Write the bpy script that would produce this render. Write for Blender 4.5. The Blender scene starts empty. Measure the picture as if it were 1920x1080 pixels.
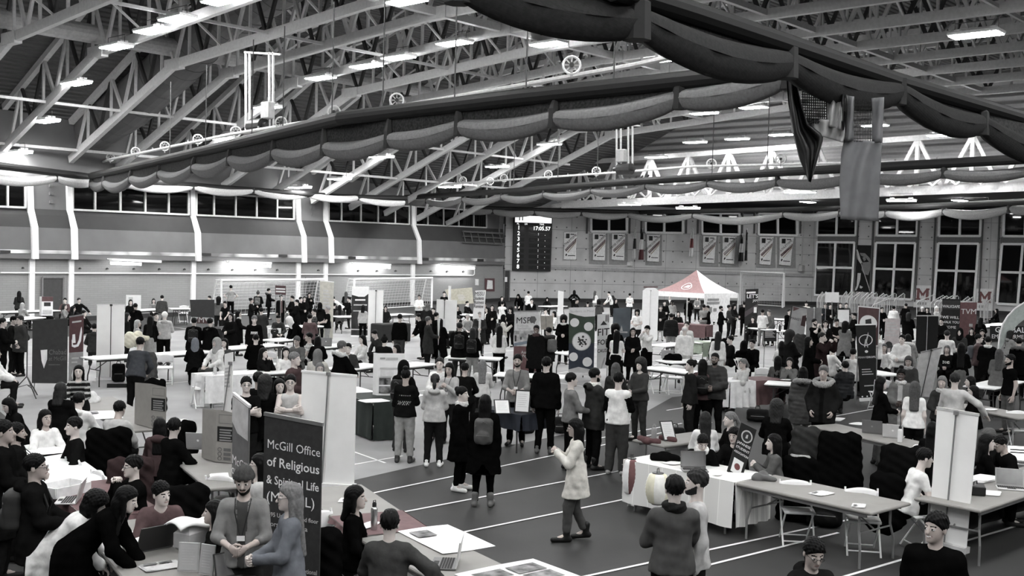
import bpy, math, random
import numpy as np
from mathutils import Matrix, Vector
R = math.radians
COL = bpy.context.scene.collection
SC = bpy.context.scene
rng = random.Random(7)

# ---------------------------------------------------------------- camera
F_PX = 2042.4; YAW = R(42.2224); PITCH = R(2.00674); ROLL = R(-1.53106); CAM_Z = 3.8
FW = np.array([math.cos(YAW)*math.cos(PITCH), math.sin(YAW)*math.cos(PITCH), -math.sin(PITCH)])
_r = np.array([math.sin(YAW), -math.cos(YAW), 0.]); _u = np.cross(_r, FW)
RT = math.cos(ROLL)*_r - math.sin(ROLL)*_u
UP = math.sin(ROLL)*_r + math.cos(ROLL)*_u
CAM = np.array([0., 0., CAM_Z])
cam_data = bpy.data.cameras.new('camera'); cam = bpy.data.objects.new('camera', cam_data); COL.objects.link(cam)
cam_data.sensor_width = 36.0; cam_data.lens = F_PX*36/1920; cam_data.clip_end = 400
cam.matrix_world = Matrix(((RT[0], UP[0], -FW[0], CAM[0]), (RT[1], UP[1], -FW[1], CAM[1]), (RT[2], UP[2], -FW[2], CAM[2]), (0, 0, 0, 1)))
SC.camera = cam

# ---------------------------------------------------------------- light, world, exposure
LAMP = 112.0                      # radiance of the ceiling fixtures' diffusers
world = bpy.data.worlds.new('hall_surroundings'); SC.world = world; world.use_nodes = True
bg = world.node_tree.nodes['Background']; bg.inputs[0].default_value = (0.95, 0.97, 1.0, 1); bg.inputs[1].default_value = 0.07
SC.view_settings.view_transform = 'Standard'; SC.view_settings.look = 'None'
SC.view_settings.exposure = 0.0; SC.view_settings.gamma = 1.0; SC.view_settings.use_curve_mapping = False

# ---------------------------------------------------------------- pixel helpers (1920 x 1080 frame)
def ray(x, y): return FW + RT*(x-960)/F_PX + UP*(540-y)/F_PX
def onz(x, y, z=0.0):
    d = ray(x, y); return CAM + d*((z-CAM_Z)/d[2])
def onX(x, y, X):
    d = ray(x, y); return CAM + d*(X/d[0])
def onP(x, y, p0, n):
    d = ray(x, y); n = np.array(n, float); return CAM + d*((np.array(p0)-CAM)@n/(d@n))
def pix(P):
    v = np.array(P, float)-CAM; z = v@FW; return 960+F_PX*(v@RT)/z, 540-F_PX*(v@UP)/z, z

# ---------------------------------------------------------------- materials
_M = {}
def mat(name, col, rough=0.75, spec=0.3, var=0.12, scale=9.0, metal=0.0, bump=0.0, coat=0.0):
    key = (name, col if isinstance(col, (int, float)) else tuple(col), rough)
    if key in _M: return _M[key]
    c = (col, col, col) if isinstance(col, (int, float)) else col
    m = bpy.data.materials.new(name); m.use_nodes = True; nt = m.node_tree; b = nt.nodes['Principled BSDF']
    b.inputs['Roughness'].default_value = rough; b.inputs['Specular IOR Level'].default_value = spec; b.inputs['Metallic'].default_value = metal
    tc = nt.nodes.new('ShaderNodeTexCoord'); nz = nt.nodes.new('ShaderNodeTexNoise'); nz.inputs['Scale'].default_value = scale; nz.inputs['Detail'].default_value = 4
    nt.links.new(tc.outputs['Object'], nz.inputs['Vector'])
    rp = nt.nodes.new('ShaderNodeMapRange'); rp.inputs['From Min'].default_value = 0.3; rp.inputs['From Max'].default_value = 0.7
    rp.inputs['To Min'].default_value = 1-var; rp.inputs['To Max'].default_value = 1+var
    nt.links.new(nz.outputs['Fac'], rp.inputs['Value'])
    vm = nt.nodes.new('ShaderNodeVectorMath'); vm.operation = 'SCALE'; vm.inputs[0].default_value = c
    nt.links.new(rp.outputs['Result'], vm.inputs['Scale']); nt.links.new(vm.outputs['Vector'], b.inputs['Base Color'])
    if bump:
        bp = nt.nodes.new('ShaderNodeBump'); bp.inputs['Strength'].default_value = bump; bp.inputs['Distance'].default_value = 0.02
        nt.links.new(nz.outputs['Fac'], bp.inputs['Height']); nt.links.new(bp.outputs['Normal'], b.inputs['Normal'])
    _M[key] = m; return m
def emis(name, col, s):
    key = (name, tuple(col), s)
    if key in _M: return _M[key]
    m = bpy.data.materials.new(name); m.use_nodes = True; b = m.node_tree.nodes['Principled BSDF']
    b.inputs['Base Color'].default_value = (*col, 1); b.inputs['Emission Color'].default_value = (*col, 1); b.inputs['Emission Strength'].default_value = s
    _M[key] = m; return m

# ---------------------------------------------------------------- mesh helpers
class MB:
    """collects shapes into ONE mesh"""
    def __init__(s): s.v = []; s.f = []; s.m = []
    def add(s, v, f, mi=0):
        o = len(s.v); s.v += [tuple(p) for p in v]; s.f += [tuple(i+o for i in q) for q in f]; s.m += [mi]*len(f); return s
    def box(s, c, d, mi=0, rot=None, bev=0.0):
        x, y, z = d[0]/2, d[1]/2, d[2]/2
        if bev and min(d) > 2.2*bev:
            V = []; b = bev
            for k, zz in ((b, -z), (0, -z+b), (0, z-b), (b, z)):
                for sx, sy in ((-1, -1), (1, -1), (1, 1), (-1, 1)): V.append((sx*(x-k), sy*(y-k), zz))
            Fc = [(3, 2, 1, 0), (12, 13, 14, 15)]
            for l in range(3):
                for i in range(4): Fc.append((l*4+i, l*4+(i+1) % 4, l*4+4+(i+1) % 4, l*4+4+i))
        else:
            V = [(sx*x, sy*y, sz*z) for sz in (-1, 1) for sx, sy in ((-1, -1), (1, -1), (1, 1), (-1, 1))]
            Fc = [(3, 2, 1, 0), (4, 5, 6, 7)] + [(i, (i+1) % 4, 4+(i+1) % 4, 4+i) for i in range(4)]
        if rot is not None: V = [tuple(rot @ Vector(p)) for p in V]
        return s.add([(p[0]+c[0], p[1]+c[1], p[2]+c[2]) for p in V], Fc, mi)
    def tube(s, pts, r, n=8, mi=0, closed=False, sy=1.0):
        pts = [np.array(p, float) for p in pts]; rr = r if isinstance(r, (list, tuple)) else [r]*len(pts)
        V = []; Fc = []; up0 = None
        for i, p in enumerate(pts):
            a = pts[i-1] if (i or closed) else p; b = pts[(i+1) % len(pts)] if (i < len(pts)-1 or closed) else p
            t = b-a; t = t/(np.linalg.norm(t)+1e-9)
            if up0 is None: up0 = np.array([0, 0, 1.]) if abs(t[2]) < 0.9 else np.array([1., 0, 0])
            u = up0-t*(up0@t); u /= np.linalg.norm(u)+1e-9; w = np.cross(t, u); up0 = u
            for k in range(n):
                an = 2*math.pi*(k+0.5)/n; V.append(p+(w*math.cos(an)+u*math.sin(an)*sy)*rr[i])
        L = len(pts)
        for i in range(L if closed else L-1):
            for k in range(n):
                j = (i+1) % L; Fc.append((i*n+k, i*n+(k+1) % n, j*n+(k+1) % n, j*n+k))
        if not closed: Fc += [tuple(range(n))[::-1], tuple(range((L-1)*n, L*n))]
        return s.add(V, Fc, mi)
    def bar(s, a, b, w, h=None, mi=0, up=(0, 0, 1)):
        a = Vector(a); b = Vector(b); h = h or w; d = b-a; L = d.length
        if L < 1e-6: return s
        t = d/L; u = Vector(up); u = u-t*u.dot(t)
        if u.length < 1e-4: u = Vector((1, 0, 0)); u = u-t*u.dot(t)
        u.normalize(); w_ = t.cross(u); M3 = Matrix((t, w_, u)).transposed()
        return s.box((a+b)/2, (L, w, h), mi, M3)
    def lathe(s, prof, c=(0, 0, 0), n=20, mi=0):
        V = []; Fc = []
        for r, z in prof:
            for k in range(n): an = 2*math.pi*k/n; V.append((c[0]+r*math.cos(an), c[1]+r*math.sin(an), c[2]+z))
        for i in range(len(prof)-1):
            for k in range(n): Fc.append((i*n+k, i*n+(k+1) % n, (i+1)*n+(k+1) % n, (i+1)*n+k))
        Fc += [tuple(range(n))[::-1], tuple(range((len(prof)-1)*n, len(prof)*n))]
        return s.add(V, Fc, mi)
    def sheet(s, fn, nu, nv, th=0.0, mi=0):
        """a surface fn(u,v)->(x,y,z), optionally with thickness"""
        g = np.array([[fn(i/nu, j/nv) for j in range(nv+1)] for i in range(nu+1)], float); W = nv+1; N = (nu+1)*W
        q = lambda i, j: i*W+j
        Fc = [(q(i, j), q(i+1, j), q(i+1, j+1), q(i, j+1)) for i in range(nu) for j in range(nv)]
        if th:
            du = np.gradient(g, axis=0); dv = np.gradient(g, axis=1); nn = np.cross(du, dv); nn /= np.linalg.norm(nn, axis=2, keepdims=True)+1e-9
            V = list((g+nn*th/2).reshape(-1, 3))+list((g-nn*th/2).reshape(-1, 3))
            Fc2 = [tuple(i+N for i in f[::-1]) for f in Fc]
            rim = [q(i, 0) for i in range(nu)]+[q(nu, j) for j in range(nv)]+[q(i, nv) for i in range(nu, 0, -1)]+[q(0, j) for j in range(nv, 0, -1)]
            sd = [(rim[k], rim[k]+N, rim[(k+1) % len(rim)]+N, rim[(k+1) % len(rim)]) for k in range(len(rim))]
            return s.add(V, Fc+Fc2+sd, mi)
        return s.add(list(g.reshape(-1, 3)), Fc, mi)
    def quad(s, a, b, c, d, mi=0): return s.add([a, b, c, d], [(0, 1, 2, 3)], mi)
    def build(s, name, mats, parent=None, smooth=False, loc=None, rot=None):
        me = bpy.data.meshes.new(name); me.from_pydata([tuple(float(x) for x in p) for p in s.v], [], s.f)
        mats = mats if isinstance(mats, (list, tuple)) else [mats]
        for m in mats: me.materials.append(m)
        if len(mats) > 1: me.polygons.foreach_set('material_index', s.m)
        if smooth: me.polygons.foreach_set('use_smooth', [True]*len(me.polygons))
        return put(name, me, parent, loc, rot)
def put(name, data, parent=None, loc=None, rot=None):
    o = bpy.data.objects.new(name, data); COL.objects.link(o)
    if parent is not None: o.parent = parent
    if loc is not None: o.location = [float(v) for v in loc]
    if rot is not None: o.rotation_euler = rot
    return o
def tag(o, label, cat, group=None):
    o['label'] = label; o['category'] = cat
    if group: o['group'] = group
    return o
def thing(name, label, cat, loc=(0, 0, 0), rz=0.0, group=None):
    o = put(name, None, None, loc, (0, 0, rz)); o.empty_display_size = 0.1; return tag(o, label, cat, group)
def structure(o): o['kind'] = 'structure'; return o
def dup(root, loc, rz, label, group=None):
    r = root.copy(); COL.objects.link(r); r.location = [float(v) for v in loc]; r.rotation_euler = (0, 0, rz); r['label'] = label
    if group: r['group'] = group
    for ch in list(root.children):
        c = ch.copy(); COL.objects.link(c); c.parent = r
        for g in list(ch.children):
            d = g.copy(); COL.objects.link(d); d.parent = c
    return r
FONT = None
def text_mesh(mb, txt, size, place, mi, align='CENTER', bold=0.0, maxw=None):
    """adds flat lettering to mb: place maps (x, y) of the text plane to a 3D point"""
    cu = bpy.data.curves.new('lettering', 'FONT'); cu.body = txt; cu.size = size; cu.align_x = align; cu.offset = size*.012 if bold and 'M' not in txt else 0; cu.resolution_u = 2
    ob = bpy.data.objects.new('lettering', cu); me = ob.to_mesh()
    xs_ = [v.co.x for v in me.vertices] or [0]; k_ = min(1, maxw/(max(xs_)-min(xs_)+1e-6)) if maxw else 1
    V = [place(v.co.x*k_, v.co.y*(k_+1)/2 if k_ > .6 else v.co.y*k_**.5) for v in me.vertices]; Fc = [tuple(p.vertices) for p in me.polygons]
    mb.add(V, Fc, mi); ob.to_mesh_clear(); bpy.data.objects.remove(ob); bpy.data.curves.remove(cu)
# ================================================================ the hall: floor, walls, roof
A_ = np.array([59.5, 54.8]); B_ = np.array([82.1, 41.1]); C_ = np.array([84.0, 27.5]); L_ = np.array([22.3, 48.1])
dL = (A_-L_)/np.linalg.norm(A_-L_); nL = np.array([dL[1], -dL[0], 0])            # inward normal of the left wall
P0 = A_-dL*85; dB = (B_-A_)/np.linalg.norm(B_-A_); nB = np.array([dB[1], -dB[0], 0]); dC = (C_-B_)/np.linalg.norm(C_-B_); nC = np.array([dC[1], -dC[0], 0]); E_ = B_+dC*62
def v3(p, z=0): return np.array([p[0], p[1], z], float)
def onL(x, y, o=0.0): return onP(x, y, v3(A_)+nL*o, nL)
def onB(x, y, o=0.0): return onP(x, y, v3(A_)+nB*o, nB)
def onC(x, y, o=0.0): return onP(x, y, v3(B_)+nC*o, nC)
ordn = ['first', 'second', 'third', 'fourth', 'fifth', 'sixth', 'seventh', 'eighth', 'ninth', 'tenth', 'eleventh', 'twelfth', 'thirteenth', 'fourteenth', 'fifteenth', 'sixteenth']

# floor: dark rubber track with a paler infield and painted lane lines
def rubber(name, c, sc=3.0, var=.14):
    m = mat(name, c, .62, .25, var, .8, bump=0.0); nt = m.node_tree; b = nt.nodes['Principled BSDF']
    tc = nt.nodes['Texture Coordinate']; n2 = nt.nodes.new('ShaderNodeTexNoise'); n2.inputs['Scale'].default_value = 60; nt.links.new(tc.outputs['Object'], n2.inputs['Vector'])
    bp = nt.nodes.new('ShaderNodeBump'); bp.inputs['Strength'].default_value = .12; bp.inputs['Distance'].default_value = .01; nt.links.new(n2.outputs['Fac'], bp.inputs['Height']); nt.links.new(bp.outputs['Normal'], b.inputs['Normal']); return m
structure(MB().box((40, 15, -.1), (130, 90, .2)).build('floor', rubber('track_rubber', .034)))
ms = MB()
ip = [onz(x, y) for x, y in ((640, 906), (905, 846), (1180, 790), (1260, 745))]; ip = [(p[0], p[1]) for p in ip]+[(26, 16), (60, 22), (60, 46), (14, 40), (9, 20)]
ms.add([(p[0], p[1], .004) for p in ip], [tuple(range(len(ip)))]); structure(ms.build('floor_infield', rubber('infield_rubber', .27)))
ml = MB()
def fl_line(a, b, w=.05, z=.008):
    a = np.array(a[:2]); b = np.array(b[:2]); d = ln_(b-a); n = np.array([-d[1], d[0]])*w/2; ml.quad(v3(a-n, z), v3(b-n, z), v3(b+n, z), v3(a+n, z))
def ln_(v): return v/(np.linalg.norm(v)+1e-9)
for a, b, ex in (((700, 925), (1030, 856), (.4, 6)), ((760, 960), (1180, 880), (2, 3)), ((862, 1000), (1180, 935), (.6, 6)), ((1105, 1080), (1500, 995), (1, 7)), ((1330, 1060), (1490, 1020), (1, 1)), ((1590, 1080), (1760, 1030), (.5, 3)), ((670, 850), (712, 865), (2, .2)), ((672, 870), (740, 858), (1, .2)), ((1080, 830), (1180, 812), (.3, 2)), ((1250, 770), (1420, 742), (0, 2)), ((1570, 780), (1650, 765), (1, 3))):
    a = onz(*a); b = onz(*b); d = ln_((b-a)[:2]); fl_line(a[:2]-d*ex[0], b[:2]+d*ex[1])
for y in (20.5, 26, 32): fl_line((14, y), (58, y+4))
for x in (24, 34, 44): fl_line((x, 18), (x+1.5, 44))
structure(ml.build('trim_lane_lines', mat('lane_paint', .78, .5, .3, .06)))

# ---- left wall: brick below, projecting panel storey, slope up to a strip of windows
BRICK = mat('painted_brick', .40, .8, .15, .05, 2)
nt = BRICK.node_tree; b = nt.nodes['Principled BSDF']; bk = nt.nodes.new('ShaderNodeTexBrick'); bk.inputs['Scale'].default_value = 1.0; bk.inputs['Brick Width'].default_value = .4; bk.inputs['Row Height'].default_value = .1
bk.inputs['Mortar Size'].default_value = .006; bk.inputs['Color1'].default_value = (.29, .29, .29, 1); bk.inputs['Color2'].default_value = (.27, .27, .27, 1); bk.inputs['Mortar'].default_value = (.22, .22, .22, 1)
nt.links.new(nt.nodes['Texture Coordinate'].outputs['UV'], bk.inputs['Vector']); nt.links.new(bk.outputs['Color'], b.inputs['Base Color'])
PANEL = mat('wall_panel', .15, .8, .15, .06, 1.2); WHITE = mat('white_paint', .82, .5, .3, .05); DARK = mat('dark_metal', .03, .45, .4, .2)
def lvl(y0, y1, o, x0=-90, x1=943):  # two ends of a level line on the left wall
    f = lambda x: y0+(y1-y0)*x/943.; return onL(x0, f(x0), o), onL(x1+o*14, f(x1), o)
def ext(a, b): return [v3(P0, a[2]+(a-b)[2]/np.linalg.norm((a-b)[:2])*np.linalg.norm(P0-a[:2]))+nL*((a-v3(A_))@nL), b]
lv = [ext(*lvl(484.2, 496.7, 0)), ext(*lvl(484.2, 496.7, .25)), ext(*lvl(424.2, 455.6, .25)), ext(*lvl(388.6, 429.5, 0))]
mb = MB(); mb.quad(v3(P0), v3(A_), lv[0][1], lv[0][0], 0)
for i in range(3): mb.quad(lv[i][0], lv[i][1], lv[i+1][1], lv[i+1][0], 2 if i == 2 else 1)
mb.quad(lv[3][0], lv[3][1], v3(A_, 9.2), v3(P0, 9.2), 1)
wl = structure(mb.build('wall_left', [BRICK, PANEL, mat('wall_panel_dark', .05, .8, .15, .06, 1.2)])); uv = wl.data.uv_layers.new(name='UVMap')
for i, l in enumerate(wl.data.loops): c = wl.data.vertices[l.vertex_index].co; uv.data[i].uv = ((c.x-P0[0])/dL[0], c.z)
# bright frieze band and the ledge soffit edge
mb = MB(); fr = [ext(*lvl(467.5, 485.3, .27)), ext(*lvl(474.2, 490.6, .27))]
mb.quad(fr[0][0], fr[0][1], fr[1][1], fr[1][0]); fz = structure(mb.build('trim_frieze', mat('frieze', .55, .45, .5)))
m = fz.data.materials[0]; nt = m.node_tree; b = nt.nodes['Principled BSDF']; mg = nt.nodes.new('ShaderNodeTexVoronoi'); mg.inputs['Scale'].default_value = .8
rp = nt.nodes.new('ShaderNodeValToRGB'); rp.color_ramp.elements[0].position = .2; rp.color_ramp.elements[0].color = (.9, .9, .9, 1); rp.color_ramp.elements[1].position = .7; rp.color_ramp.elements[1].color = (.16, .16, .16, 1)
nt.links.new(nt.nodes['Texture Coordinate'].outputs['Object'], mg.inputs['Vector']); nt.links.new(mg.outputs['Distance'], rp.inputs['Fac']); nt.links.new(rp.outputs['Color'], b.inputs['Base Color'])
mb = MB()
for x0, x1, y in ((0, 20, 469), (378, 396, 474.5), (522, 539, 477), (653, 667, 480.5), (790, 804, 483), (895, 907, 485)):
    mb.quad(onL(x0, y, .31), onL(x1, y+.4, .31), onL(x1, y+5.4, .31), onL(x0, y+5, .31)); 
structure(mb.build('trim_frieze_slots', DARK))
# white steel piers that fold with the wall
for k, (s0, s1, m0, m1, l0, l1) in enumerate(((52.5, 64, 60.5, 72, 56, 66), (127.5, 137.3, 135.5, 146, 130, 139.5), (359, 367.5, 368, 377, 360, 368), (557.5, 565, 567.5, 575, 557, 564.5), (609, 616, 618.5, 626, 608.5, 615.5), (773.3, 780, 784, 790.5, 772, 778.8))):
    mb = MB(); ys = lambda x: 388.6+(429.5-388.6)*x/943; ym = lambda x: 424.2+(455.6-424.2)*x/943; yl = lambda x: 484.2+12.5*x/943
    fl = lambda x, y, o: (onL(x, y, o))
    rows = [(onL(s0-1.5, ys(s0)-52, .12), onL(s1-1.5, ys(s1)-52, .12)), (onL(s0, ys(s0), .12), onL(s1, ys(s1), .12)), (onL(m0, ym(m0), .37), onL(m1, ym(m1), .37)), (onL(m0+1.2, yl(m0)+.6, .37), onL(m1+1.2, yl(m1)+.6, .37))]
    for i in range(3):
        a, b2 = rows[i]; c, d = rows[i+1]; k_ = nL*.14; mb.quad(c, d, b2, a); mb.quad(a-k_, a, c, c-k_); mb.quad(b2, b2-k_, d-k_, d)
    a, b2 = onL(l0, yl(l0), .1), onL(l1, yl(l1), .1); k_ = nL*.12; a2, b3 = v3(a, 0), v3(b2, 0); mb.quad(a2, b3, b2, a); mb.quad(a2-k_, a2, a, a-k_); mb.quad(b3, b3-k_, b2-k_, b2)
    structure(mb.build('trim_pier_%d' % (k+1), WHITE))
GLASS = mat('night_glass', .003, .03, .3, .02)
def window(n, f, top, bot, vs, fw, o=.05, hs=(), fm=WHITE, split=None):
    """f(x,y,o)->3D; top/bot = ((x,y),(x,y)); vs/hs = fractions of inner bars"""
    mb = MB(); (a, b), (c, d) = top, bot; P = lambda u, v: tuple(np.array(a)*(1-u)*(1-v)+np.array(b)*u*(1-v)+np.array(c)*(1-u)*v+np.array(d)*u*v)
    p = lambda u, v, oo: f(*P(u, v), oo); nrm = p(0, 0, 1)-p(0, 0, 0)
    for u in [0, 1]+list(vs): mb.bar(p(u, 0, o), p(u, 1, o), fw, fw, up=tuple(p(.6, 0, 0)-p(.4, 0, 0)))
    for v in [0, 1]+list(hs): mb.bar(p(0, v, o), p(1, v, o), fw, fw)
    w = structure(mb.build('window_%d' % n, fm)); g = MB(); g.quad(p(0, 1, o*.6), p(1, 1, o*.6), p(1, 0, o*.6), p(0, 0, o*.6)).build('pane', GLASS, w); return w
wl_y = lambda x: 387.2+(428.2-387.2)*x/943
wt_y = lambda x: 337+(398-337)*x/943
for n, (x0, x1, vs) in enumerate(((-62, 47.5, (14, )), (136, 353.5, (178, 225.5, 272, 316)), (368, 551, (401, 441.7, 481, 519.5)), (616, 767, (640, 676.5, 708.7, 740.8)), (779.5, 912, (802, 831.5, 860, 888)))):
    window(n+1, onL, ((x0, wt_y(x0)), (x1, wt_y(x1))), ((x0, wl_y(x0)), (x1, wl_y(x1))), [(v-x0)/(x1-x0) for v in vs], .09, .06, fm=mat('window_frame_grey', .5, .5))
# dark reveal posts beside the window strips
mb = MB()
for x in (50, 356, 554.5, 770): mb.bar(onL(x, wt_y(x)-5, .03), onL(x, wl_y(x), .03), .16, .1, up=tuple(v3(dL)))
structure(mb.build('trim_window_reveals', mat('reveal_grey', .2)))
for i, (x, y) in enumerate(((95, 347), (95.2, 362.5), (95.5, 378), (586, 378), (586.4, 389.5), (586.8, 401))):
    mb = MB(); mb.bar(onL(x-2.6, y, .03), onL(x+2.6, y+.2, .03), .12, .12, up=(0, 0, 1)); w = abs(onL(x, y-3.5)[2]-onL(x, y+3.5)[2])
    mb = MB(); a, b2 = onL(x-3, y, .02), onL(x+3, y+.2, .02); mb.bar(a, b2, .06, w)
    for k in range(4): z = (k-1.5)*w/5; mb.bar(a+np.array([0, 0, z])+nL*.04, b2+np.array([0, 0, z])+nL*.04, .03, .03)
    tag(mb.build('wall_vent', mat('vent_grey', .16)), ['uppermost', 'middle', 'lowest'][i % 3]+' dark square vent between the '+['two leftmost white piers', 'two middle white piers'][i//3], 'vent', 'square wall vents')
# doors
def door(n, f, x0, x1, yt, zb=0.0, c=.055, o=.03):
    a, b = f(x0, yt, o), f(x1, yt, o); mb = MB(); th = f(x0, yt, o+.05)-a; a0, b0 = v3(a, zb), v3(b, zb)
    mb.add([a0, b0, b, a, a0+th, b0+th, b+th, a+th], [(4, 5, 6, 7), (0, 1, 5, 4), (1, 2, 6, 5), (2, 3, 7, 6), (3, 0, 4, 7)]); d = structure(mb.build('door_%d' % n, mat('door_paint', c, .5, .3, .1)))
    fr = MB()
    for p, q in ((a0, a), (a, b), (b, b0)): fr.bar(p+th, q+th, .07, .07)
    fr.build('door_frame', mat('door_frame', .18), d); h = MB(); e = (b-a)/np.linalg.norm(b-a); q = v3(b, 1.0)-e*.12+th; h.tube([q, q+th*1.2, q+th*1.2-e*.12], .014, 6).build('door_handle', mat('chrome', .6, .25, .5, .05, metal=1.0), d); return d
door(1, onL, 79.5, 119, 520); door(2, onL, 573, 599, 521.5)
mb = MB(); d3 = door(3, onB, 938+8, 956, 507, c=.03, o=.02)
mb = MB(); mb.quad(*[onB(x, y, .09) for x, y in ((945.5, 528.5), (951, 528.5), (951, 519.5), (945.5, 519.5))]).build('paper_notice', mat('paper', .8), d3)
# strip lights under the ledge
for i, (x0, x1, y0, y1) in enumerate(((208, 300, 489.5, 493), (427, 507, 493, 496), (661.5, 731, 495.5, 498.8), (827.5, 889, 497.5, 500.6))):
    a, b2 = onL(x0, y0, .5), onL(x1, y1, .5); t = thing('strip_light', ['long strip light over the wall, unlit at its right, left of the white posts', 'lit strip light under the ledge above the left soccer goal', 'lit strip light under the ledge above the middle soccer goal', 'lit strip light under the ledge nearest the scoreboard corner'][i], 'light', (a+b2)/2, 0, 'strip lights under the ledge')
    c = (a+b2)/2; k = np.array([0, 0, .17]); m1 = MB(); m1.bar(a-c+k*.4, b2-c+k*.4, .22, .12); m1.build('housing', WHITE, t)
    bb = b2 if i else a+(b2-a)*.6
    m2 = MB(); m2.bar(a-c-k*.55, bb-c-k*.55, .1, .13); m2.build('tube', emis('lamp_tube', (1, 1, 1), 30.0 if i else 9.0), t)
    m3 = MB(); m3.bar(a-c-nL*.3+k*.6, a-c+k*.5, .04); m3.bar(b2-c-nL*.3+k*.6, b2-c+k*.5, .04); m3.build('bracket', WHITE, t)
mb = MB(); mb.tube([onL(0, 511.5, .08), onL(350, 513, .08), onL(887, 516.5, .08), onL(889.5, 514, .08), onL(889.5, 506, .08)], .035, 6); tag(mb.build('wall_conduit', WHITE), 'thin white pipe running along the left wall over the goals', 'pipe')
for i, x in enumerate((43, 150, 201, 251, 299, 346, 391, 436, 479, 520, 560, 597, 672, 707, 742, 808, 838.5, 869)):
    y = 502.3+x*.0079; mb = MB(); mb.bar(onL(x-1.6, y, .05), onL(x+1.6, y, .05), .07, .06); mb.tube([onL(x, y, .05), onL(x, y-2, .07)], .02, 5)
    tag(mb.build('net_hook', DARK), 'small dark net hook in the row under the ledge, %s from the left' % (ordn+['seventeenth', 'eighteenth'])[i], 'hook', 'net hooks under the ledge')
mb = MB()
for x0, x1, y0, y1, c in ((909, 927.5, 522, 546, 0),): mb.quad(*[onL(x, y, .06) for x, y in ((x0, y1), (x1, y1+.4), (x1, y0), (x0, y0))])
nb = mb.build('notice_board', mat('maroon_board', (.10, .055, .06))); tag(nb, 'dark framed notice board with white sheet near the corner door', 'board')
m2 = MB(); m2.quad(*[onL(x, y, .08) for x, y in ((912.5, 542), (924, 542), (923.5, 526), (914, 525))]).build('sheet', mat('paper', .8), nb)
mb = MB(); mb.quad(*[onL(x, y, .06) for x, y in ((891, 534.5), (897.5, 535), (897.5, 523.5), (891, 523))]); tag(mb.build('wall_notice', mat('paper', .8)), 'small white notice on the left wall beside the framed board', 'notice')
mb = MB()
for i in range(6):
    a = onL(868+i*13.5, 432+i*.6, .35); b2 = onL(873+i*13.5, 455+i*.5, .45); mb.bar(a, b2, .05)
for y in (434, 443, 455): mb.tube([onL(868, y, .4), onL(942, y+4, .4)], .07 if y == 434 else .04, 6)
mb.tube([onL(936, 392, .4), onL(936, 436, .4), onL(930, 438, .4)], .07, 6)
tag(mb.build('pipe_rack', mat('pipe_grey', .12)), 'rack of dark pipes and cables high in the corner left of scoreboard', 'pipes')

# ---- far wall: bare concrete
CONC = mat('concrete', .36, .85, .15, .12, .9); nt = CONC.node_tree; b = nt.nodes['Principled BSDF']; tc = nt.nodes['Texture Coordinate']
bk = nt.nodes.new('ShaderNodeTexBrick'); bk.offset = 0; bk.inputs['Scale'].default_value = 1; bk.inputs['Brick Width'].default_value = 2.6; bk.inputs['Row Height'].default_value = 1.35; bk.inputs['Mortar Size'].default_value = .022
for q, v in (('Color1', .52), ('Color2', .48), ('Mortar', .3)): bk.inputs[q].default_value = (v, v, v, 1)
vo = nt.nodes.new('ShaderNodeTexVoronoi'); vo.inputs['Scale'].default_value = 1.25; vo.inputs['Randomness'].default_value = 0.0
lt = nt.nodes.new('ShaderNodeMath'); lt.operation = 'GREATER_THAN'; lt.inputs[1].default_value = .07; nt.links.new(tc.outputs['UV'], vo.inputs['Vector']); nt.links.new(vo.outputs['Distance'], lt.inputs[0])
nt.links.new(tc.outputs['UV'], bk.inputs['Vector']); mx = nt.nodes.new('ShaderNodeMix'); mx.data_type = 'RGBA'; mx.inputs[6].default_value = (.13, .13, .13, 1)
nt.links.new(lt.outputs[0], mx.inputs[0]); nt.links.new(bk.outputs['Color'], mx.inputs[7]); vm = [n for n in nt.nodes if n.type == 'VECT_MATH'][0]; nt.links.new(mx.outputs[2], vm.inputs[0])
def slab(name, a, b2, z0, z1, n, m, th=.3):
    mb = MB(); k = n*th; p = [v3(a, z0), v3(b2, z0), v3(b2, z1), v3(a, z1)]; mb.add([*p, *[q-k for q in p]], [(0, 1, 2, 3), (5, 4, 7, 6), (4, 0, 3, 7), (1, 5, 6, 2), (3, 2, 6, 7)])
    o = structure(mb.build(name, m)); uv = o.data.uv_layers.new(name='UVMap'); d = ln_(np.array(b2)-np.array(a))
    for i, l in enumerate(o.data.loops): c = o.data.vertices[l.vertex_index].co; uv.data[i].uv = ((c.x-a[0])*d[0]+(c.y-a[1])*d[1], c.z)
    return o
slab('wall_back', A_, B_, 0, 7.0, nB, CONC); slab('wall_back_right', B_, E_, 0, 7.6, nC, CONC)
CORR = mat('corrugated_cladding', .36, .5, .4, .05); nt = CORR.node_tree; b = nt.nodes['Principled BSDF']; wv = nt.nodes.new('ShaderNodeTexWave'); wv.wave_type = 'BANDS'; wv.bands_direction = 'Z'; wv.inputs['Scale'].default_value = .75
bp = nt.nodes.new('ShaderNodeBump'); bp.inputs['Strength'].default_value = 1.0; bp.inputs['Distance'].default_value = .12; nt.links.new(nt.nodes['Texture Coordinate'].outputs['Object'], wv.inputs['Vector']); nt.links.new(wv.outputs['Fac'], bp.inputs['Height']); nt.links.new(bp.outputs['Normal'], b.inputs['Normal'])
slab('wall_gable', np.array([61.6, 56.]), np.array([61.6, -40.]), 7.7, 15, np.array([-1., 0, 0]), CORR); structure(MB().box((79, 8, 8.1), (34.6, 96, .2)).build('ceiling_annex', mat('annex_ceiling', .12)))
mb = MB(); mb.bar(onB(1030, 502, .05), onB(1523, 516.5, .05), .12, .22); structure(mb.build('trim_concrete_band', mat('concrete_band', .34)))
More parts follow.
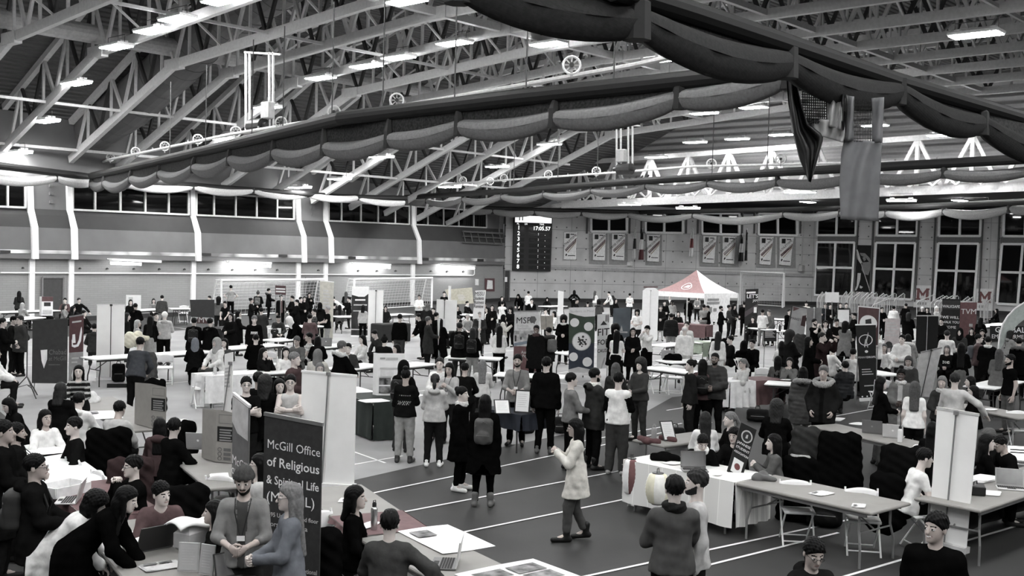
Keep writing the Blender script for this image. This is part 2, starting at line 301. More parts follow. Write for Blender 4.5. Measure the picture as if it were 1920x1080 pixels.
mb = MB(); mb.bar(v3(A_, .12)+nB*.05, v3(B_, .12)+nB*.05, .1, .26); mb.bar(v3(B_, .12)+nC*.05, v3(E_, .12)+nC*.05, .1, .26); mb.bar(v3(P0, .1)+nL*.04, v3(A_, .1)+nL*.04, .08, .22); structure(mb.build('baseboard_back', mat('rubber_base', .03)))
n = 6
for x0, x1, yt, yb0, yb1 in ((1108, 1175, 398, 434, 434.3), (1210, 1280, 399, 436, 437), (1316, 1385.5, 400, 438.3, 439.8), (1422, 1494, 401, 440, 441.5)):
    window(n, onB, ((x0, yt), (x1, yt)), ((x0, yb0), (x1, yb1)), (.5, ), .17, .09); n += 1
for x0, x1 in ((1532, 1604.5), (1644.5, 1719), (1760.5, 1838), (1881.5, 1962)):
    f = lambda x: 441+(442.9-441)*(x-1532)/350
    window(n, onC, ((x0+1.6, 398), (x1+1.6, 398)), ((x0, f(x0)), (x1, f(x1))), (.5, ), .17, .09); n += 1
for x0, x1, d0, d1 in ((1531.5, 1602.5, 5, 5.5), (1643, 1716.5, 6.5, 7), (1759.5, 1835, 8, 8.5), (1879, 1957, 9.5, 10)):
    t_ = lambda x: 454+(457.5-454)*(x-1532)/348; b_ = lambda x: 552.8+(569-552.8)*(x-1526)/345
    window(n, onC, ((x0, t_(x0)), (x1, t_(x1))), ((x0-d0, b_(x0)), (x1-d1, b_(x1))), (.5, ), .17, .09, (.47, )); n += 1
mb = MB()
for x0, x1 in ((1524, 1606), (1640, 1722), (1756, 1842), (1876, 1968)):
    f = lambda x: 448+(450.5-448)*(x-1532)/350; mb.bar(onC(x0, f(x0), .03), onC(x1, f(x1), .03), .08, .45)
structure(mb.build('trim_spandrels', mat('spandrel', .13)))
mb = MB()
for x in (1101, 1181, 1203, 1287, 1309, 1392, 1415, 1501): mb.bar(onB(x, 396, .03), onB(x-1, 438, .03), .22, .1, up=tuple(v3(dB)))
for x in (1526, 1609, 1638, 1723, 1754, 1843, 1874): mb.bar(onC(x+1, 396, .03), onC(x-7, 566, .03), .3, .1, up=tuple(v3(dC)))
structure(mb.build('trim_far_reveals', mat('reveal_dark', .10)))

# ---- roof: pitched deck on steel trusses
PROF = [(70, -.5), (49.0, 7.0), (39.4, 10.8), (27.0, 11.7), (-40, 11.9)]
def prof(y):
    for (y0, z0), (y1, z1) in zip(PROF, PROF[1:]):
        if y <= y0 and y >= y1: return z0+(z1-z0)*(y-y0)/(y1-y0)
    return 11.9
def tdep(y): return 1.65+.75*max(0, min(1, (49-y)/12))
DECK = mat('deck_steel', .105, .6, .3, .06); nt = DECK.node_tree; b = nt.nodes['Principled BSDF']; wv = nt.nodes.new('ShaderNodeTexWave'); wv.wave_type = 'BANDS'; wv.bands_direction = 'Y'; wv.inputs['Scale'].default_value = 1.1
bp = nt.nodes.new('ShaderNodeBump'); bp.inputs['Strength'].default_value = 1; bp.inputs['Distance'].default_value = .12; nt.links.new(nt.nodes['Texture Coordinate'].outputs['Object'], wv.inputs['Vector']); nt.links.new(wv.outputs['Fac'], bp.inputs['Height']); nt.links.new(bp.outputs['Normal'], b.inputs['Normal'])
mb = MB(); dz = [(58, prof(58)+1.75)]+[(y, prof(y)+tdep(y)+.12) for y in (49, 44, 39.4, 33, 27, 10, -40)]
for (y0, z0), (y1, z1) in zip(dz, dz[1:]): mb.add([(-25, y0, z0), (62, y0, z0), (62, y1, z1), (-25, y1, z1), (-25, y0, z0+.1), (62, y0, z0+.1), (62, y1, z1+.1), (-25, y1, z1+.1)], [(0, 1, 2, 3), (7, 6, 5, 4), (0, 4, 5, 1), (2, 6, 7, 3)])
structure(mb.build('ceiling', DECK))
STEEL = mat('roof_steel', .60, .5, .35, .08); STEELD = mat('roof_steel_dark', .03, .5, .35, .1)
TX = [13.4, 16.7, 19.9, 23.1, 25.6, 28.8, 32.1, 35.5, 38.8, 42.1, 45.4, 48.7, 52.0]
def truss(X, name, z_off=0.0):
    mb = MB(); y0 = 48.0+(X-22.3)*.18; ys = [y0, 39.4, 27.0, -8.0]
    ch = [(X, y, prof(y)) for y in ys]; tc = [(X, y, prof(y)+tdep(y)) for y in (y0, 44, 39.4, 33, 27, -8)]
    for a, b2 in zip(ch, ch[1:]): mb.bar(a, b2, .2, .34)
    for a, b2 in zip(tc, tc[1:]): mb.bar(a, b2, .22, .26)
    for y, s in ((39.4, 1), (27., 1)): mb.box((X, y, prof(y)), (.28, 1.1, .42))
    k = 0; y = y0-.6; st = 2.05
    while y-st > -7:
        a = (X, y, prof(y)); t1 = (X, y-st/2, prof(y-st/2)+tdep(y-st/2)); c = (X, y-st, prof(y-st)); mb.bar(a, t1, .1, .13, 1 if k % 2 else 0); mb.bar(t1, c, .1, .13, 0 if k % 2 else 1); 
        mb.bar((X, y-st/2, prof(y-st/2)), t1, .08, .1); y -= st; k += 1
    return structure(mb.build(name, [STEEL, STEELD]))
for i, X in enumerate(TX): truss(X, 'trim_truss_%d' % (i+1))
# ties running along the hall between the trusses
mb = MB()
for y, w in ((47.3, .1), (43.5, .09), (33, .09), (27.0, .22), (18.2, .16), (12, .1), (5, .16)):
    z = prof(y)+.05; mb.bar((10, y, z), (53, y, z), w, w*1.2)
for y in (36, 30, 22.5, 15, 8):
    z0 = prof(y)+.1; z1 = z0+tdep(y)-.2
    for a, b2 in zip(TX, TX[1:]): mb.bar((a, y, z0), (b2, y, z1), .07); mb.bar((a, y, z1), (b2, y, z0), .07)
structure(mb.build('trim_roof_ties', STEEL))
# end truss with a deep white bottom chord in front of the gable
mb = MB(); a = onX(1055, 384, 59.5); b2 = onX(1990, 347, 59.5); a0 = onX(1045, 388, 59.5)
mb.bar(a, b2, .3, .5); mb.bar((59.5, 53.5, a[2]-.5), a, .24, .3); k = 0; L = b2-a; top = 2.9
for j in range(11):
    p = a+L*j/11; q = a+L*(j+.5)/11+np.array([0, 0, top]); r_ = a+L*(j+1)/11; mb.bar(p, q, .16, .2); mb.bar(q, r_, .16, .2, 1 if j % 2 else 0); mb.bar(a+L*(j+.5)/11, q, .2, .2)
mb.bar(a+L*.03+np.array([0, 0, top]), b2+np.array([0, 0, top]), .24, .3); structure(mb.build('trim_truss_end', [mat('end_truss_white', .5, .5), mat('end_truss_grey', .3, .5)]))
# second, shallow row of braces on the chord
mb = MB()
for j in range(26):
    p = a+L*j/26+np.array([-.6, 0, .2]); mb.bar(p, p+L/52+np.array([0, 0, .55]), .09); mb.bar(p+L/52+np.array([0, 0, .55]), p+L/26, .09)
mb.bar(a+np.array([-.6, 0, .8]), b2+np.array([-.6, 0, .8]), .12); structure(mb.build('trim_end_braces', mat('end_truss_white', .5, .5)))

# ---- ducts
GALV = mat('galvanised_duct', .13, .6, .3, .1, 2)
mb = MB(); pts = [onX(x, y, 24.3) for x, y in ((98, 287), (160, 254), (243, 198), (323, 127), (385, 62), (470, 0), (560, -60))]
mb.tube(pts, 1.02, 22); 
for i in range(24):
    t = i/24*(len(pts)-1); j = int(t); p = pts[j]+(pts[j+1]-pts[j])*(t-j); d = ln_(pts[j+1]-pts[j]); mb.tube([p-d*.03, p+d*.03], 1.04, 22)
tag(mb.build('air_duct', GALV, smooth=False), 'large round grey air duct climbing under the roof at upper left', 'duct')
mb = MB(); mb.tube([(12, 39.9, 11.55), (27, 39.9, 11.55)], .36, 16); mb.box((29, 39.9, 11.5), (4, .6, .55)); mb.tube([(31, 39.9, 11.5), (50, 39.9, 11.5)], .28, 14); tag(mb.build('air_duct', mat('duct_pale', .42, .5), smooth=False), 'slim pale duct running crosswise where the truss chords bend', 'duct')
# ================================================================ things hanging from the roof
def on_roof(x, y, dz=-.3):
    d = ray(x, y); best = None
    for (y0, z0), (y1, z1) in zip(PROF[1:], PROF[2:]):
        n = np.array([0, z1-z0, y0-y1]); n = n/np.linalg.norm(n); den = d@n
        if abs(den) < 1e-6: continue
        t = (np.array([0, y0, z0+dz])-CAM)@n/den; P = CAM+d*t
        if t > 0 and min(y0, y1)-.01 <= P[1] <= max(y0, y1)+.01 and (best is None or t < best[0]): best = (t, P)
    return best[1] if best else None
DIFF = emis('lamp_diffuser', (1, 1, 1), LAMP)
t0_ = thing('ceiling_light', '', 'ceiling light', (0, 0, -50)); mb = MB(); mb.box((0, 0, .09), (.66, 1.42, .1), bev=.02); mb.box((0, .5, .17), (.3, .14, .1)); mb.box((0, -.5, .17), (.3, .14, .1)); mb.build('housing', mat('fixture_white', .7, .4), t0_)
m2 = MB(); m2.box((0, 0, .025), (.6, 1.34, .03)); m2.build('diffuser', DIFF, t0_)
m3 = MB(); m3.tube([(0, .6, .1), (0, .6, .42), (0, -.6, .42), (0, -.6, .1)], .012, 5)
m3.build('hanger', mat('cable', .1), t0_)
ROWS = [('lamp row nearest the upper left corner', [(415, 4), (332, 38), (284, 60), (218, 90), (143, 158), (85, 229), (35, 288)]),
 ('lamp row reaching down from the top centre', [(762, 5), (852, 83), (747, 110), (686, 126), (601, 148), (502, 203), (422, 262), (345, 313)]),
 ('third lamp row, ending at the large dark net', [(1028, 85), (1245, 114), (1190, 155), (1075, 173), (1013, 183), (920, 198), (810, 240), (715, 296), (636, 337)]),
 ('lamp row seen under the swagged net', [(1413, 203), (1320, 214), (1150, 236), (1030, 272), (932, 314), (843, 352)]),
 ('lamp row in front of the corrugated gable', [(1640, 237), (1465, 254), (1382, 262), (1303, 268), (1230, 296)]),
 ('lamps behind the large net at upper right', [(1100, 10), (1360, 160), (1590, 138)]),
 ('lamps at the upper right of the hall', [(1830, 68), (1885, 227), (1800, 243), (1765, 255)]),
 ('faint low lamps above the far walls', [(387, 343), (562, 353), (660, 382), (1180, 385), (1500, 362), (1690, 378), (1830, 386), (1290, 392)])]
used = False
for rn, pts in ROWS:
    for i, (x, y) in enumerate(sorted(pts)):
        P = on_roof(x, y)
        if rn.startswith('faint'): P = onz(x, y, 6.9)
        elif P is not None and P[0] > 59: P = onX(x, y, 57.)
        if rn.startswith('lamps at the upper right') and x > 1780 and y < 100: P = onz(x, y, 10.2)
        if P is None or P[0] > 59: P = onX(x, y, 57.0)
        sl = 0
        for (y0, z0), (y1, z1) in zip(PROF[1:], PROF[2:]):
            if y1 <= P[1] <= y0: sl = math.atan2(z1-z0, y1-y0)
        lab = 'lit lamp %s from the left, %s' % (ordn[i], rn)
        o = dup(t0_, P, 0, lab, 'ceiling lights'); o.rotation_euler = (sl if abs(sl) < 1 else 0, 0, 0)
extra = [(x, y) for x in (-8, -2, 4, 9, 14) for y in (20, 12, 4, -4, -11)]+[(x, y) for x in (20, 28, 36, 44, 52) for y in (3, -4, -12)]+[(x, y) for x in (3, 8, 13) for y in (33, 39, 45)]
for i, (x, y) in enumerate(extra): dup(t0_, (x, y, prof(y)-.35), 0, 'lit ceiling lamp over the near end of the hall', 'near ceiling lights')
for i, (x, y) in enumerate([(x, y) for x in (66, 74) for y in (38, 27, 16, 5)]): dup(t0_, (x, y, 7.85), math.pi/2, 'low lamp under the flat ceiling near the far wall, %s of eight' % ordn[i], 'low lamps by the far wall')
for ch in list(t0_.children): bpy.data.objects.remove(ch)
bpy.data.objects.remove(t0_)

# ---- net bundles swagged under dark tubes
def weave(name, c, holes=True, sc=60):
    m = mat(name, c, .85, .1, .15, 20); nt = m.node_tree; b = nt.nodes['Principled BSDF']; tc = nt.nodes['Texture Coordinate']
    ck = nt.nodes.new('ShaderNodeTexBrick'); ck.offset = 0; ck.inputs['Scale'].default_value = sc; ck.inputs['Brick Width'].default_value = .5; ck.inputs['Row Height'].default_value = .5; ck.inputs['Mortar Size'].default_value = .06
    nt.links.new(tc.outputs['UV'], ck.inputs['Vector'])
    bp = nt.nodes.new('ShaderNodeBump'); bp.inputs['Strength'].default_value = .6; bp.inputs['Distance'].default_value = .02; nt.links.new(ck.outputs['Fac'], bp.inputs['Height']); nt.links.new(bp.outputs['Normal'], b.inputs['Normal'])
    if holes:
        mr = nt.nodes.new('ShaderNodeMapRange'); mr.inputs['To Min'].default_value = .22; mr.inputs['To Max'].default_value = 1.0; nt.links.new(ck.outputs['Fac'], mr.inputs['Value']); nt.links.new(mr.outputs['Result'], b.inputs['Alpha'])
    return m
def swag_net(label, pipe, hang, m, z=6.6, sheer=None, rp=.155, r=.32, drop=None, grp='swagged divider nets', pc=.025, veil=None):
    """pipe, hang: pixel polylines; hang = tie points of the bundle, which sags between them"""
    if veil is None: veil = mat('veil_thin', .3)
    t = thing('divider_net', label, 'net', (0, 0, 0), 0, grp); r = r*.8
    pp = [onz(x, y, z) for x, y in pipe]; mb = MB(); mb.tube(pp, rp, 12); mb.build('tube_rail', mat('rail_black', pc*.45, .6, .25, .1), t)
    nb, vl, tie = MB(), MB(), MB(); hp = []
    for x, y in hang:      # tie points lie below the rail
        d = ray(x, y); best = min(((lambda P: (abs(0), P))(CAM+d*s) for s in [0]), key=lambda q: 0)
        # nearest point on the pipe in plan at this pixel column
        bp_, bd = None, 1e9
        for a, b2 in zip(pp, pp[1:]):
            for k in range(41):
                q = a+(b2-a)*k/40; xx, _, _ = pix(q)
                if abs(xx-x) < bd: bd = abs(xx-x); bp_ = q
        Zc = (bp_-CAM)@FW; P = CAM+d*(Zc/(d@FW)); hp.append((P, bp_))
    n = 10; rows = 9
    for (a, pa), (b2, pb) in zip(hp, hp[1:]):
        L = np.linalg.norm(b2-a); sg = .05*L; dv = ln_(b2-a); side = np.cross(dv, [0, 0, 1.]); side /= np.linalg.norm(side)
        def f(u, v, a=a, b2=b2, sg=sg, side=side, L=L):
            p = a+(b2-a)*u; s = 4*u*(1-u); w = r*(.6+.3*s**.7); an = v*2*math.pi; p = p-np.array([0, 0, sg*s])
            return p+side*w*.75*math.cos(an)*(1+.08*math.sin(u*19+v*9))+np.array([0, 0, w*math.sin(an)*(1+.1*math.sin(v*25))])
        nb.sheet(f, n, 14)
        vl.sheet(lambda u, v, a=a, b2=b2, pa=pa, pb=pb, sg=sg: (pa+(pb-pa)*u)*(1-v)+v*(a+(b2-a)*u-np.array([0, 0, sg*4*u*(1-u)-r*.5])), 8, 2)
    for a, pa in hp: tie = MB(); tie.tube([pa, a+np.array([0, 0, r*.68]), a-np.array([0, 0, r*.72])], [r*.16, r*.5, r*.55], 8); tie.build('tie_strap', mat('strap_black', .02), t)
    if sheer: vl.build('sheer_net', sheer, t, smooth=True)
    o = nb.build('net_bundle', m, t, smooth=True); uv = o.data.uv_layers.new(name='UVMap')
    for i, l in enumerate(o.data.loops): c = o.data.vertices[l.vertex_index].co; uv.data[i].uv = ((c.x+c.y)*.15, (c.z+.3*c.x-.3*c.y)*.15)
    return t
SHEER = weave('net_sheer', .10); SHEER.node_tree.nodes['Map Range'].inputs['To Min'].default_value = .12; SHEER.node_tree.nodes['Map Range'].inputs['To Max'].default_value = .45
NETD = weave('net_dark', .03, False, 90); NETP = weave('net_pale', .55, False, 90); NETM = weave('net_mid', .15, False, 90)
swag_net('dark grey net bundle swagged across the middle of the hall under a black rail', [(172, 330), (400, 279), (640, 222), (960, 184), (1390, 140), (1480, 130)], [(172, 346), (196, 344), (246, 336), (300, 326), (364, 315), (432, 300), (515, 288), (610, 278), (730, 262), (862, 238), (1040, 222), (1275, 185), (1478, 146)], NETM, r=.3, sheer=SHEER)
swag_net('large dark net bundle sweeping down to the right at upper right', [(1150, -22), (1290, 22), (1480, 85), (1680, 152), (1925, 224)], [(860, -30), (1195, 40), (1475, 118), (1682, 172), (1838, 232), (1990, 296)], NETD, r=.36, rp=.14, pc=.012, sheer=SHEER)
swag_net('pale net bundle tied along the top of the left wall', [(-40, 306), (0, 311), (90, 322), (180, 333)], [(-60, 322), (104, 334), (182, 340)], NETP, r=.28)
swag_net('pale net bundle over the left wall windows beyond the corner tie', [(180, 333), (400, 351), (640, 369), (765, 372)], [(225, 342), (361, 350), (474, 357), (577, 365), (672, 371), (762, 380)], NETP, r=.27)
swag_net('grey net bundle crossing low in front of the far wall', [(760, 370), (960, 358), (1200, 340), (1480, 322), (1925, 298)], [(762, 376), (800, 377), (868, 374), (941, 369), (1020, 365), (1110, 358), (1212, 349), (1328, 344), (1458, 342), (1610, 330), (1770, 326), (1940, 318)], NETM, z=6.9, r=.26)
swag_net('pale net bundle along the far wall above the scoreboard and banners', [(762, 384), (960, 392), (1200, 398), (1420, 394), (1700, 388), (1930, 378)], [(770, 383), (845, 388), (923, 396), (1002, 398), (1090, 400), (1178, 403), (1300, 404), (1470, 402), (1575, 400), (1662, 400), (1770, 397), (1893, 392), (1960, 389)], weave('net_far', .22, False, 90), z=6.7, r=.33)
# cables that hold the rails
for i, (x, y0, y1) in enumerate(((318, 300, 235), (385, 285, 215), (472, 262, 190), (530, 250, 150), (622, 228, 130), (717, 214, 75), (852, 196, 140), (986, 180, 95), (1150, 165, 80), (963, 345, 285), (1046, 332, 270), (1120, 325, 250), (1335, 328, 250), (1438, 322, 240))):
    mb = MB(); a = onz(x, y0, 6.7); d = ray(x, y1); Z = (a-CAM)@FW; b2 = CAM+d*(Z/(d@FW)); mb.tube([a, v3(a, max(b2[2], 9.5))], .015, 4)
    tag(mb.build('rail_cable', mat('cable', .1)), 'thin cable holding the net rails, %s from the left' % ordn[i], 'cable', 'rail cables')
# winch tubes with white pulley wheels
def winch(label, pts, z, wheels, rw, lab2, r=.055):
    mb = MB(); pp = [onz(x, y, z) for x, y in pts]; mb.tube(pp, r, 8); m = mb.build('winch_tube', mat('tube_white', .6, .5)); tag(m, label, 'tube', 'winch tubes')
    mb = MB()
    for i in range(0, 22):
        t = i/21*(len(pp)-1); j = min(int(t), len(pp)-2); p = pp[j]+(pp[j+1]-pp[j])*(t-j); mb.tube([p, p+np.array([0, 0, .12])], .03, 5)
    mb.build('clamp', mat('clamp', .3), m)
    for i, (x, y) in enumerate(wheels):
        Z = (onz(x, y+6, z)-CAM)@FW; d = ray(x, y); P = CAM+d*(Z/(d@FW)); t = thing('pulley_wheel', 'white spoked pulley wheel, %s from the left %s' % (ordn[i], lab2), 'pulley', P, math.atan2(P[1], P[0]), 'pulley wheels')
        w = MB(); w.tube([(0, rw*math.cos(k*math.pi/8), rw*math.sin(k*math.pi/8)) for k in range(16)], rw*.16, 6, closed=True); w.build('rim', WHITE, t)
        s = MB()
        for k in range(4): a = k*math.pi/4; s.bar((0, rw*math.cos(a), rw*math.sin(a)), (0, -rw*math.cos(a), -rw*math.sin(a)), rw*.14)
        s.build('spokes', mat('spoke_grey', .5), t); h = MB(); h.tube([(-.06, 0, 0), (.06, 0, 0)], rw*.28, 10); h.build('hub', DARK, t); h = MB(); h.bar((0, 0, 0), (0, 0, -rw*1.5), .05); h.build('bracket', mat('clamp', .3), t)
winch('white winch tube crossing the upper left of the hall', [(178, 309), (205, 299), (432, 252), (640, 218), (960, 163), (1190, 122), (1290, 100)], 7.4, [(207, 295), (254, 284), (309, 274), (371, 261), (442, 247), (527, 230), (626, 210), (744, 188), (1072, 122)], .17, 'on the near winch tube')
winch('white winch tube low in front of the corrugated gable', [(765, 353), (868, 343), (1030, 332), (1160, 323), (1300, 312), (1640, 305), (1925, 296)], 7.6, [(868, 338), (919, 340), (945, 334), (1028, 327), (1118, 321), (1334, 307), (1464, 298)], .2, 'on the far winch tube')
def frame_hoist(label, xs, y0, y1, X, bx):
    t = thing('hoist_frame', label, 'hoist', (0, 0, 0), 0, 'winch hoists'); mb = MB()
    for x in xs: mb.bar(onX(x, y0, X), onX(x, y1, X), .06)
    mb.bar(onX(xs[0], y1, X), onX(xs[-1], y1+1, X), .06); mb.bar(onX(xs[0]-2, y0, X), onX(xs[-1]+14, y0+4, X), .06); mb.build('posts', mat('tube_white', .6, .5), t)
    P = onX(*bx[0], X-.2); m2 = MB(); m2.tube([P-np.array([0, .35, 0]), P+np.array([0, .35, 0])], .24, 12); m2.tube([P-np.array([0, .5, 0]), P+np.array([0, .6, 0])], .09, 8); m2.build('motor', DARK, t)
    P = onX(*bx[1], X-.15); m3 = MB(); m3.box(P, (.25, .42, .55), bev=.03); m3.build('control_box', mat('box_grey', .45), t)
frame_hoist('white hoist frame with motor hanging at upper left', (461, 468, 505, 512), 98, 247, 21.0, [(483, 236), (502, 207)])
frame_hoist('white hoist frame with motor above the centre of hall', (1156, 1164, 1178, 1186), 232, 322, 38.0, [(1172, 317), (1165, 292)])
mb = MB()
for i in range(7): a = onz(1105+i*14, 334+i*2.2, 7.3); b2 = onz(1150+i*11, 338-i*1.5, 7.5); mb.tube([a, (a+b2)/2+np.array([0, 0, -.15]), b2], .05, 5)
tag(mb.build('cable_bundle', mat('cable_black', .03)), 'loose bundle of dark cables beneath the centre hoist', 'cables')

# ---- torn curtain hanging from the large net
t = thing('torn_curtain', 'torn curtain of dark and grey cloth hanging from the large net', 'curtain', (0, 0, 0))
ZC = (onz(1560, 150, 6.3)-CAM)@FW
def atZ(x, y, k=0.0): d = ray(x, y); return CAM+d*((ZC+k)/(d@FW))
def cloth(poly, name, m, nu=14, nv=22, amp=.12, fr=3, holes=None):
    """poly: left edge and right edge pixel lists from top to bottom"""
    Lp, Rp = poly; mb = MB()
    def ed(P, v): t_ = v*(len(P)-1); i = min(int(t_), len(P)-2); return np.array(P[i])+(np.array(P[i+1])-np.array(P[i]))*(t_-i)
    def f(u, v): p = ed(Lp, v)*(1-u)+ed(Rp, v)*u; return atZ(p[0], p[1], amp*math.sin(u*fr*6.28+v*2.2)+amp*.5*math.sin(u*fr*14+v*5))
    mb.sheet(f, nu, nv, .012); o = mb.build(name, m, t, smooth=True)
    return o
SAT = mat('satin_black', .010, .42, .5, .3, 6); GREY = mat('curtain_grey', (.14, .142, .147), .6, .3, .12, 5); SHINE = mat('satin_grey', .25, .4, .5, .2, 6)
cloth(([(1474, 140), (1479, 200), (1488, 255), (1500, 300), (1516, 340)], [(1490, 142), (1503, 200), (1515, 232), (1545, 255), (1520, 342)]), 'dark_cloth', SAT, amp=.09, fr=1.6)
cloth(([(1509, 220), (1522, 240), (1528, 252)], [(1583, 228), (1584, 256), (1583, 268)]), 'ripped_hem', SHINE, 14, 8, amp=.07, fr=1.5)
cloth(([(1547, 170), (1548, 210), (1549, 236)], [(1576, 176), (1577, 215), (1576, 242)]), 'satin_strip', SHINE, 10, 12, amp=.06, fr=1.4)
cloth(([(1576, 176), (1578, 230), (1582, 266)], [(1588, 178), (1588, 230), (1584, 268)]), 'dark_strip', SAT, 6, 10, amp=.1, fr=2)
cloth(([(1588, 179), (1587, 225), (1585, 264)], [(1601, 181), (1600, 225), (1600, 264)]), 'side_strip', GREY, 6, 10, amp=.05, fr=1)
cloth(([(1635, 184), (1635, 225), (1635, 266)], [(1657, 182), (1656, 225), (1654, 268)]), 'side_strip', GREY, 6, 10, amp=.05, fr=1)
cloth(([(1583, 262), (1577, 290), (1574, 350), (1576, 411)], [(1654, 266), (1652, 300), (1649, 350), (1647, 415)]), 'grey_drape', GREY, 24, 24, amp=.05, fr=1.1)
mb = MB()
for x in range(1505, 1550, 4): mb.tube([atZ(x, 150), atZ(x+1, 232)], .008, 3)
for y in range(152, 232, 5): mb.tube([atZ(1503, y), atZ(1549, y+2)], .008, 3)
mb.build('torn_netting', mat('netting_black', .015), t); mb = MB()
for x in range(1602, 1635, 3): mb.tube([atZ(x, 186), atZ(x, 266)], .005, 3)
for y in range(190, 266, 7): mb.tube([atZ(1601, y), atZ(1635, y)], .005, 3)
mb.build('torn_netting', mat('netting_black', .015), t)
# ================================================================ things on the far walls
INK = mat('print_black', .012, .5); PAPER = mat('paper', .8, .7, .2, .03); MAROON = mat('maroon', (.12, .055, .06), .7); GREYP = mat('print_grey', .25, .6)
LED = emis('led_digit', (1, 1, 1), 1.3)
def scoreboard():
    c = [onB(x, y, .3) for x, y in ((962.2, 507.5), (1032.5, 509), (1036.3, 404), (964.6, 402.2))]; bl = c[0]; U = c[1]-c[0]; V = c[3]-c[0]; k = nB*.3
    pl = lambda u, v, o=.0: bl+U*u+V*v+nB*o
    t = thing('scoreboard', 'tall black lane timing scoreboard with white numerals on the concrete wall', 'scoreboard', (0, 0, 0))
    mb = MB(); mb.add([*c, *[p-k for p in c]], [(0, 1, 2, 3), (5, 4, 7, 6), (4, 0, 3, 7), (1, 5, 6, 2), (3, 2, 6, 7), (4, 5, 1, 0)]); mb.build('cabinet', mat('board_black', .01, .4), t)
    q = lambda m, u0, v0, u1, v1, o: m.quad(pl(u0, v0, o), pl(u1, v0, o), pl(u1, v1, o), pl(u0, v1, o))
    m = MB(); q(m, .02, .865, .99, .985, .02); m.build('header_panel', emis('lit_header', (1, 1, 1), 1.1), t)
    m = MB()
    for i in range(8): q(m, .17, .80-.099*i-.078, .27, .80-.099*i-.012, .01); q(m, .40, .80-.099*i-.078, .97, .80-.099*i-.012, .01)
    m.build('lane_windows', mat('board_window', .02, .15, .5), t)
    m = MB(); H = np.linalg.norm(V); W = np.linalg.norm(U); P = lambda u, v, o: (lambda x, y: tuple(pl(u+x/W, v+y/H, o)))
    text_mesh(m, 'PL', .17, P(.1, .825, .02), 0, bold=.004); text_mesh(m, 'LN', .17, P(.31, .825, .02), 0, bold=.004); text_mesh(m, 'TIME', .17, P(.73, .825, .02), 0, bold=.004)
    for i in range(8): text_mesh(m, str(i+1), .42, P(.12, .735-.099*i, .02), 0, bold=.015)
    text_mesh(m, '17:05.57', .40, P(.73, .735, .02), 0, bold=.014)
    for i in range(1, 8):
        for u, v in ((.64, .025), (.64, .05), (.82, .02)): q(m, u, .72-.099*i+v, u+.012, .72-.099*i+v+.01, .02)
    m.build('numerals', LED, t)
    m = MB(); q(m, .12, .9, .15, .97, .03); q(m, .2, .9, .23, .97, .03); m.build('header_mark', mat('header_grey', .35), t)
scoreboard()
def wall_banner(f, q, kind, label, grp):
    tl, tr, br, bl = [f(*p, .14) for p in q]; t = put('pennant_banner', None); tag(t, label, 'banner', grp)
    pl = lambda u, v, o=0: (bl*(1-u)+br*u)*(1-v)+(tl*(1-u)+tr*u)*v+nB*o
    mb = MB(); mb.sheet(lambda u, v: pl(u, v, .03*math.sin(v*5+u*2)), 4, 10, .02); mb.build('cloth', mat('banner_white', .75, .7), t)
    mb = MB(); mb.bar(pl(0, 1), pl(1, 1), .05); mb.bar(pl(0, 0), pl(1, 0), .04); mb.build('rod', mat('rod', .3), t)
    W = np.linalg.norm(tr-tl); Hh = np.linalg.norm(tl-bl); m = MB()
    r4 = lambda m, pts, mi: m.quad(*[pl(u, v, .07) for u, v in pts], mi)
    r4(m, ((.12, .77), (.40, .77), (.40, .94), (.12, .94)), 0); r4(m, ((.48, .9), (.78, .9), (.78, .93), (.48, .93)), 0)
    ca, sa = math.cos(.72), math.sin(.72)
    def P(u, v): return lambda x, y: tuple(pl(u+(x*ca-y*sa)/W, v+(x*sa+y*ca)/Hh, .075))
    text_mesh(m, kind, .25 if len(kind) < 11 else .21, P(.48, .66), 0, bold=.012)
    r4(m, ((.06, .36), (.16, .29), (.94, .67), (.94, .78)), 1); r4(m, ((.1, .36), (.15, .32), (.9, .68), (.88, .74)), 2)
    r4(m, ((.25, .27), (.3, .25), (.94, .62), (.94, .655)), 3)
    r4(m, ((.1, .15), (.17, .12), (.26, .2), (.16, .22)), 0); r4(m, ((.3, .13), (.9, .13), (.9, .155), (.3, .155)), 0)
    m.build('print', [INK, mat('maroon', (.12, .055, .06), .7), mat('banner_pale', .6), mat('banner_gold', (.33, .28, .2), .7)], t)
for i, (q, k, l) in enumerate((
 (((1058, 434.7), (1081.7, 435), (1079.7, 486.7), (1057, 486.7)), 'ATHLETISME', 'white athletics banner by itself right beside the scoreboard'),
 (((1111.7, 436.7), (1136.3, 437), (1133.8, 488.3), (1111.7, 487.5)), 'CROSS COUNTRY', 'white cross country banner, left of the two under the first window'),
 (((1147.5, 437), (1172.5, 437.5), (1170, 488.3), (1147, 486.7)), 'CROSS COUNTRY', 'white cross country banner, right of the two under the first window'),
 (((1213.3, 439.2), (1238.3, 440), (1235, 490.8), (1213.3, 489.7)), 'CROSS COUNTRY', 'white cross country banner alone under the second window right of two flags'),
 (((1318.7, 441.7), (1343.3, 442.5), (1338.7, 493.3), (1317.2, 492)), 'ATHLETISME', 'white athletics banner above the peak of the canopy tent'),
 (((1355.3, 442.5), (1380.8, 443), (1375.8, 494.7), (1353.8, 493.3)), 'CROSS COUNTRY', 'white cross country banner just left of the pair of dark flags'),
 (((1425, 443.7), (1450.3, 444), (1444, 496.7), (1423.8, 495)), 'CROSS COUNTRY', 'white cross country banner above the right soccer goal'),
 (((1462.2, 444.3), (1488.3, 444.7), (1481.7, 498), (1460.8, 496.3)), 'ATHLETISME', 'rightmost white athletics banner on the concrete wall'))): wall_banner(onB, q, k, l, 'wall championship banners')
mb = MB()
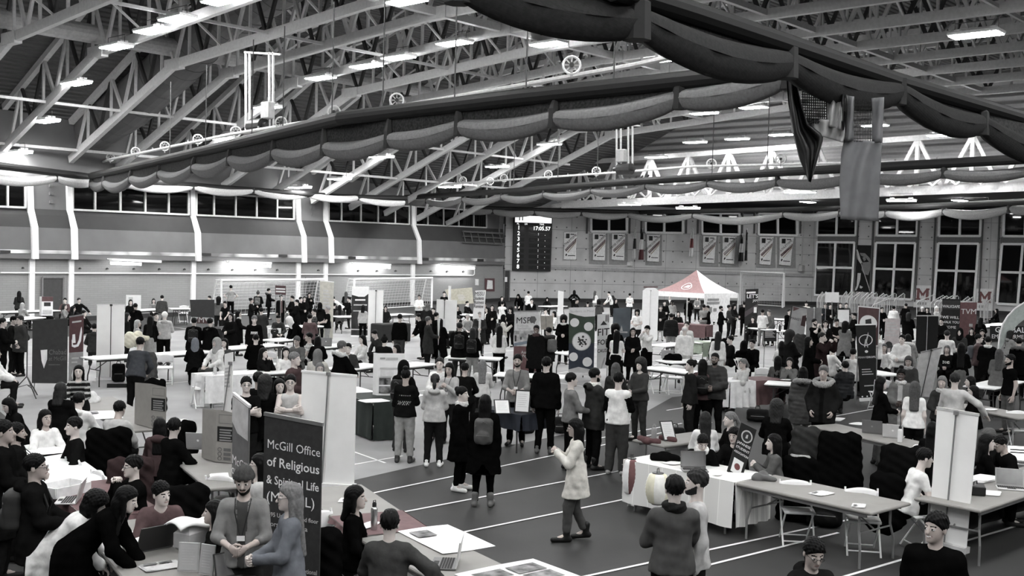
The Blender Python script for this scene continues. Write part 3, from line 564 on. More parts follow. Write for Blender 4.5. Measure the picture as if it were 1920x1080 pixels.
for x0, x1 in ((1104, 1139), (1142, 1177), (1210, 1241), (1312, 1347), (1350, 1385), (1418, 1454), (1457, 1492)):
    y = 438+(x0-1100)*.02; mb.quad(*[onB(x, yy, .06) for x, yy in ((x0, y+57), (x1, y+57.6), (x1, y), (x0, y))])
structure(mb.build('trim_wall_panels', mat('concrete_panel', .27)))
# flags hanging from slanted poles
for i, (x, y0, y1, w, cs, l) in enumerate(((1191, 428, 486, 7, (.7, .05, .65), 'white flag with dark centre, left of the pair beside second window'), (1204, 430, 487, 9, (.02, .75, (.12, .05, .055)), 'dark, white and dull red flag, right of the pair beside second window'), (1298, 430, 482, 8, (.78, (.25, .1, .1), .8), 'white flag with small dull red disc, hanging alone'), (1391, 440, 490, 9, (.03, .6, .02), 'dark and white flag, left of the pair beside the third window'), (1400.5, 431, 489, 5, (.02, .12, .03), 'narrow black flag, right of the pair beside the third window'))):
    t = thing('wall_flag', l, 'flag', (0, 0, 0), 0, 'flags on the concrete wall'); mb = MB(); a, b2 = onB(x+1, y0-2, 1.1), onB(x, y0+18, .05); mb.tube([a, b2], .03, 6); mb.build('flag_pole', WHITE, t); mb = MB()
    def f(u, v, x=x, y0=y0, y1=y1, w=w): return onB(x+(u-.5)*w*(.45+.65*v)-v*2, y0+(y1-y0)*v, .7+.16*math.sin(u*9+v*3))
    mb.sheet(f, 8, 15, .012); mb.m = [0 if (k % 120) % 15 < 5 else 1 if (k % 120) % 15 < 10 else 2 for k in range(len(mb.f))]; mb.build('flag_cloth', [mat('flag', c, .8) for c in cs], t, smooth=True)
mb = MB(); mb.box(onB(1181, 494.5, .15), (.3, .3, .35), bev=.03); tag(mb.build('wall_box', mat('box_white', .7)), 'small white box on the concrete wall under the pair of flags', 'box')
mb = MB(); mb.tube([onB(1508, 403, .1), onB(1502.5, 500, .1)], .05, 6); mb.box(onB(1502.5, 503, .15), (.4, .4, .5), bev=.03); tag(mb.build('wall_box', mat('conduit_grey', .42)), 'grey conduit ending in a box beside the tall windows', 'box')
# pole vaulter mural and two letter M posters
t = thing('mural_panel', 'dark mural panel of an athlete gripping a long pole between windows', 'mural', (0, 0, 0)); P = lambda x, y, o=.12: onC(x, y, o)
mb = MB(); mb.quad(*[P(x, y, .1) for x, y in ((1601, 546), (1632, 548.5), (1637.5, 460), (1605.5, 459.5))]); mb.build('panel', mat('mural_black', .008), t)
mb = MB(); mb.bar(P(1606, 468, .14), P(1631, 545, .14), .1, .03)
def blob(pts, mi):
    mb.add([P(x, y, .15) for x, y in pts], [tuple(range(len(pts)))[::-1]], mi)
blob(((1605, 467), (1608, 468), (1614, 486), (1617, 492), (1613, 494), (1608, 486)), 0); blob(((1612, 474), (1622, 475), (1630, 483), (1633, 490), (1630, 492), (1624, 484), (1614, 479)), 1)
blob(((1617, 492), (1632, 491), (1632, 504), (1628, 516), (1620, 514), (1615, 506)), 1); blob(((1608, 512), (1614, 512), (1613, 524), (1609, 538), (1606, 544), (1602, 545), (1606, 536), (1607, 524)), 0); blob(((1612, 535), (1618, 538), (1615, 541), (1612, 540)), 0); blob(((1617, 483), (1622, 481), (1624, 487), (1620, 490)), 1)
mb.build('athlete_picture', [mat('mural_pale', .55), mat('mural_grey', .2)], t)
for x0, y0, l in ((1715, 535, 'white poster with a dull red letter M, left of two by the rails'), (1831, 541, 'white poster with a dull red letter M, right of two by the rails')):
    q = [P(x0-2.5, y0+41), P(x0+30, y0+42), P(x0+32.5, y0+.5), P(x0, y0)]; t = thing('letter_poster', l, 'poster', (0, 0, 0), 0, 'letter posters'); mb = MB(); mb.quad(*q); mb.build('sheet', mat('poster_white', .7), t)
    pl = lambda u, v: q[0]*(1-u)*(1-v)+q[1]*u*(1-v)+q[2]*u*v+q[3]*(1-u)*v+nC*.03; mb = MB()
    for a in (((.16, .35), (.32, .35), (.32, .86), (.16, .86)), ((.68, .35), (.84, .35), (.84, .86), (.68, .86)), ((.3, .86), (.2, .86), (.46, .5), (.52, .62)), ((.8, .86), (.7, .86), (.46, .6), (.54, .5)), ((.12, .35), (.38, .35), (.38, .42), (.12, .42)), ((.62, .35), (.88, .35), (.88, .42), (.62, .42)), ((.12, .8), (.3, .8), (.3, .87), (.12, .87)), ((.7, .8), (.88, .8), (.88, .87), (.7, .87))): mb.quad(*[pl(*p) for p in a], 0)
    for k in range(4): mb.quad(*[pl(.2+.15*k+a, .12+b) for a, b in ((0, 0), (.1, 0), (.1, .12), (0, .12))], 1)
    mb.build('print', [mat('poster_red', (.2, .1, .1)), mat('poster_print', .3)], t)
# crowd barriers parked in rows before the tall windows
BAR = mat('barrier_steel', .5, .4, .5, .1, metal=.2)
def barrier(x, y, x2, y2, lab):
    a = onz(x, y+32); D = (a-CAM)@FW; d = ray(x, y); a1 = CAM+d*(D/(d@FW)); h = a1[2]; n = np.array([.94, -.35, 0])*2.3; d2 = ray(x2, y2)
    b1 = CAM+d2*((h-CAM_Z)/d2[2]) if False else a1+n; t = thing('crowd_barrier', lab, 'barrier', (0, 0, 0), 0, 'steel barriers by the windows'); mb = MB()
    lx = onP(x2, y2, a1, np.array([-RT[1], RT[0], 0]) if False else FW); b1 = a1+(lx-a1)*1.0+np.array([.5, .35, 0])*.9
    mb.tube([v3(a, 0), a1-np.array([0, 0, .12]), a1+ln_(b1-a1)*.12, b1-ln_(b1-a1)*.12, b1-np.array([0, 0, .12]), v3(b1, 0)], .028, 6); mb.build('frame', BAR, t); mb = MB()
    for k in range(1, 7): p = a1+(b1-a1)*k/7; mb.bar(p, v3(p, .25), .02)
    mb.bar(v3(a1, .25), v3(b1, .25), .03); mb.build('bars', BAR, t); mb = MB()
    for p in (a1, b1): mb.bar(v3(p, .02)-np.array([.2, .2, 0]), v3(p, .02)+np.array([.2, .2, 0]), .05, .04)
    mb.build('feet', BAR, t)
xs = [(1532, 560, 1546, 546), (1538.5, 560, 1553, 546), (1577, 559, 1591, 545), (1585, 559, 1600, 545), (1588, 561, 1606, 546), (1593, 561, 1618, 547), (1602, 561, 1622, 546), (1613, 561, 1632, 548), (1620, 562, 1640, 547), (1625, 562, 1648, 548), (1640, 563, 1662, 549), (1643, 563, 1668, 551), (1653, 563, 1684, 549), (1676, 563, 1700, 549), (1635, 572, 1672, 560)]
for i, q in enumerate(xs): barrier(*q, 'grey steel barrier, %s from the left in the group under the mural' % ordn[i])
xs = [(1719, 566, 1758, 552), (1745, 567, 1775, 553), (1752, 568, 1782, 554), (1760, 568, 1795, 553), (1766, 569, 1802, 554), (1797, 570, 1822, 555), (1803, 570, 1831, 556), (1838, 571, 1858, 560), (1845, 572, 1866, 559)]
for i, q in enumerate(xs): barrier(*q, 'grey steel barrier, %s from the left in the group before the M posters' % ordn[i])
# soccer goals
def goal(g0, g1, y0, back, lab):
    a, b2 = onz(*g0), onz(*g1); h = onP(g0[0], y0, a, FW)[2]; t = thing('soccer_goal', lab, 'goal', (0, 0, 0), 0, 'soccer goals'); bk = v3(ln_(np.array(back)))*1.3; mb = MB()
    mb.tube([a, v3(a, h), v3(b2, h), b2], .07, 8); mb.build('goal_frame', WHITE, t); mb = MB()
    for p in (a, b2): mb.tube([v3(p, h), v3(p, h)+bk*.55, v3(p, .05)+bk, v3(p, .05)], .035, 6)
    mb.tube([v3(a, .05)+bk, v3(b2, .05)+bk], .035, 6); mb.build('back_stays', WHITE, t); mb = MB(); n = 26; W = b2-a
    f = lambda u, s: a+W*u+(v3((0, 0), h)+bk*.55*min(1, s*3.2) if s < .31 else v3((0, 0), h*(1-(s-.31)/.69))+bk*(.55+.45*(s-.31)/.69))-np.array([0, 0, .18*math.sin(min(1, s*1.6)*3.14)*(1-.4*u)])
    for i in range(n+1): mb.tube([f(i/n, s/7) for s in range(8)], .008, 3)
    for s in range(1, 15): mb.tube([f(i/8, s/15) for i in range(9)], .008, 3)
    for p in (a, b2):
        for k in range(1, 9): mb.tube([v3(p, h*k/9), v3(p, h*k/9)+bk*(1-.45*k/9)], .011, 3)
        for k in range(1, 5): mb.tube([v3(p, .05)+bk*k/5, v3(p, h)+bk*.55*k/5], .011, 3)
    mb.build('goal_net', mat('net_cord', .7), t)
goal((414, 598), (606, 588), 526, (.2, 1), 'white soccer goal behind the crowd at left, nearest the camera'); goal((663, 587), (809, 577), 524, (.2, 1), 'white soccer goal in the middle, beside the left wall'); goal((1387, 572), (1467, 577), 509.5, (1, .4), 'white soccer goal at right against the concrete wall')
# canopy tent
def tent():
    zE = 1.95; g = onz(1322, 551, zE); s = 2.75; dx, dy = ln_(np.array([-.03, 1])), ln_(np.array([1, -.1])); c0 = g[:2]; c1 = c0+dx*s*1.05; c2 = c0+dy*s*.95; c3 = c1+dy*s*.95; cc = (c0+c3)/2
    t = thing('canopy_tent', 'white and dull red pop-up canopy tent by the far wall', 'tent', (0, 0, 0)); pk = v3(cc, 3.05); e = [v3(p, zE) for p in (c1, c0, c2, c3)]
    mb = MB()
    for k in range(4):
        a, b2 = e[k], e[(k+1) % 4]
        mb.sheet(lambda u, v, a=a, b2=b2: (a+(b2-a)*u)*(1-v)+pk*v-np.array([0, 0, .28*v*(1-v)*2]), 6, 6, 0, 0 if k in (1, 3) else 1)
    mb.build('roof', [mat('tent_white', .8), mat('tent_red', (.30, .19, .19))], t, smooth=True); mb = MB()
    for k in range(4): a, b2 = e[k], e[(k+1) % 4]; mb.quad(a-np.array([0, 0, .22]), b2-np.array([0, 0, .22]), b2+np.array([0, 0, .02]), a+np.array([0, 0, .02]))
    mb.build('valance', mat('tent_white', .8), t)
    for p in e: mb = MB(); mb.bar(v3(p, 0), v3(p, zE), .05); mb.build('leg', mat('tent_leg', .6), t)
    mb = MB(); a, b2 = e[1], e[2]; n = ln_(np.array([-dy[1], dy[0]])); fn = v3(n if n@(-c0) > 0 else -n)*.02
    mb.quad(v3(a, .6)+fn, v3(a+(b2-a)*.74, .6)+fn, v3(a+(b2-a)*.74, zE-.15)+fn, v3(a, zE-.15)+fn); mb.build('side_sheet', mat('tent_white', .8), t)
    m2 = MB(); w = b2-a
    for k, (u0, u1, z0, z1) in enumerate(((.06, .4, 1.62, 1.72), (.04, .42, 1.46, 1.56), (.08, .2, 1.05, 1.32), (.24, .34, 1.1, 1.25))): m2.quad(*[v3(a+w*u, z)+fn*1.8 for u, z in ((u0, z0), (u1, z0), (u1, z1), (u0, z1))])
    m2.build('side_print', GREYP, t)
    m3 = MB(); a, b2 = e[0], e[1]; f = lambda u, v: (a+(b2-a)*u)*(1-v)+pk*v-np.array([0, 0, .28*v*(1-v)*2])+np.array([0, 0, .03])
    for k in range(20): an = k*math.pi/10; a2 = an+math.pi/10; m3.quad(*[f(.55+r*.15*math.cos(q), .36+r*.17*math.sin(q)) for r, q in ((1, an), (1, a2), (.86, a2), (.86, an))])
    m3.quad(*[f(u, v) for u, v in ((.47, .3), (.62, .3), (.66, .42), (.55, .42))]); m3.build('roof_emblem', mat('tent_white', .8), t)
tent()
# ================================================================ people: posed figures grown from distance fields
def ln(v): return v/(np.linalg.norm(v)+1e-9)
def rotx(a): c, s = math.cos(a), math.sin(a); return np.array([[1, 0, 0], [0, c, -s], [0, s, c]])
def rotz(a): c, s = math.cos(a), math.sin(a); return np.array([[c, -s, 0], [s, c, 0], [0, 0, 1.]])
def smin(a, b, k):
    h = np.maximum(k-np.abs(a-b), 0)/k; return np.minimum(a, b)-h*h*k*0.25
def smax(a, b, k): return -smin(-a, -b, k)
class Gd:
    """a rectilinear grid; local() gives coordinates in a rotated frame"""
    def __init__(s, lo, hi, h, fine=None, hf=None):
        ax = []
        for i in range(3):
            a = np.arange(lo[i], hi[i]+h, h)
            if fine is not None:
                f0, f1 = fine[0][i], fine[1][i]; a = np.concatenate([a[a < f0-hf*0.6], np.arange(f0, f1+hf*0.5, hf), a[a > f1+hf*0.6]])
            ax.append(a.astype(np.float32))
        s.ax = ax; s.X = ax[0][:, None, None]; s.Y = ax[1][None, :, None]; s.Z = ax[2][None, None, :]
    def local(s, o, M=None):
        x, y, z = s.X-np.float32(o[0]), s.Y-np.float32(o[1]), s.Z-np.float32(o[2])
        if M is None: return x, y, z
        M = M.astype(np.float32); return tuple(M[0, i]*x+M[1, i]*y+M[2, i]*z for i in range(3))
def seg(g, a, b, r1, r2):
    a = np.array(a, np.float32); ba = np.array(b, np.float32)-a; L = max(float(ba@ba), 1e-9)
    x, y, z = g.X-a[0], g.Y-a[1], g.Z-a[2]
    t = np.clip((x*ba[0]+y*ba[1]+z*ba[2])/L, 0, 1)
    return np.sqrt((x-t*ba[0])**2+(y-t*ba[1])**2+(z-t*ba[2])**2)-(r1+(r2-r1)*t)
def segl(q, a, b, r1, r2, sy=1.0):
    x, y, z = q; y = y/sy; a = np.array([a[0], a[1]/sy, a[2]]); b = np.array([b[0], b[1]/sy, b[2]]); ba = b-a; L = max(float(ba@ba), 1e-9)
    x = x-np.float32(a[0]); y = y-np.float32(a[1]); z = z-np.float32(a[2]); ba = ba.astype(np.float32)
    t = np.clip((x*ba[0]+y*ba[1]+z*ba[2])/L, 0, 1)
    return (np.sqrt((x-t*ba[0])**2+(y-t*ba[1])**2+(z-t*ba[2])**2)-(r1+(r2-r1)*t))*min(1.0, sy+0.15)
def ell(q, c, r):
    x, y, z = q[0]-np.float32(c[0]), q[1]-np.float32(c[1]), q[2]-np.float32(c[2])
    k0 = np.sqrt((x/r[0])**2+(y/r[1])**2+(z/r[2])**2); k1 = np.sqrt((x/r[0]**2)**2+(y/r[1]**2)**2+(z/r[2]**2)**2)
    return k0*(k0-1)/(k1+1e-6)
def snets(V, ax):
    S = V < 0; n = np.zeros(tuple(d-1 for d in V.shape), np.int8)
    cs = [(i, j, k) for i in (0, 1) for j in (0, 1) for k in (0, 1)]
    sl = lambda A, c: A[c[0]:A.shape[0]-1+c[0], c[1]:A.shape[1]-1+c[1], c[2]:A.shape[2]-1+c[2]]
    for c in cs: n += sl(S, c)
    mk = (n > 0) & (n < 8); ii = np.argwhere(mk)
    if len(ii) == 0: return np.zeros((0, 3)), np.zeros((0, 4), int)
    idx = -np.ones(mk.shape, np.int64); idx[mk] = np.arange(len(ii)); acc = np.zeros((len(ii), 3)); cnt = np.zeros(len(ii))
    vals = {c: sl(V, c)[mk] for c in cs}
    for a in cs:
        for d in range(3):
            if a[d]: continue
            b = tuple(1 if e == d else a[e] for e in range(3)); va, vb = vals[a], vals[b]; cr = (va < 0) != (vb < 0)
            t = np.where(cr, va/np.where(cr, va-vb, 1), 0); p = np.zeros((len(ii), 3)); p[:] = a; p[:, d] += t; acc[cr] += p[cr]; cnt[cr] += 1
    fr = acc/cnt[:, None]; P = np.empty_like(fr)
    for d in range(3): i0 = ii[:, d]; P[:, d] = ax[d][i0]+fr[:, d]*(ax[d][i0+1]-ax[d][i0])
    Q = []
    for d in range(3):
        e, f = (d+1) % 3, (d+2) % 3; s0 = [slice(None)]*3; s1 = [slice(None)]*3; s0[d] = slice(0, -1); s1[d] = slice(1, None)
        A, B = S[tuple(s0)], S[tuple(s1)]; cr = A != B; pt = np.argwhere(cr)
        ok = (pt[:, e] > 0) & (pt[:, f] > 0) & (pt[:, e] < S.shape[e]-1) & (pt[:, f] < S.shape[f]-1); pt = pt[ok]; ins = A[tuple(pt.T)]
        def cell(de, df): c = pt.copy(); c[:, e] -= de; c[:, f] -= df; return idx[tuple(c.T)]
        q = np.stack([cell(1, 1), cell(0, 1), cell(0, 0), cell(1, 0)], 1); q[~ins] = q[~ins][:, ::-1]; Q.append(q)
    Q = np.concatenate(Q); Q = Q[(Q >= 0).all(1)]; return P, Q
def np_mesh(name, P, Q, nm=1, mi=None):
    me = bpy.data.meshes.new(name); me.vertices.add(len(P)); me.vertices.foreach_set('co', np.ascontiguousarray(P, np.float32).ravel())
    me.loops.add(Q.size); me.loops.foreach_set('vertex_index', np.ascontiguousarray(Q, np.int32).ravel())
    me.polygons.add(len(Q)); me.polygons.foreach_set('loop_start', np.arange(0, Q.size, 4, dtype=np.int32))
    for _ in range(nm): me.materials.append(None)
    if mi is not None: me.polygons.foreach_set('material_index', mi.astype(np.int32))
    me.update(calc_edges=True); me.polygons.foreach_set('use_smooth', np.ones(len(Q), bool)); me.validate(); return me

# ---- hands, grown once per grip (wrist at the origin, fingers along +z, palm towards -y, thumb at +x)
_H = {}
def hand(kind):
    if kind in _H: return _H[kind]
    cu = {'relax': (20, 24, 18), 'grip': (62, 70, 40), 'flat': (3, 6, 4)}[kind]
    g = Gd((-.07, -.11, -.03), (.105, .04, .215), .0062); q = (g.X+0*g.Y+0*g.Z, g.Y+0*g.X+0*g.Z, g.Z+0*g.X+0*g.Y)
    d = segl(q, (0, 0, -.02), (0, 0, .03), .027, .03, .72)
    for x in (-.024, 0, .022): d = smin(d, segl(q, (x*.7, 0, .025), (x*1.15, 0, .088), .02, .0155, .8), .02)
    for k, (x, L) in enumerate(((.031, .072), (.011, .08), (-.010, .074), (-.030, .058))):
        p = np.array([x, 0, .088]); an = 0; dx = x*0.25; r = .0092
        for j, fr in enumerate((.45, .31, .24)):
            an += R(cu[j]+(k-1.5)*3); nx = p+np.array([dx*fr*.6, -math.sin(an)*L*fr, math.cos(an)*L*fr]); d = smin(d, seg(g, p, nx, r, r-.0008), .006); p = nx; r -= .0007
    tp = [np.array([.026, -.004, .022]), np.array([.052, -.018, .05]), np.array([.058, -.034 if kind != 'flat' else -.02, .083]), np.array([.05 if kind == 'grip' else .06, -.05 if kind != 'flat' else -.022, .103])]
    for j in range(3): d = smin(d, seg(g, tp[j], tp[j+1], (.015, .0115, .0098)[j], (.0115, .0098, .0085)[j]), .008)
    _H[kind] = snets(d, g.ax); return _H[kind]

ARM = {  # wrist from shoulder (outwards, back, up), elbow hint, hand grip
 'down': ((.055, -.05, -.53), (.3, 1, 0), 'relax'), 'hold': ((-.10, -.31, -.30), (.8, .5, -.6), 'grip'), 'phone': ((-.09, -.28, -.10), (.5, .1, -1), 'grip'),
 'cross': ((-.27, -.20, -.25), (.8, -.1, -.6), 'flat'), 'hips': ((.0, -.08, -.38), (1, .35, 0), 'grip'), 'pocket': ((.035, -.10, -.45), (.7, 1, 0), 'relax'),
 'chin': ((-.13, -.19, .06), (.4, -.3, -1), 'grip'), 'table': ((-.06, -.36, -.31), (.9, .3, -.5), 'flat'), 'reach': ((-.02, -.44, -.27), (.6, .2, -.6), 'relax'),
 'up': ((.04, -.30, .12), (.5, -.2, -1), 'grip'), 'strap': ((-.05, -.17, -.05), (.4, .1, -1), 'grip'), 'lap': ((-.02, -.27, -.40), (.9, .6, 0), 'relax'),
 'hug': ((-.22, -.24, -.16), (.9, -.1, -.5), 'flat'), 'knee': ((0, -.38, -.36), (.6, .3, -.4), 'relax'), 'side': ((.34, -.12, -.34), (.6, .6, 0), 'flat'), 'face': ((-.11, -.22, .12), (.6, -.2, -1), 'grip')}
def skeleton(pose, b):
    """joints in metres for a 1.72 m figure facing -y; b: shoulder build"""
    base, arms = (pose.split(':')+['down'])[:2]; nums = [w for w in base.split('_')[1:]]; base = base.split('_')[0]
    lean = {'st': 1, 'walk': 3, 'sit': 5, 'bend': 48, 'lean': 22, 'slump': 22}[base]
    for w in nums:
        if w[0] == 'l': lean = float(w[1:])
    hy = 0.; hp = 0.
    for w in nums:
        if w[0] == 'y': hy = float(w[1:])
        if w[0] == 'p': hp = float(w[1:])
    J = {}; sit = base in ('sit', 'slump'); pz = .545 if sit else .93
    if base == 'bend': pz = .91
    J['pel'] = np.array([0, 0.04*(base == 'bend'), pz]); T = rotx(R(lean)); J['T'] = T; tp = lambda v: J['pel']+T@np.array(v, float)
    for s, n in ((1, 'L'), (-1, 'R')):
        hip = J['pel']+np.array([s*.088, 0, -.03])
        if sit: kn, an, to = hip+[s*.035, -.43, .0], hip+[s*.03, -.40, -.43], None
        elif base == 'walk': kn, an, to = (hip+[0, -.11, -.40], hip+[0, -.13, -.815], None) if s > 0 else (hip+[0, -.02, -.42], hip+[0, .15, -.79], 'b')
        else: kn, an, to = hip+[s*.014, -.02, -.42], hip+[s*.03, .02, -.82], None
        an = np.array(an); an[2] = max(an[2], .085); J['hip'+n] = hip; J['kn'+n] = np.array(kn); J['an'+n] = an
        J['toe'+n] = an+(np.array([s*.03, -.165, -.05]) if to is None else np.array([0, -.155, -.07]))
        sh = tp((s*.162*b, .008, .425)); J['sh'+n] = sh
        a = arms.split('/'); a = a[0] if (s < 0 or len(a) < 2) else a[1]      # right/left
        w, pole, gr = ARM[a]; U, Fo = .285, .255
        Ta = T if base not in ('bend',) else rotx(R(lean*.62))
        w = Ta@np.array([s*w[0], w[1], w[2]]); pole = np.array([s*pole[0], pole[1], pole[2]]); D = min(np.linalg.norm(w), U+Fo-.01); dr = ln(w)
        c = (U*U+D*D-Fo*Fo)/(2*U*D); c = max(-1, min(1, c)); pp = ln(pole-dr*(pole@dr)); J['el'+n] = sh+dr*U*c+pp*U*math.sqrt(max(0, 1-c*c)); J['wr'+n] = sh+dr*D; J['gr'+n] = gr
        J['pose'+n] = a
    J['neck'] = tp((0, .012, .47)); HB = rotx(R(lean*0.45+hp)); J['HM'] = rotz(R(hy))@HB if False else HB@rotz(R(hy))
    J['head'] = J['neck']+(rotx(R(lean*.8+hp*.5)))@np.array([0, -.012, .185]); J['lean'] = lean; J['sit'] = sit; J['base'] = base; J['b'] = b
    return J
def bounds(J, m=.2): P = np.array([v for k, v in J.items() if isinstance(v, np.ndarray) and v.shape == (3,)]); return P.min(0)-m, P.max(0)+m
def body_sdf(g, J, sk, sleeves, legs, nose=True):
    b = J['b']; q = g.local(J['pel'], J['T']); s = sk
    d = segl(q, (0, 0, -.02), (0, 0, .08), .15-s, .135-s, .68); d = smin(d, segl(q, (0, 0, .08), (0, .005, .35), .13-s, .158*b-s, .62), .06)
    d = smin(d, segl(q, (-.11*b, .006, .415), (.11*b, .006, .415), .05-s, .05-s), .07)
    for n in 'LR':
        l = s if legs else 0
        d = smin(d, seg(g, J['hip'+n], J['kn'+n], .085-l, .056-l), .05); d = smin(d, seg(g, J['kn'+n], J['an'+n], .055-l, .036-l*.5), .03)
        d = smin(d, seg(g, J['an'+n], J['toe'+n], .036, .026), .03)
        l = s if sleeves else 0
        d = smin(d, seg(g, J['sh'+n], J['el'+n], .049-l, .039-l), .04); d = smin(d, seg(g, J['el'+n], J['wr'+n], .038-l, .026-l*.3), .03)
    d = smin(d, seg(g, J['neck'], J['head']+J['HM']@np.array([0, .02, -.05]), .056, .05), .04)
    h = g.local(J['head'], J['HM'])
    f = smin(ell(h, (0, .012, .03), (.074, .093, .086)), ell(h, (0, -.026, -.045), (.056, .064, .069)), .05)
    f = smin(f, ell(h, (0, -.072, -.088), (.022, .02, .018)), .03)
    for x in (-1, 1): f = smax(f, -ell(h, (x*.031, -.1, .006), (.02, .017, .012)), .012); f = smin(f, ell(h, (x*.077, .014, -.005), (.011, .019, .031)), .008)
    for x in (-1, 1): f = np.minimum(f, ell(h, (x*.031, -.0745, .006), (.0145, .0145, .0125)))
    f = smin(f, segl(h, (0, -.086, .012), (0, -.107, -.022), .008, .013), .012); f = smin(f, ell(h, (0, -.083, -.056), (.023, .014, .009)), .008)
    return smin(d, f, .025)
def face_ids(P, Q, J, beard, smile):
    c = (P[Q].mean(1)-J['head'])@J['HM']; x, y, z = np.abs(c[:, 0]), c[:, 1], c[:, 2]; mi = np.zeros(len(Q), int); fr = y < -.045
    e = ((x-.031)/.0155)**2+((z-.006)/.0085)**2 < 1; mi[fr & e] = 1
    w = ((x-.031)/.013)**2+((z-.006)/.008)**2; ir = ((x-.031)/.0075)**2+((z-.006)/.009)**2 < 1; mi[fr & e & ~ir & (w < 1.6)] = 4; mi[fr & e & (z > .0105)] = 2
    mi[fr & (np.abs(x-.032) < .019) & (np.abs(z-.0275-.12*(.03-np.abs(x-.03))) < .0052)] = 2
    wd = .031 if smile else .022; mi[fr & (x < wd) & (np.abs(z+.056-(x*x*9 if smile else 0)) < .0062)] = 3
    if smile: mi[fr & (x < wd-.006) & (np.abs(z+.054-x*x*9) < .0036)] = 4
    if beard:
        m = ((y < .004) & (z < -.012+.62*y) & (z > -.092+.35*y)) | (fr & (x < .028) & (z > -.05) & (z < -.037)); mi[m & (mi == 0)] = 2
    return mi
HAIR_LEN = {'long': .34, 'longer': .46, 'bob': .16, 'mid': .24}
def hair_sdf(g, J, st):
    h = g.local(J['head'], J['HM']); x, y, z = h; ax = np.abs(x); wv = .006*np.sin(x*130+y*70+z*20)*np.sin(z*85+y*120)+.003*np.sin(x*260+z*90)
    f = -y*.7-z*.7
    if st in ('beanie', 'pom'):
        d = np.maximum(ell(h, (0, .014, .045), (.092, .108, .1)), -(z-.035+y*.25)); r = np.maximum(ell(h, (0, .014, .03), (.099, .116, .12)), np.abs(z-.045+y*.25)-.02)
        d = smin(d, r, .01)+.002*np.sin(ax*200)
        if st == 'pom': d = np.minimum(d, ell(h, (0, .02, .158), (.035, .035, .032)))
        return smin(d, np.maximum(ell(h, (0, .02, .02), (.082, .1, .09)), np.maximum(f-.02, -y-.02)), .005)
    if st in ('hijab', 'hoodup'):
        k = .012 if st == 'hoodup' else 0; d = ell(h, (0, .014, .02), (.094+k, .112+k, .12+k)); n = J['neck']; d = smin(d, seg(g, J['head']+[0, .02, -.06], n+[0, 0, -.02], .1, .12+k), .05)
        return np.maximum(d, -ell(h, (0, -.12, -.012), (.062, .085, .088)))
    if st == 'cap':
        d = np.maximum(ell(h, (0, .012, .04), (.088, .105, .088)), -(z-.035)); d = np.minimum(d, ell(h, (0, -.12, .045), (.07, .075, .008)))
        return np.minimum(d, np.maximum(ell(h, (0, .02, .02), (.082, .1, .09)), f-.005))
    big = {'curly': .028, 'afro': .05, 'buzz': -.007, 'thin': -.008}.get(st, 0.0)
    if st in ('curly', 'afro'): wv = .008*np.sin(x*120+1)*np.sin(z*110)*np.sin(y*115)
    if st in HAIR_LEN: wv = wv*.55
    d = ell(h, (0, .018, .044+big*.3), (.087+big, .104+big, .096+big*.9))+wv
    d = smax(d, f-(.012 if st not in ('long', 'longer', 'mid', 'bob', 'curly', 'afro') else .006+big), .012)
    if st in ('thin',): d = np.maximum(d, z-.075)
    if st == 'top': d = smin(d, ell(h, (0, -.03, .105), (.062, .06, .035)), .02)
    if st in HAIR_LEN or st in ('curly', 'afro'):
        L = HAIR_LEN.get(st, .17); hd = J['head']; bk = J['T']@np.array([0, .03, 0]); dn = np.array([0, .0, -L])
        e = segl(h, (0, .045, .03), (0, .052, -.06), .083+big*.7, .082+big*.7)
        lo = J['head']+J['HM']@np.array([0, .06, -.05]); w = .075+big*.5
        for sx in (-.045, 0, .045): e = smin(e, seg(g, lo+[sx, 0, 0], lo+[sx*1.15, .03, 0]+dn+bk, w*.62, .035), .04)
        for sx in (-1, 1):
            a = J['head']+J['HM']@np.array([sx*.072, .015, .02]); e = smin(e, seg(g, a, a+[sx*.012, .0, -min(L, .3)*.9], .027+big*.6, .022), .03)
        e = e+wv*.5; e = np.maximum(e, -ell(h, (0, -.115, -.03), (.06, .09, .098))); e = np.maximum(e, -(y+.062)); d = smin(d, e, .02)
    if st in ('bun',): d = smin(d, ell(h, (0, .1, .085), (.046, .046, .046)), .015)
    if st == 'topbun': d = smin(d, ell(h, (0, .045, .155), (.05, .05, .042)), .015)
    if st == 'pony':
        a = J['head']+J['HM']@np.array([0, .112, .045]); d = smin(d, seg(g, a, a+[0, .045, -.1], .03, .033), .02); d = smin(d, seg(g, a+[0, .045, -.1], a+[0, .03, -.27], .033, .014), .02)
    return d
# garment table: inflate, hem (torso z), sleeve, flare, hood, collar
TOPS = {'tee': (.016, -.09, .55, .01, 0, 0), 'tank': (.014, -.09, 0, .01, 0, 0), 'sweater': (.024, -.08, 2, .006, 0, .01), 'shirt': (.018, -.10, 2, .012, 0, .018), 'blouse': (.026, -.06, 2, .01, 0, 0),
 'rolled': (.018, -.10, 1.35, .012, 0, .018), 'hoodie': (.03, -.09, 2, .01, 1, .02), 'jacket': (.036, -.12, 2, .02, 0, .025), 'parka': (.043, -.24, 2, .008, 1, .04), 'furparka': (.042, -.24, 2, .005, 2, .04),
 'coat': (.042, -.42, 2, .05, 0, .03), 'longcoat': (.042, -.55, 2, .06, 0, .03), 'puffer': (.056, -.11, 2, .0, 0, .045), 'longpuffer': (.054, -.36, 2, .02, 2, .03), 'shawl': (.06, -.16, 1.2, .05, 0, .03), 'cardigan': (.032, -.30, 2, .03, 0, .01), 'dress': (.02, -.45, .55, .09, 0, 0)}
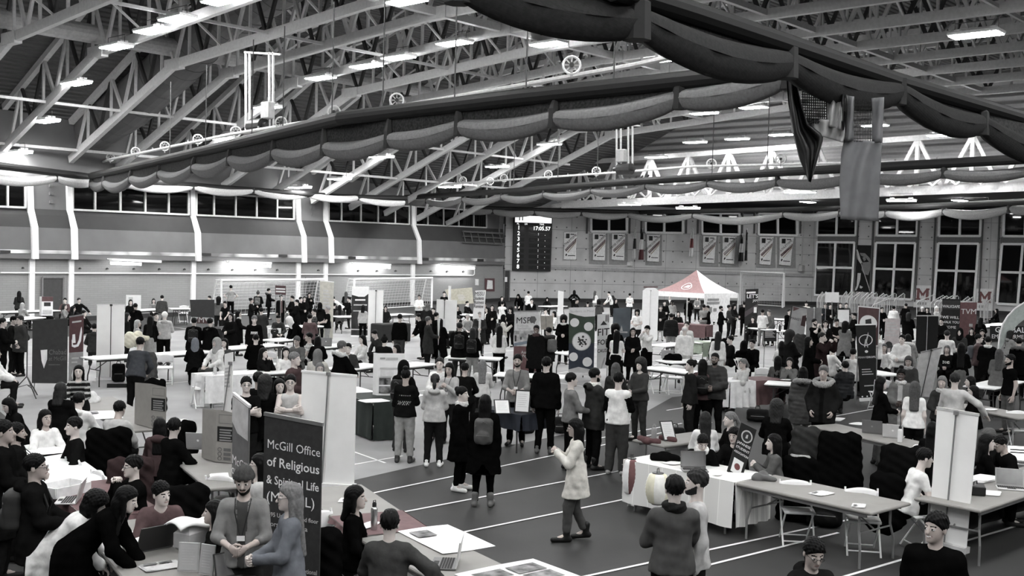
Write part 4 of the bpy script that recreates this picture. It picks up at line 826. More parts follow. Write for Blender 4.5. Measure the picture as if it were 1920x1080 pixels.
def top_sdf(g, J, ty):
    inf, hem, sl, fl, hood, col = TOPS[ty]; b = J['b']; q = g.local(J['pel'], J['T']); x, y, z = q
    if J['sit']: hem = max(hem, -.13)
    d = segl(q, (0, .003, .07), (0, .008, .345), .136+inf, .148*b+inf*.9, .66); d = smin(d, segl(q, (-.112*b, .006, .408), (.112*b, .006, .408), .05+inf*.55, .05+inf*.55), .07)
    d = smin(d, segl(q, (0, 0, .09), (0, 0, min(hem, -.05)), .142+inf, .166+inf+fl, .78), .05)
    for n in 'LR':
        hp = J['hip'+n]; d = smin(d, seg(g, hp+J['T']@np.array([0, 0, .03]), hp+(J['kn'+n]-hp)*.12, .1+inf*.7, .104+inf*.8), .03)
    if hem < -.2 and not J['sit']:
        for n in 'LR': d = smin(d, seg(g, J['hip'+n], J['hip'+n]+(J['kn'+n]-J['hip'+n])*min(1, (-hem)/.42), .09+inf*.6, .085+inf*.6+fl), .08)
    d = np.maximum(d, -(z-hem)); nk = .492+col; d = smax(d, z-nk, .02)
    if 0 < sl:
        for n in 'LR':
            s_, e, w = J['sh'+n], J['el'+n], J['wr'+n]
            a = seg(g, s_, s_+(e-s_)*min(1, sl), .05+inf*.55, .043+inf*.65)
            if sl > 1: a = smin(a, seg(g, e, e+(w-e)*min(1, sl-1)*.96, .042+inf*.65, .034+inf*.6), .03)
            d = smin(d, a, .045)
    if ty == 'tank':
        for n in 'LR': d = np.maximum(d, -(seg(g, J['sh'+n]+J['T']@np.array([.02 if n == 'L' else -.02, 0, .0]), J['el'+n], .066, .05)))
    if ty in ('puffer', 'longpuffer'): d = d-.007*np.abs(np.sin(z*38))
    if hood:
        hd = ell(q, (0, .085+inf, .475), (.115, .07, .065)); d = smin(d, np.maximum(hd, -ell(q, (0, .03, .53), (.07, .07, .05))), .02)
    d = np.maximum(d, -segl(q, (0, -.045, .58), (0, -.02, .50 if col < .02 else .53), .085, .05)) if ty not in ('hoodie', 'parka', 'furparka', 'longpuffer') else np.maximum(d, -segl(q, (0, -.05, .6), (0, -.03, .53), .085, .05))
    a = .002+inf*.05; d = d+a*(np.sin(g.Z*43+g.X*21+2)*np.sin(g.X*37-g.Z*17)+.7*np.sin(g.Y*47+g.Z*29))
    return d
def fur_sdf(g, J):
    q = g.local(J['pel'], J['T']); x, y, z = q; t = (y-.03); r = np.sqrt((x/1.15)**2+t*t)
    return np.sqrt((r-.128)**2+((z-.485-.25*(y-.05))*.9)**2)-.05+.007*np.sin(x*130)*np.sin(z*120+y*90)
def scarf_sdf(g, J):
    q = g.local(J['neck'], J['T']); x, y, z = q; r = np.sqrt(x*x+(y+.005)**2)
    return np.sqrt((r-.078)**2+((z-.035)*.75)**2)-.034+.005*np.sin(z*120+x*40)
def leg_sdf(g, J, ty):
    inf = {'jeans': .014, 'slim': .006, 'loose': .03, 'skirt': .02, 'shorts': .025, 'crop': .018}[ty]; q = g.local(J['pel'], None if J['sit'] or J['base'] == 'bend' else J['T'])
    d = segl(q, (0, 0, -.03), (0, 0, .07), .146+inf*.5, .13+inf*.3, .72); d = np.maximum(d, q[2]-.07)
    for n in 'LR':
        hp, k, a = J['hip'+n], J['kn'+n], J['an'+n]; cut = {'shorts': .0, 'crop': .8, 'slim': .98}.get(ty, .97)
        d = smin(d, seg(g, hp, k, .09+inf, .06+inf), .035)
        if ty != 'shorts': d = smin(d, seg(g, k, k+(a-k)*cut, .058+inf, .043+inf), .03)
    if ty == 'skirt':
        m = (J['knL']+J['knR'])/2; d = smin(d, seg(g, J['pel'], m, .15, .19), .08)
        for n in 'LR': d = np.maximum(d, -seg(g, J['kn'+n]+(J['an'+n]-J['kn'+n])*.35, J['an'+n], .12, .12))
    a = .0035; return d+a*(np.sin(g.Z*39+g.X*25)*np.sin(g.X*33-g.Z*15)+.6*np.sin(g.Y*41+g.Z*27))
def shoe_sdf(g, J, n, boot):
    a, t = J['an'+n], J['toe'+n]; fw = ln(t-a)
    d = smin(seg(g, a+[0, .045, -.045], t+[0, -.02, .0], .042, .037), seg(g, a+[0, .012, .1 if boot else .03], a, .052 if boot else .047, .05), .035)
    lo = min(a[2]-.085, t[2]-.035); return np.maximum(d, -(g.Z-lo-.002)) if J['base'] != 'walk' or n == 'L' else d
_PC = {}
def skel_key(pose, b): return pose, round(b, 2)
def part_mesh(kind, pose, b, res, J, *a):
    key = (kind, pose, round(b, 2), res)+a
    if key in _PC: return _PC[key]
    h = {0: .013, 1: .018, 2: .027}[res]; hf = {0: .0058, 1: .0085, 2: .0135}[res]; hd = J['head']; mi = None; nm = 1
    if kind == 'body':
        sl, lg, beard, smile = a; lo, hi = bounds(J, .12); fine = (hd-[.1, .13, .15], hd+[.1, .125, .15]); g = Gd(lo, hi, max(h, .019)*1.15, fine, hf)
        P, Q = snets(body_sdf(g, J, .016, sl, lg), g.ax); mi = face_ids(P, Q, J, beard, smile); nm = 5
        for n, s in (('L', 1), ('R', -1)):
            HP, HQ = hand(J['gr'+n]); z = ln(J['wr'+n]-J['el'+n]); po = J['pose'+n]
            pal = {'table': (0, 0, -1), 'reach': (0, 0, -1), 'side': (0, 0, -1), 'lap': (0, 0, -1), 'knee': (0, 0, -1), 'cross': (0, 1, 0), 'hug': (0, 1, 0)}.get(po, (-s, 0.2, 0)); pal = np.array(pal, float); pal = ln(pal-z*(pal@z)); yv = -pal; xv = np.cross(yv, z)
            if s*xv[0] > 0 and po in ('table', 'reach', 'side', 'lap', 'knee'): fx = -1
            elif po not in ('table', 'reach', 'side', 'lap', 'knee') and xv[1] > 0.2: fx = -1
            else: fx = 1
            HP2 = HP*[fx, 1, 1]; W = HP2@np.array([xv, yv, z])*.98+J['wr'+n]; q = HQ if fx > 0 else HQ[:, ::-1]
            Q = np.concatenate([Q, q+len(P)]); P = np.concatenate([P, W]); mi = np.concatenate([mi, np.zeros(len(q), int)])
    elif kind == 'hair':
        L = HAIR_LEN.get(a[0], .12)+.16; g = Gd(hd-[.17, .2, L], hd+[.17, .3, .22], {0: .0075, 1: .0105, 2: .0165}[res]); P, Q = snets(hair_sdf(g, J, a[0]), g.ax)
    elif kind in ('top', 'fur', 'scarf'):
        lo, hi = bounds(J, .16); lo[2] = max(lo[2], .02)
        if kind != 'top': lo, hi = J['neck']-[.24, .24, .12], J['neck']+[.24, .26, .2]; h = min(h, .013)
        g = Gd(lo, hi, h); P, Q = snets(top_sdf(g, J, a[0]) if kind == 'top' else fur_sdf(g, J) if kind == 'fur' else scarf_sdf(g, J), g.ax)
        if kind == 'top':
            c = P[Q].mean(1); q = (c-J['pel'])@J['T']; mi = np.zeros(len(Q), int); nm = 2; pat = a[1]; arm = np.zeros(len(Q), bool); L = 0
            for n in 'LR':
                for A, B in ((J['sh'+n], J['el'+n]), (J['el'+n], J['wr'+n])): ba = B-A; t = np.clip((c-A)@ba/(ba@ba), 0, 1); dd = np.linalg.norm(c-A-t[:, None]*ba, axis=1); arm |= (dd < .105) & ((t > .12) | (A is J['el'+n]))
            tor = ~arm
            if pat == 'open': mi[(np.abs(q[:, 0]) < .03+.05*np.clip(q[:, 2], 0, .5)) & (q[:, 1] < -.03) & tor] = 1
            elif pat == 'vneck': mi[(np.abs(q[:, 0]) < (q[:, 2]-.30)*.4) & (q[:, 1] < -.02) & tor] = 1
            elif pat == 'sleeves': mi[arm] = 1
            elif pat == 'stripes': mi[(np.sin(q[:, 2]*70) > .35) & (q[:, 2] > .12)] = 1
            elif pat == 'print': mi[(np.abs(q[:, 0]) < .1) & (q[:, 1] < -.03) & (q[:, 2] > .22) & (q[:, 2] < .3) & (np.sin(q[:, 0]*140)*np.sin(q[:, 2]*120+1) > -.1)] = 1
            elif pat == 'backprint': mi[(np.abs(q[:, 0]) < .12) & (q[:, 1] > .03) & (((q[:, 2] > .3) & (q[:, 2] < .325)) | ((q[:, 2] > .14) & (q[:, 2] < .21))) & (np.sin(q[:, 0]*160)*np.sin(q[:, 2]*150) > 0)] = 1
            elif pat == 'check': mi[((np.sin(c[:, 0]*75) > .5) | (np.sin(c[:, 2]*75) > .5))] = 1
    elif kind == 'legs':
        lo, hi = bounds({k: v for k, v in J.items() if k[:2] in ('pe', 'hi', 'kn', 'an')}, .22); lo[2] = max(lo[2], .03); g = Gd(lo, hi, h); P, Q = snets(leg_sdf(g, J, a[0]), g.ax)
    elif kind == 'shoe':
        n, boot = a; lo = np.minimum(J['an'+n], J['toe'+n])-[.07, .1, .07]; hi = np.maximum(J['an'+n], J['toe'+n])+[.07, .09, .17]; g = Gd(lo, hi, h*.8); P, Q = snets(shoe_sdf(g, J, n, boot), g.ax)
    me = np_mesh(kind, P, Q, nm, mi); _PC[key] = me; return me
SKIN = {'l': (.62, .56, .53), 'm': (.46, .40, .37), 'd': (.20, .165, .15), 'k': (.09, .07, .065)}
HAIRC = {'k': .0035, 'b': .022, 'l': .16, 'y': .32, 'g': .35, 'w': .7, 'r': .07, 'e': .09}
def gray(c):
    """a fabric tone: number, or number + letter (r = dull red, b = blue, g = green)"""
    if isinstance(c, (int, float)): c = c*.6 if c < .03 else c; return (c, c, c*.985)
    v = float(c[:-1]); return {'r': (v*1.28, v*.88, v*.9), 'b': (v*.93, v*.99, v*1.1), 'g': (v*.92, v*1.12, v*.92), 'y': (v*1.02, v, v*.93)}[c[-1]]
def set_mats(o, ms):
    for i, m in enumerate(ms): o.material_slots[i].link = 'OBJECT'; o.material_slots[i].material = m
TOPN = {'tee': 't_shirt', 'tank': 'tank_top', 'rolled': 'shirt', 'furparka': 'parka', 'longcoat': 'coat', 'longpuffer': 'puffer_coat', 'puffer': 'puffer_jacket'}
def person(px, py, pose, face, top, tc, leg, lc, hair, hc, label, h=1.7, sk='l', b=1.0, pat='', tc2=.6, shoe=.02, boot=0, beard=0, smile=0, scarf=None, fur=None, glasses=0, res=None, group=None, base=0.0, lan=0):
    J = skeleton(pose, b); s = h/1.72; topz = (J['head'][2]+.122)*s+base
    P = onz(px, py, topz); Zc = (P-CAM)@FW
    if res is None: res = 0 if Zc < 17 else 1 if Zc < 30 else 2
    t = ln(-np.array([P[0], P[1]])); f = -t; rgt = np.array([f[1], -f[0]]); a = R(face); dr = t*math.cos(a)+rgt*math.sin(a); rz = math.atan2(dr[1], dr[0])+math.pi/2
    hx = rotz(rz)@J['head']*s; hx = hx+rotz(rz)@(J['HM']@np.array([0, .015, 0]))*s; loc = (P[0]-hx[0], P[1]-hx[1], base)
    sl = TOPS[top][2] > 1.5
    o = put('person', part_mesh('body', pose, b, res, J, sl, leg != 'shorts', bool(beard), bool(smile)), None, loc, (0, 0, rz)); o.scale = (s, s, s)
    skin = mat('skin', SKIN[sk], .55, .3, .05); hm = mat('hair', HAIRC[hc], .55 if HAIRC[hc] < .05 else .65, .12, .25, 40)
    set_mats(o, [skin, mat('iris', .012, .2, .5), hm, mat('lips', tuple(v*w for v, w in zip(SKIN[sk], (.62, .5, .5))), .5), mat('eye_white', .75, .3, .4, .02)])
    tag(o, label, 'person', group)
    def kid(n, me, ms):
        c = put(n, me, o); set_mats(c, ms); return c
    if hair != 'bald':
        cloth = hair in ('beanie', 'pom', 'hijab', 'hoodup', 'cap'); hmm = hm if not cloth else mat('knit', gray(fur if fur is not None and hair in ('beanie', 'pom', 'hijab') else HAIRC[hc]), .9, .1, .2, 60)
        kid({'beanie': 'beanie', 'pom': 'beanie', 'hijab': 'headscarf', 'hoodup': 'hood', 'cap': 'cap'}.get(hair, 'hair'), part_mesh('hair', pose, b, res, J, hair), [hmm])
    rough = .5 if top in ('puffer', 'longpuffer') else .85
    kid(TOPN.get(top, top), part_mesh('top', pose, b, res, J, top, pat), [mat('cloth', gray(tc), rough, .0 if rough > .6 else .12, .14, 14, bump=.25), mat('cloth', gray(tc2), .85, .15, .15, 14)])
    if leg: kid({'skirt': 'skirt', 'shorts': 'shorts'}.get(leg, 'trousers'), part_mesh('legs', pose, b, res, J, leg), [mat('cloth', gray(lc), .85, .0, .14, 14, bump=.25)])
    for n in 'LR': kid('shoe', part_mesh('shoe', pose, b, res, J, n, bool(boot)), [mat('shoe_leather', gray(shoe), .5, .3, .1)])
    if TOPS[top][4] == 2: kid('fur_trim', part_mesh('fur', pose, b, res, J), [mat('fur', gray(.35 if fur is None else fur), .95, .05, .35, 70, bump=.6)])
    if scarf is not None: kid('scarf', part_mesh('scarf', pose, b, res, J), [mat('wool', gray(scarf), .9, .1, .25, 30, bump=.4)])
    if glasses:
        m = MB(); hp = lambda v: J['head']+J['HM']@np.array(v)
        for x in (-1, 1):
            m.tube([hp((x*.032+.019*math.cos(k*math.pi/5), -.1, .005+.016*math.sin(k*math.pi/5))) for k in range(10)], .0022, 5, closed=True)
            m.tube([hp((x*.051, -.098, .009)), hp((x*.074, -.04, .012)), hp((x*.079, .012, .006))], .0022, 5)
        m.tube([hp((-.013, -.1, .008)), hp((0, -.104, .011)), hp((.013, -.1, .008))], .0022, 5); m.build('glasses', mat('spectacle_frame', .02, .3), o)
    if lan:
        m = MB(); tp = lambda v: J['pel']+J['T']@np.array(v); yf = -.125-TOPS[top][0]*.8
        m.tube([tp((-.07, -.03, .495)), tp((-.06, yf+.01, .40)), tp((-.012, yf-.012, .20)), tp((.012, yf-.012, .20)), tp((.06, yf+.01, .40)), tp((.07, -.03, .495))], .006, 5)
        m.box(tp((0, yf-.018, .17)), (.07, .006, .045), 1); m.build('lanyard', [mat('ribbon', .02), mat('badge', .8)], o)
    o['_'] = 0; del o['_']
    return o, J, s
def wpt(o, v): return o.matrix_basis @ Vector([float(x) for x in v])
# ================================================================ tables, chairs, stands and what lies on them
TTOP = {'white': mat('table_white', .86, .45, .35, .04), 'tan': mat('table_board', (.25, .243, .232), .6, .25, .08, 3), 'dark': mat('table_dark', .03, .6)}
LEGM = mat('leg_steel', .30, .35, .5, .1, metal=.6); LEGK = mat('leg_black', .03, .4, .4)
def table(ax, ay, bx, by, style, label, w=.76, legs='steel', z=.74, grp=None, L=None):
    a, b2 = onz(ax, ay, z), onz(bx, by, z); d = b2-a; L0 = np.linalg.norm(d[:2]); L = L or L0; a_ = math.atan2(d[1], d[0]); c = a+ln_(d)*L/2
    t = thing('folding_table', label, 'table', v3(c, 0), a_, grp); lm = LEGM if legs == 'steel' else LEGK
    m = MB(); m.box((0, 0, z-.02), (L, w, .04), bev=.012); m.build('tabletop', TTOP[style], t)
    m = MB(); m.box((0, w/2-.06, z-.065), (L-.2, .025, .05)); m.box((0, -w/2+.06, z-.065), (L-.2, .025, .05)); m.build('rail', lm, t)
    for sx in (-1, 1):
        for sy in (-1, 1):
            m = MB(); x = sx*(L/2-.22); m.tube([(x, sy*(w/2-.1), z-.05), (x, sy*(w/2-.1), .45), (x+sx*.04, sy*(w/2-.07), .25), (x+sx*.04, sy*(w/2-.07), .0)], .016, 7); m.build('leg', lm, t)
        m = MB(); x = sx*(L/2-.22); m.tube([(x, -(w/2-.1), .42), (x, (w/2-.1), .42)], .012, 6); m.tube([(x, 0, .42), (x-sx*.42, 0, z-.06)], .012, 6); m.build('brace', lm, t)
    return t, c, a_, L, w, z
def cloth_over(tb, label, m, drops, grp=None, name='tablecloth', x0=-.5, x1=.5, wav=.025, top=True):
    """cloth on a table; drops = how far it hangs at (front -y, back +y, left -x, right +x)"""
    t, c, a_, L, w, z = tb; f, bk, l, r = drops; xa, xb = L*x0, L*x1; h = z+.006
    mb = MB(); h = h if top else h-.05
    if top: mb.quad((xa, -w/2, h), (xb, -w/2, h), (xb, w/2, h), (xa, w/2, h))
    def drop(p, q, d, nx, ny):
        if d: mb.sheet(lambda u, v: (p[0]+(q[0]-p[0])*u+nx*(.012+wav*v*(1+math.sin(u*21+nx*3))), p[1]+(q[1]-p[1])*u+ny*(.012+wav*v*(1+math.sin(u*23+ny))), h-d*v), 24, 6)
    drop((xa, -w/2), (xb, -w/2), f, 0, -1); drop((xb, w/2), (xa, w/2), bk, 0, 1); drop((xa, w/2), (xa, -w/2), l, -1, 0); drop((xb, -w/2), (xb, w/2), r, 1, 0)
    o = mb.build(name, m, None, True, v3(c, 0), (0, 0, a_)); 
    for p in o.data.polygons: p.use_smooth = len(o.data.polygons) > 1 and p.index > 0
    return tag(o, label, 'tablecloth', grp)
_ch = None
def chair(px, py, face, label, z=.80, grp='white folding chairs', coat=None):
    global _ch
    P = onz(px, py, z); t = ln_(-P[:2]); f = -t; rg = np.array([f[1], -f[0]]); a = R(face); dr = t*math.cos(a)+rg*math.sin(a); rz = math.atan2(dr[1], dr[0])+math.pi/2
    Rz = np.array([[math.cos(rz), -math.sin(rz)], [math.sin(rz), math.cos(rz)]]); loc = P[:2]-Rz@np.array([0, .20])
    if _ch is None:
        r = _ch = thing('folding_chair', label, 'chair', v3(loc), rz, grp); W = mat('chair_white', .84, .4, .35, .04)
        m = MB(); m.sheet(lambda u, v: ((u-.5)*.40, (v-.5)*.40-.02, .455+.012*math.cos((v-.5)*5)-.015*v), 6, 6, .03); m.build('seat', W, r, True)
        m = MB(); m.sheet(lambda u, v: ((u-.5)*(.42-.05*max(0, v-.6)), .20+.03*v-.045*math.cos((u-.5)*2.6), .60+.21*v-.25*max(0, v-.8)*abs(u-.5)**2*4), 8, 5, .022); m.build('backrest', W, r, True)
        for s in (-1, 1):
            m = MB(); m.tube([(s*.205, .235, .80), (s*.205, .20, .56), (s*.205, -.22, .0)], .0125, 7); m.build('leg', W, r)
            m = MB(); m.tube([(s*.18, -.16, .43), (s*.18, .26, .0)], .0125, 7); m.build('leg', W, r)
        m = MB(); m.tube([(-.205, -.17, .06), (.205, -.17, .06)], .01, 6); m.tube([(-.18, .22, .05), (.18, .22, .05)], .01, 6); m.build('stretcher', W, r); return r
    return dup(_ch, v3(loc), rz, label, grp)
def facing(P, face):
    t = ln_(-np.array(P[:2])); f = -t; rg = np.array([f[1], -f[0]]); a = R(face); return t*math.cos(a)+rg*math.sin(a)
class Stand:
    """an upright banner: its foot at a floor pixel, its face turned by `face` from the camera"""
    def __init__(s, name, label, cat, base, face, tl, tr, zb=.05, th=.02, m=None, grp=None, bl=None, br=None, depth=None):
        G = onz(*base) if depth is None else None
        if depth is not None: d = ray(*base); G = CAM+d*(depth/(d@FW)); 
        n = v3(facing(G, face)); s.n = n; s.t = thing(name, label, cat, (0, 0, 0), 0, grp)
        TL, TR = onP(*tl, G, n), onP(*tr, G, n); BL = v3(TL, zb) if bl is None else onP(*bl, G, n); BR = v3(TR, zb) if br is None else onP(*br, G, n); s.c = (BL, BR, TR, TL)
        k = n*th; mb = MB(); c = s.c; mb.add([*c, *[p-k for p in c]], [(0, 1, 2, 3), (5, 4, 7, 6), (4, 0, 3, 7), (1, 5, 6, 2), (3, 2, 6, 7), (4, 5, 1, 0)])
        s.W = np.linalg.norm(BR-BL); s.H = np.linalg.norm(TL-BL); mb.build('panel', m, s.t); s.flip = (BR-BL)@RT < 0
        if bl is None and zb > .12 and depth is None or bl is not None and min(BL[2], BR[2]) > .12 and name in ('banner_stand', 'sign_board', 'display_board', 'poster'):
            for q_, m_ in ((BL, BR), (BR, BL)): q_ = q_+(m_-q_)*.06-n*.04; lg = MB(); lg.tube([q_+np.array([0, 0, .1]), v3(q_, 0)], .014, 6); lg.build('leg', LEGM, s.t)
    def p(s, u, v, o=.012): BL, BR, TR, TL = s.c; return (BL*(1-u)+BR*u)*(1-v)+(TL*(1-u)+TR*u)*v+s.n*o
    def art(s, items, name='print'):
        mb = MB(); ms = []
        def mi(m):
            if m not in ms: ms.append(m)
            return ms.index(m)
        for k, it in enumerate(items):
            o = .008+.0012*k
            if it[0] == 'r': _, u0, v0, u1, v1, m = it; mb.quad(s.p(u0, v0, o), s.p(u1, v0, o), s.p(u1, v1, o), s.p(u0, v1, o), mi(m))
            elif it[0] == 'p': mb.add([s.p(u, v, o) for u, v in it[1]], [tuple(range(len(it[1])))], mi(it[2]))
            elif it[0] == 'c': _, u, v, r, m = it; mb.add([s.p(u+r*math.cos(q)/s.W, v+r*math.sin(q)/s.H, o) for q in [j*math.pi/14 for j in range(28)]], [tuple(range(28))], mi(m))
            elif it[0] == 'o':
                _, u, v, r, r2, m = it; P_ = [[s.p(u+q*math.cos(j*math.pi/14)/s.W, v+q*math.sin(j*math.pi/14)/s.H, o) for j in range(29)] for q in (r, r2)]
                mb.add(P_[0]+P_[1], [(j, j+1, 30+j, 29+j) for j in range(28)], mi(m))
            elif it[0] == 't':
                _, txt, u, v, sz, m, al = it[:7]; text_mesh(mb, txt, sz, lambda x, y: tuple(s.p(u+x/s.W, v+y/s.H, o)), mi(m), al, it[7] if len(it) > 7 else .003, s.W*(.97-u if al == 'LEFT' else u-.03 if al == 'RIGHT' else 1.92*min(u, 1-u)))
        mb.build(name, ms, s.t); return s
    def pole(s, u=.5, m=None, w=.02, v0=0, v1=1, u2=None):
        u2 = u if u2 is None else u2; mb = MB(); mb.tube([s.p(u, v0, .03), s.p(u2, v1, .03)], w/2, 6); mb.box(s.p(u2, v1, .03), (.05, .05, .05)); mb.build('support_pole', m or DARK, s.t); return s
    def bars(s, m=None, top=True, bot=True):
        mb = MB()
        if top: mb.bar(s.p(-.01, 1, -.01), s.p(1.01, 1, -.01), .035)
        mb.build('top_bar', m or LEGM, s.t)
        if bot: mb = MB(); mb.bar(s.p(-.02, 0, -.01)-np.array([0, 0, .02]), s.p(1.02, 0, -.01)-np.array([0, 0, .02]), .16, .08); mb.build('foot', m or LEGM, s.t)
        return s
PW = mat('print_white', .8, .7, .2, .03); PG = mat('print_pale', .5, .7); PD = mat('print_dark', .03, .6); BWHITE = mat('banner_back', (.86, .86, .85), .7, .2, .05, 2)
def lines(u0, u1, v1, v0, n, m, f=.5): return [('r', u0, v1-(v1-v0)*k/n-(v1-v0)/n*f, u0+(u1-u0)*(.75+.25*((k*7) % 3)/2), v1-(v1-v0)*k/n, m) for k in range(n)]
# -- near and middle ground stands
S = Stand('banner_stand', 'tall dark grey banner with large white lettering in the left foreground', 'banner', (545, 1190), -28, (496, 776), (604, 796), m=mat('banner_slate', .034, .6, .3, .2, 18)).bars()
for k, l in enumerate(('McGill Office', 'of Religious', '& Spiritual Life', '(MORSL)')): S.art([('t', l, .06, 0.845-.083*k, .14, PW, 'LEFT', .003)], 'lettering')
S.art([('t', l, .06, .525-.045*k, .068, PG, 'LEFT', .001) for k, l in enumerate(('3495 University, 2nd floor', 'morsl@mcgill.ca', 'mcgill.ca/morsl'))]+[('t', l, .62, .28-.06*k, .08, PG, 'LEFT', .001) for k, l in enumerate(('devotional', 'lounge', 'library', 'houses'))], 'small_lettering')
Stand('banner_stand', 'white back of a roll-up banner behind the grey office banner', 'banner', (635, 915), -18, (566, 696), (668, 705), m=BWHITE).bars(WHITE).pole(.42, mat('pole_grey', .2), .025, 0, 1, .5)
S = Stand('banner_stand', 'narrow grey banner with pale top, seen nearly edge on', 'banner', (452, 1010), -62, (437, 738), (467, 762), m=mat('banner_grey', .13, .6)).bars(WHITE)
S.art([('p', [(0, .93), (0, .80), (.35, .74), (1, .735), (1, .985), (0, .985)], PG)]+[('t', l, .04, .5-.075*k, sz, PW, 'LEFT', .006) for k, (l, sz) in enumerate((('McGill', .17), ('CHRISTIAN', .15), ('STUDENT', .16)))])
S = Stand('banner_stand', 'tall narrow white board on a prop leaning above the cardboard box', 'sign', (428, 880), -50, (421, 664), (436, 660), m=BWHITE, zb=.76); S.art(lines(.15, .85, .8, .5, 6, PG)); S.pole(.1, LEGM, .02, .1, .85, .9)
S = Stand('banner_stand', 'white back of a roll-up banner standing in the right foreground', 'banner', (1778, 1045), -26, (1757, 765), (1834, 778), m=BWHITE, bl=(1741, 1010), br=(1811, 1030)).bars(mat('bar_pale', .5)).pole(.45, mat('pole_grey', .2), .022, 0, .99, .5)
S = Stand('banner_stand', 'leaning white back of a banner right of centre behind smiling women', 'banner', (1735, 755), 12, (1727, 661), (1766, 652), m=mat('banner_shade', .5), bl=(1708, 745), br=(1745, 745)).bars(LEGM).pole(.5, DARK, .02)
S = Stand('banner_stand', 'black roll-up banner with a light bulb emblem and white lettering', 'banner', (1630, 762), -10, (1604, 609), (1642, 608), m=mat('banner_black', .012, .5, .3, .1), bl=(1613, 748), br=(1643, 746)).bars(WHITE)
S.art([('o', .48, .79, .145, .128, PW), ('p', [(.38, .70), (.46, .80), (.5, .80), (.62, .9), (.64, .86), (.54, .77), (.6, .69), (.55, .69), (.5, .76), (.43, .69)], PG), ('c', .5, .635, .035, PW), ('t', 'PENNY', .5, .545, .085, PG, 'RIGHT', .0), ('t', 'DROPS', .5, .545, .085, PW, 'LEFT', .004)]+lines(.2, .85, .4, .30, 3, PG, .35)+[('r', .3, .165, .85, .18, PG), ('c', .15, .03, .02, PW), ('c', .45, .03, .02, PW)])
S = Stand('sign_board', 'dull red sign with a white disc behind the light bulb banner', 'sign', (1628, 760), -8, (1609, 573), (1650, 577), m=mat('sign_red', (.10, .06, .062)), zb=1.55)
S.art([('r', 0, 0, 1, .03, PW), ('r', 0, .97, 1, 1, PW), ('r', 0, 0, .03, 1, PW), ('r', .97, 0, 1, 1, PW), ('c', .5, .57, .22, PW), ('p', [(.38, .48), (.36, .66), (.62, .7), (.66, .52)], PD), ('r', .2, .18, .85, .24, PG)]).pole(.5, LEGM, .03, -1.3, 0)
S = Stand('leaning_board', 'black board with a white flag card leaning on the table', 'sign', (1392, 985), 6, (1390, 792), (1419, 806), m=mat('board_black', .015, .5), th=.03, bl=(1363, 884), br=(1390, 902), zb=.74)
S.art([('c', .55, .80, .085, PG), ('c', .55, .80, .066, PD), ('p', [(.48, .76), (.62, .77), (.6, .84), (.5, .83)], PG)]+[('t', l, .52, v, .048, PW, 'CENTER', .003) for l, v in (('JAPANESE', .61), ('STUDENT', .52), ('ASSOCIATION', .43))]+[('r', .17, .06, .82, .33, PW), ('c', .5, .195, .045, mat('disc_red', (.14, .05, .05)))])
# -- left and middle distance
S = Stand('banner_stand', 'dark grey cloth banner with a white shield at left', 'banner', (98, 738), -16, (61, 602), (127, 598), m=mat('banner_charcoal', .04, .8), zb=.25).bars(DARK, True, False)
S.art([('p', [(.24, .53), (.43, .535), (.43, .38), (.34, .235), (.27, .36)], PW), ('t', 'Chabad', .47, .455, .2, mat('print_dim', .12), 'LEFT', .003), ('t', 'at McGill', .47, .36, .17, mat('print_dim', .12), 'LEFT', .003), ('r', .47, .29, .8, .3, mat('print_dim', .12))])
m = MB(); G = onz(50, 745); h = onz(48, 645, .95)
for dx, dy in ((.35, .2), (-.35, .25), (.05, -.4)): m.tube([G+np.array([dx, dy, 0]), G+np.array([0, 0, .5]), G+np.array([0, 0, 1.6])], .014, 6)
for dx, dy in ((.35, .2), (-.35, .25), (.05, -.4)): m.tube([G+np.array([dx*.6, dy*.6, .22]), G+np.array([0, 0, .3])], .01, 5)
tag(m.build('tripod_stand', LEGK), 'thin black tripod stand beside the white shield banner', 'tripod')
S = Stand('banner_stand', 'narrow banner with a white pepper on dull red above a grey half', 'banner', (147, 722), -5, (130, 594), (157, 590), m=mat('banner_pepper', (.085, .045, .048))).bars(LEGM)
S.art([('r', 0, 0, 1, .46, mat('banner_mid', .3)), ('p', [(.18, .66), (.3, .57), (.55, .575), (.68, .64), (.74, .72), (.82, .81), (.86, .83), (.9, .75), (.84, .62), (.66, .545), (.4, .53), (.2, .55)], PW), ('p', [(.2, .6), (.24, .73), (.42, .73), (.46, .6)], PW), ('r', .2, .9, .85, .925, PG), ('r', .2, .36, .7, .385, PG), ('r', .2, .3, .6, .325, PG), ('p', [(.2, .12), (.3, .2), (.5, .16), (.7, .2), (.85, .12), (.7, .02), (.35, .02)], PW)])
Stand('banner_stand', 'wide white back of a banner in the left middle of the crowd', 'banner', (208, 712), 8, (182, 572), (234, 572), m=BWHITE).bars(WHITE).pole(.5, DARK, .02)
S = Stand('display_board', 'dark folding display board above a white poster with a red diamond', 'display board', (380, 645), 4, (356, 562), (402, 562), m=mat('board_slate', .035), bl=(358, 594), br=(402, 596))
S = Stand('poster', 'white poster with a dull red diamond hanging below the dark board', 'poster', (380, 644), 4, (360, 586), (398, 587), m=PW, bl=(356, 606), br=(402, 607)); S.art([('p', [(.2, 0), (.42, .95), (.75, 0)], mat('sign_red', (.10, .06, .062))), ('t', 'M', .46, .1, .3, PW, 'CENTER', .01)])
S = Stand('sign_board', 'small dull red sign with two white lines above the left goal', 'sign', (526, 650), 0, (516, 535), (536, 536), m=mat('sign_red2', (.09, .055, .058)), bl=(516, 552), br=(536, 553)); S.art([('r', .06, .55, .94, .72, PW), ('r', .06, .25, .94, .42, PW)]).pole(.5, LEGM, .03, -3.2, 0)
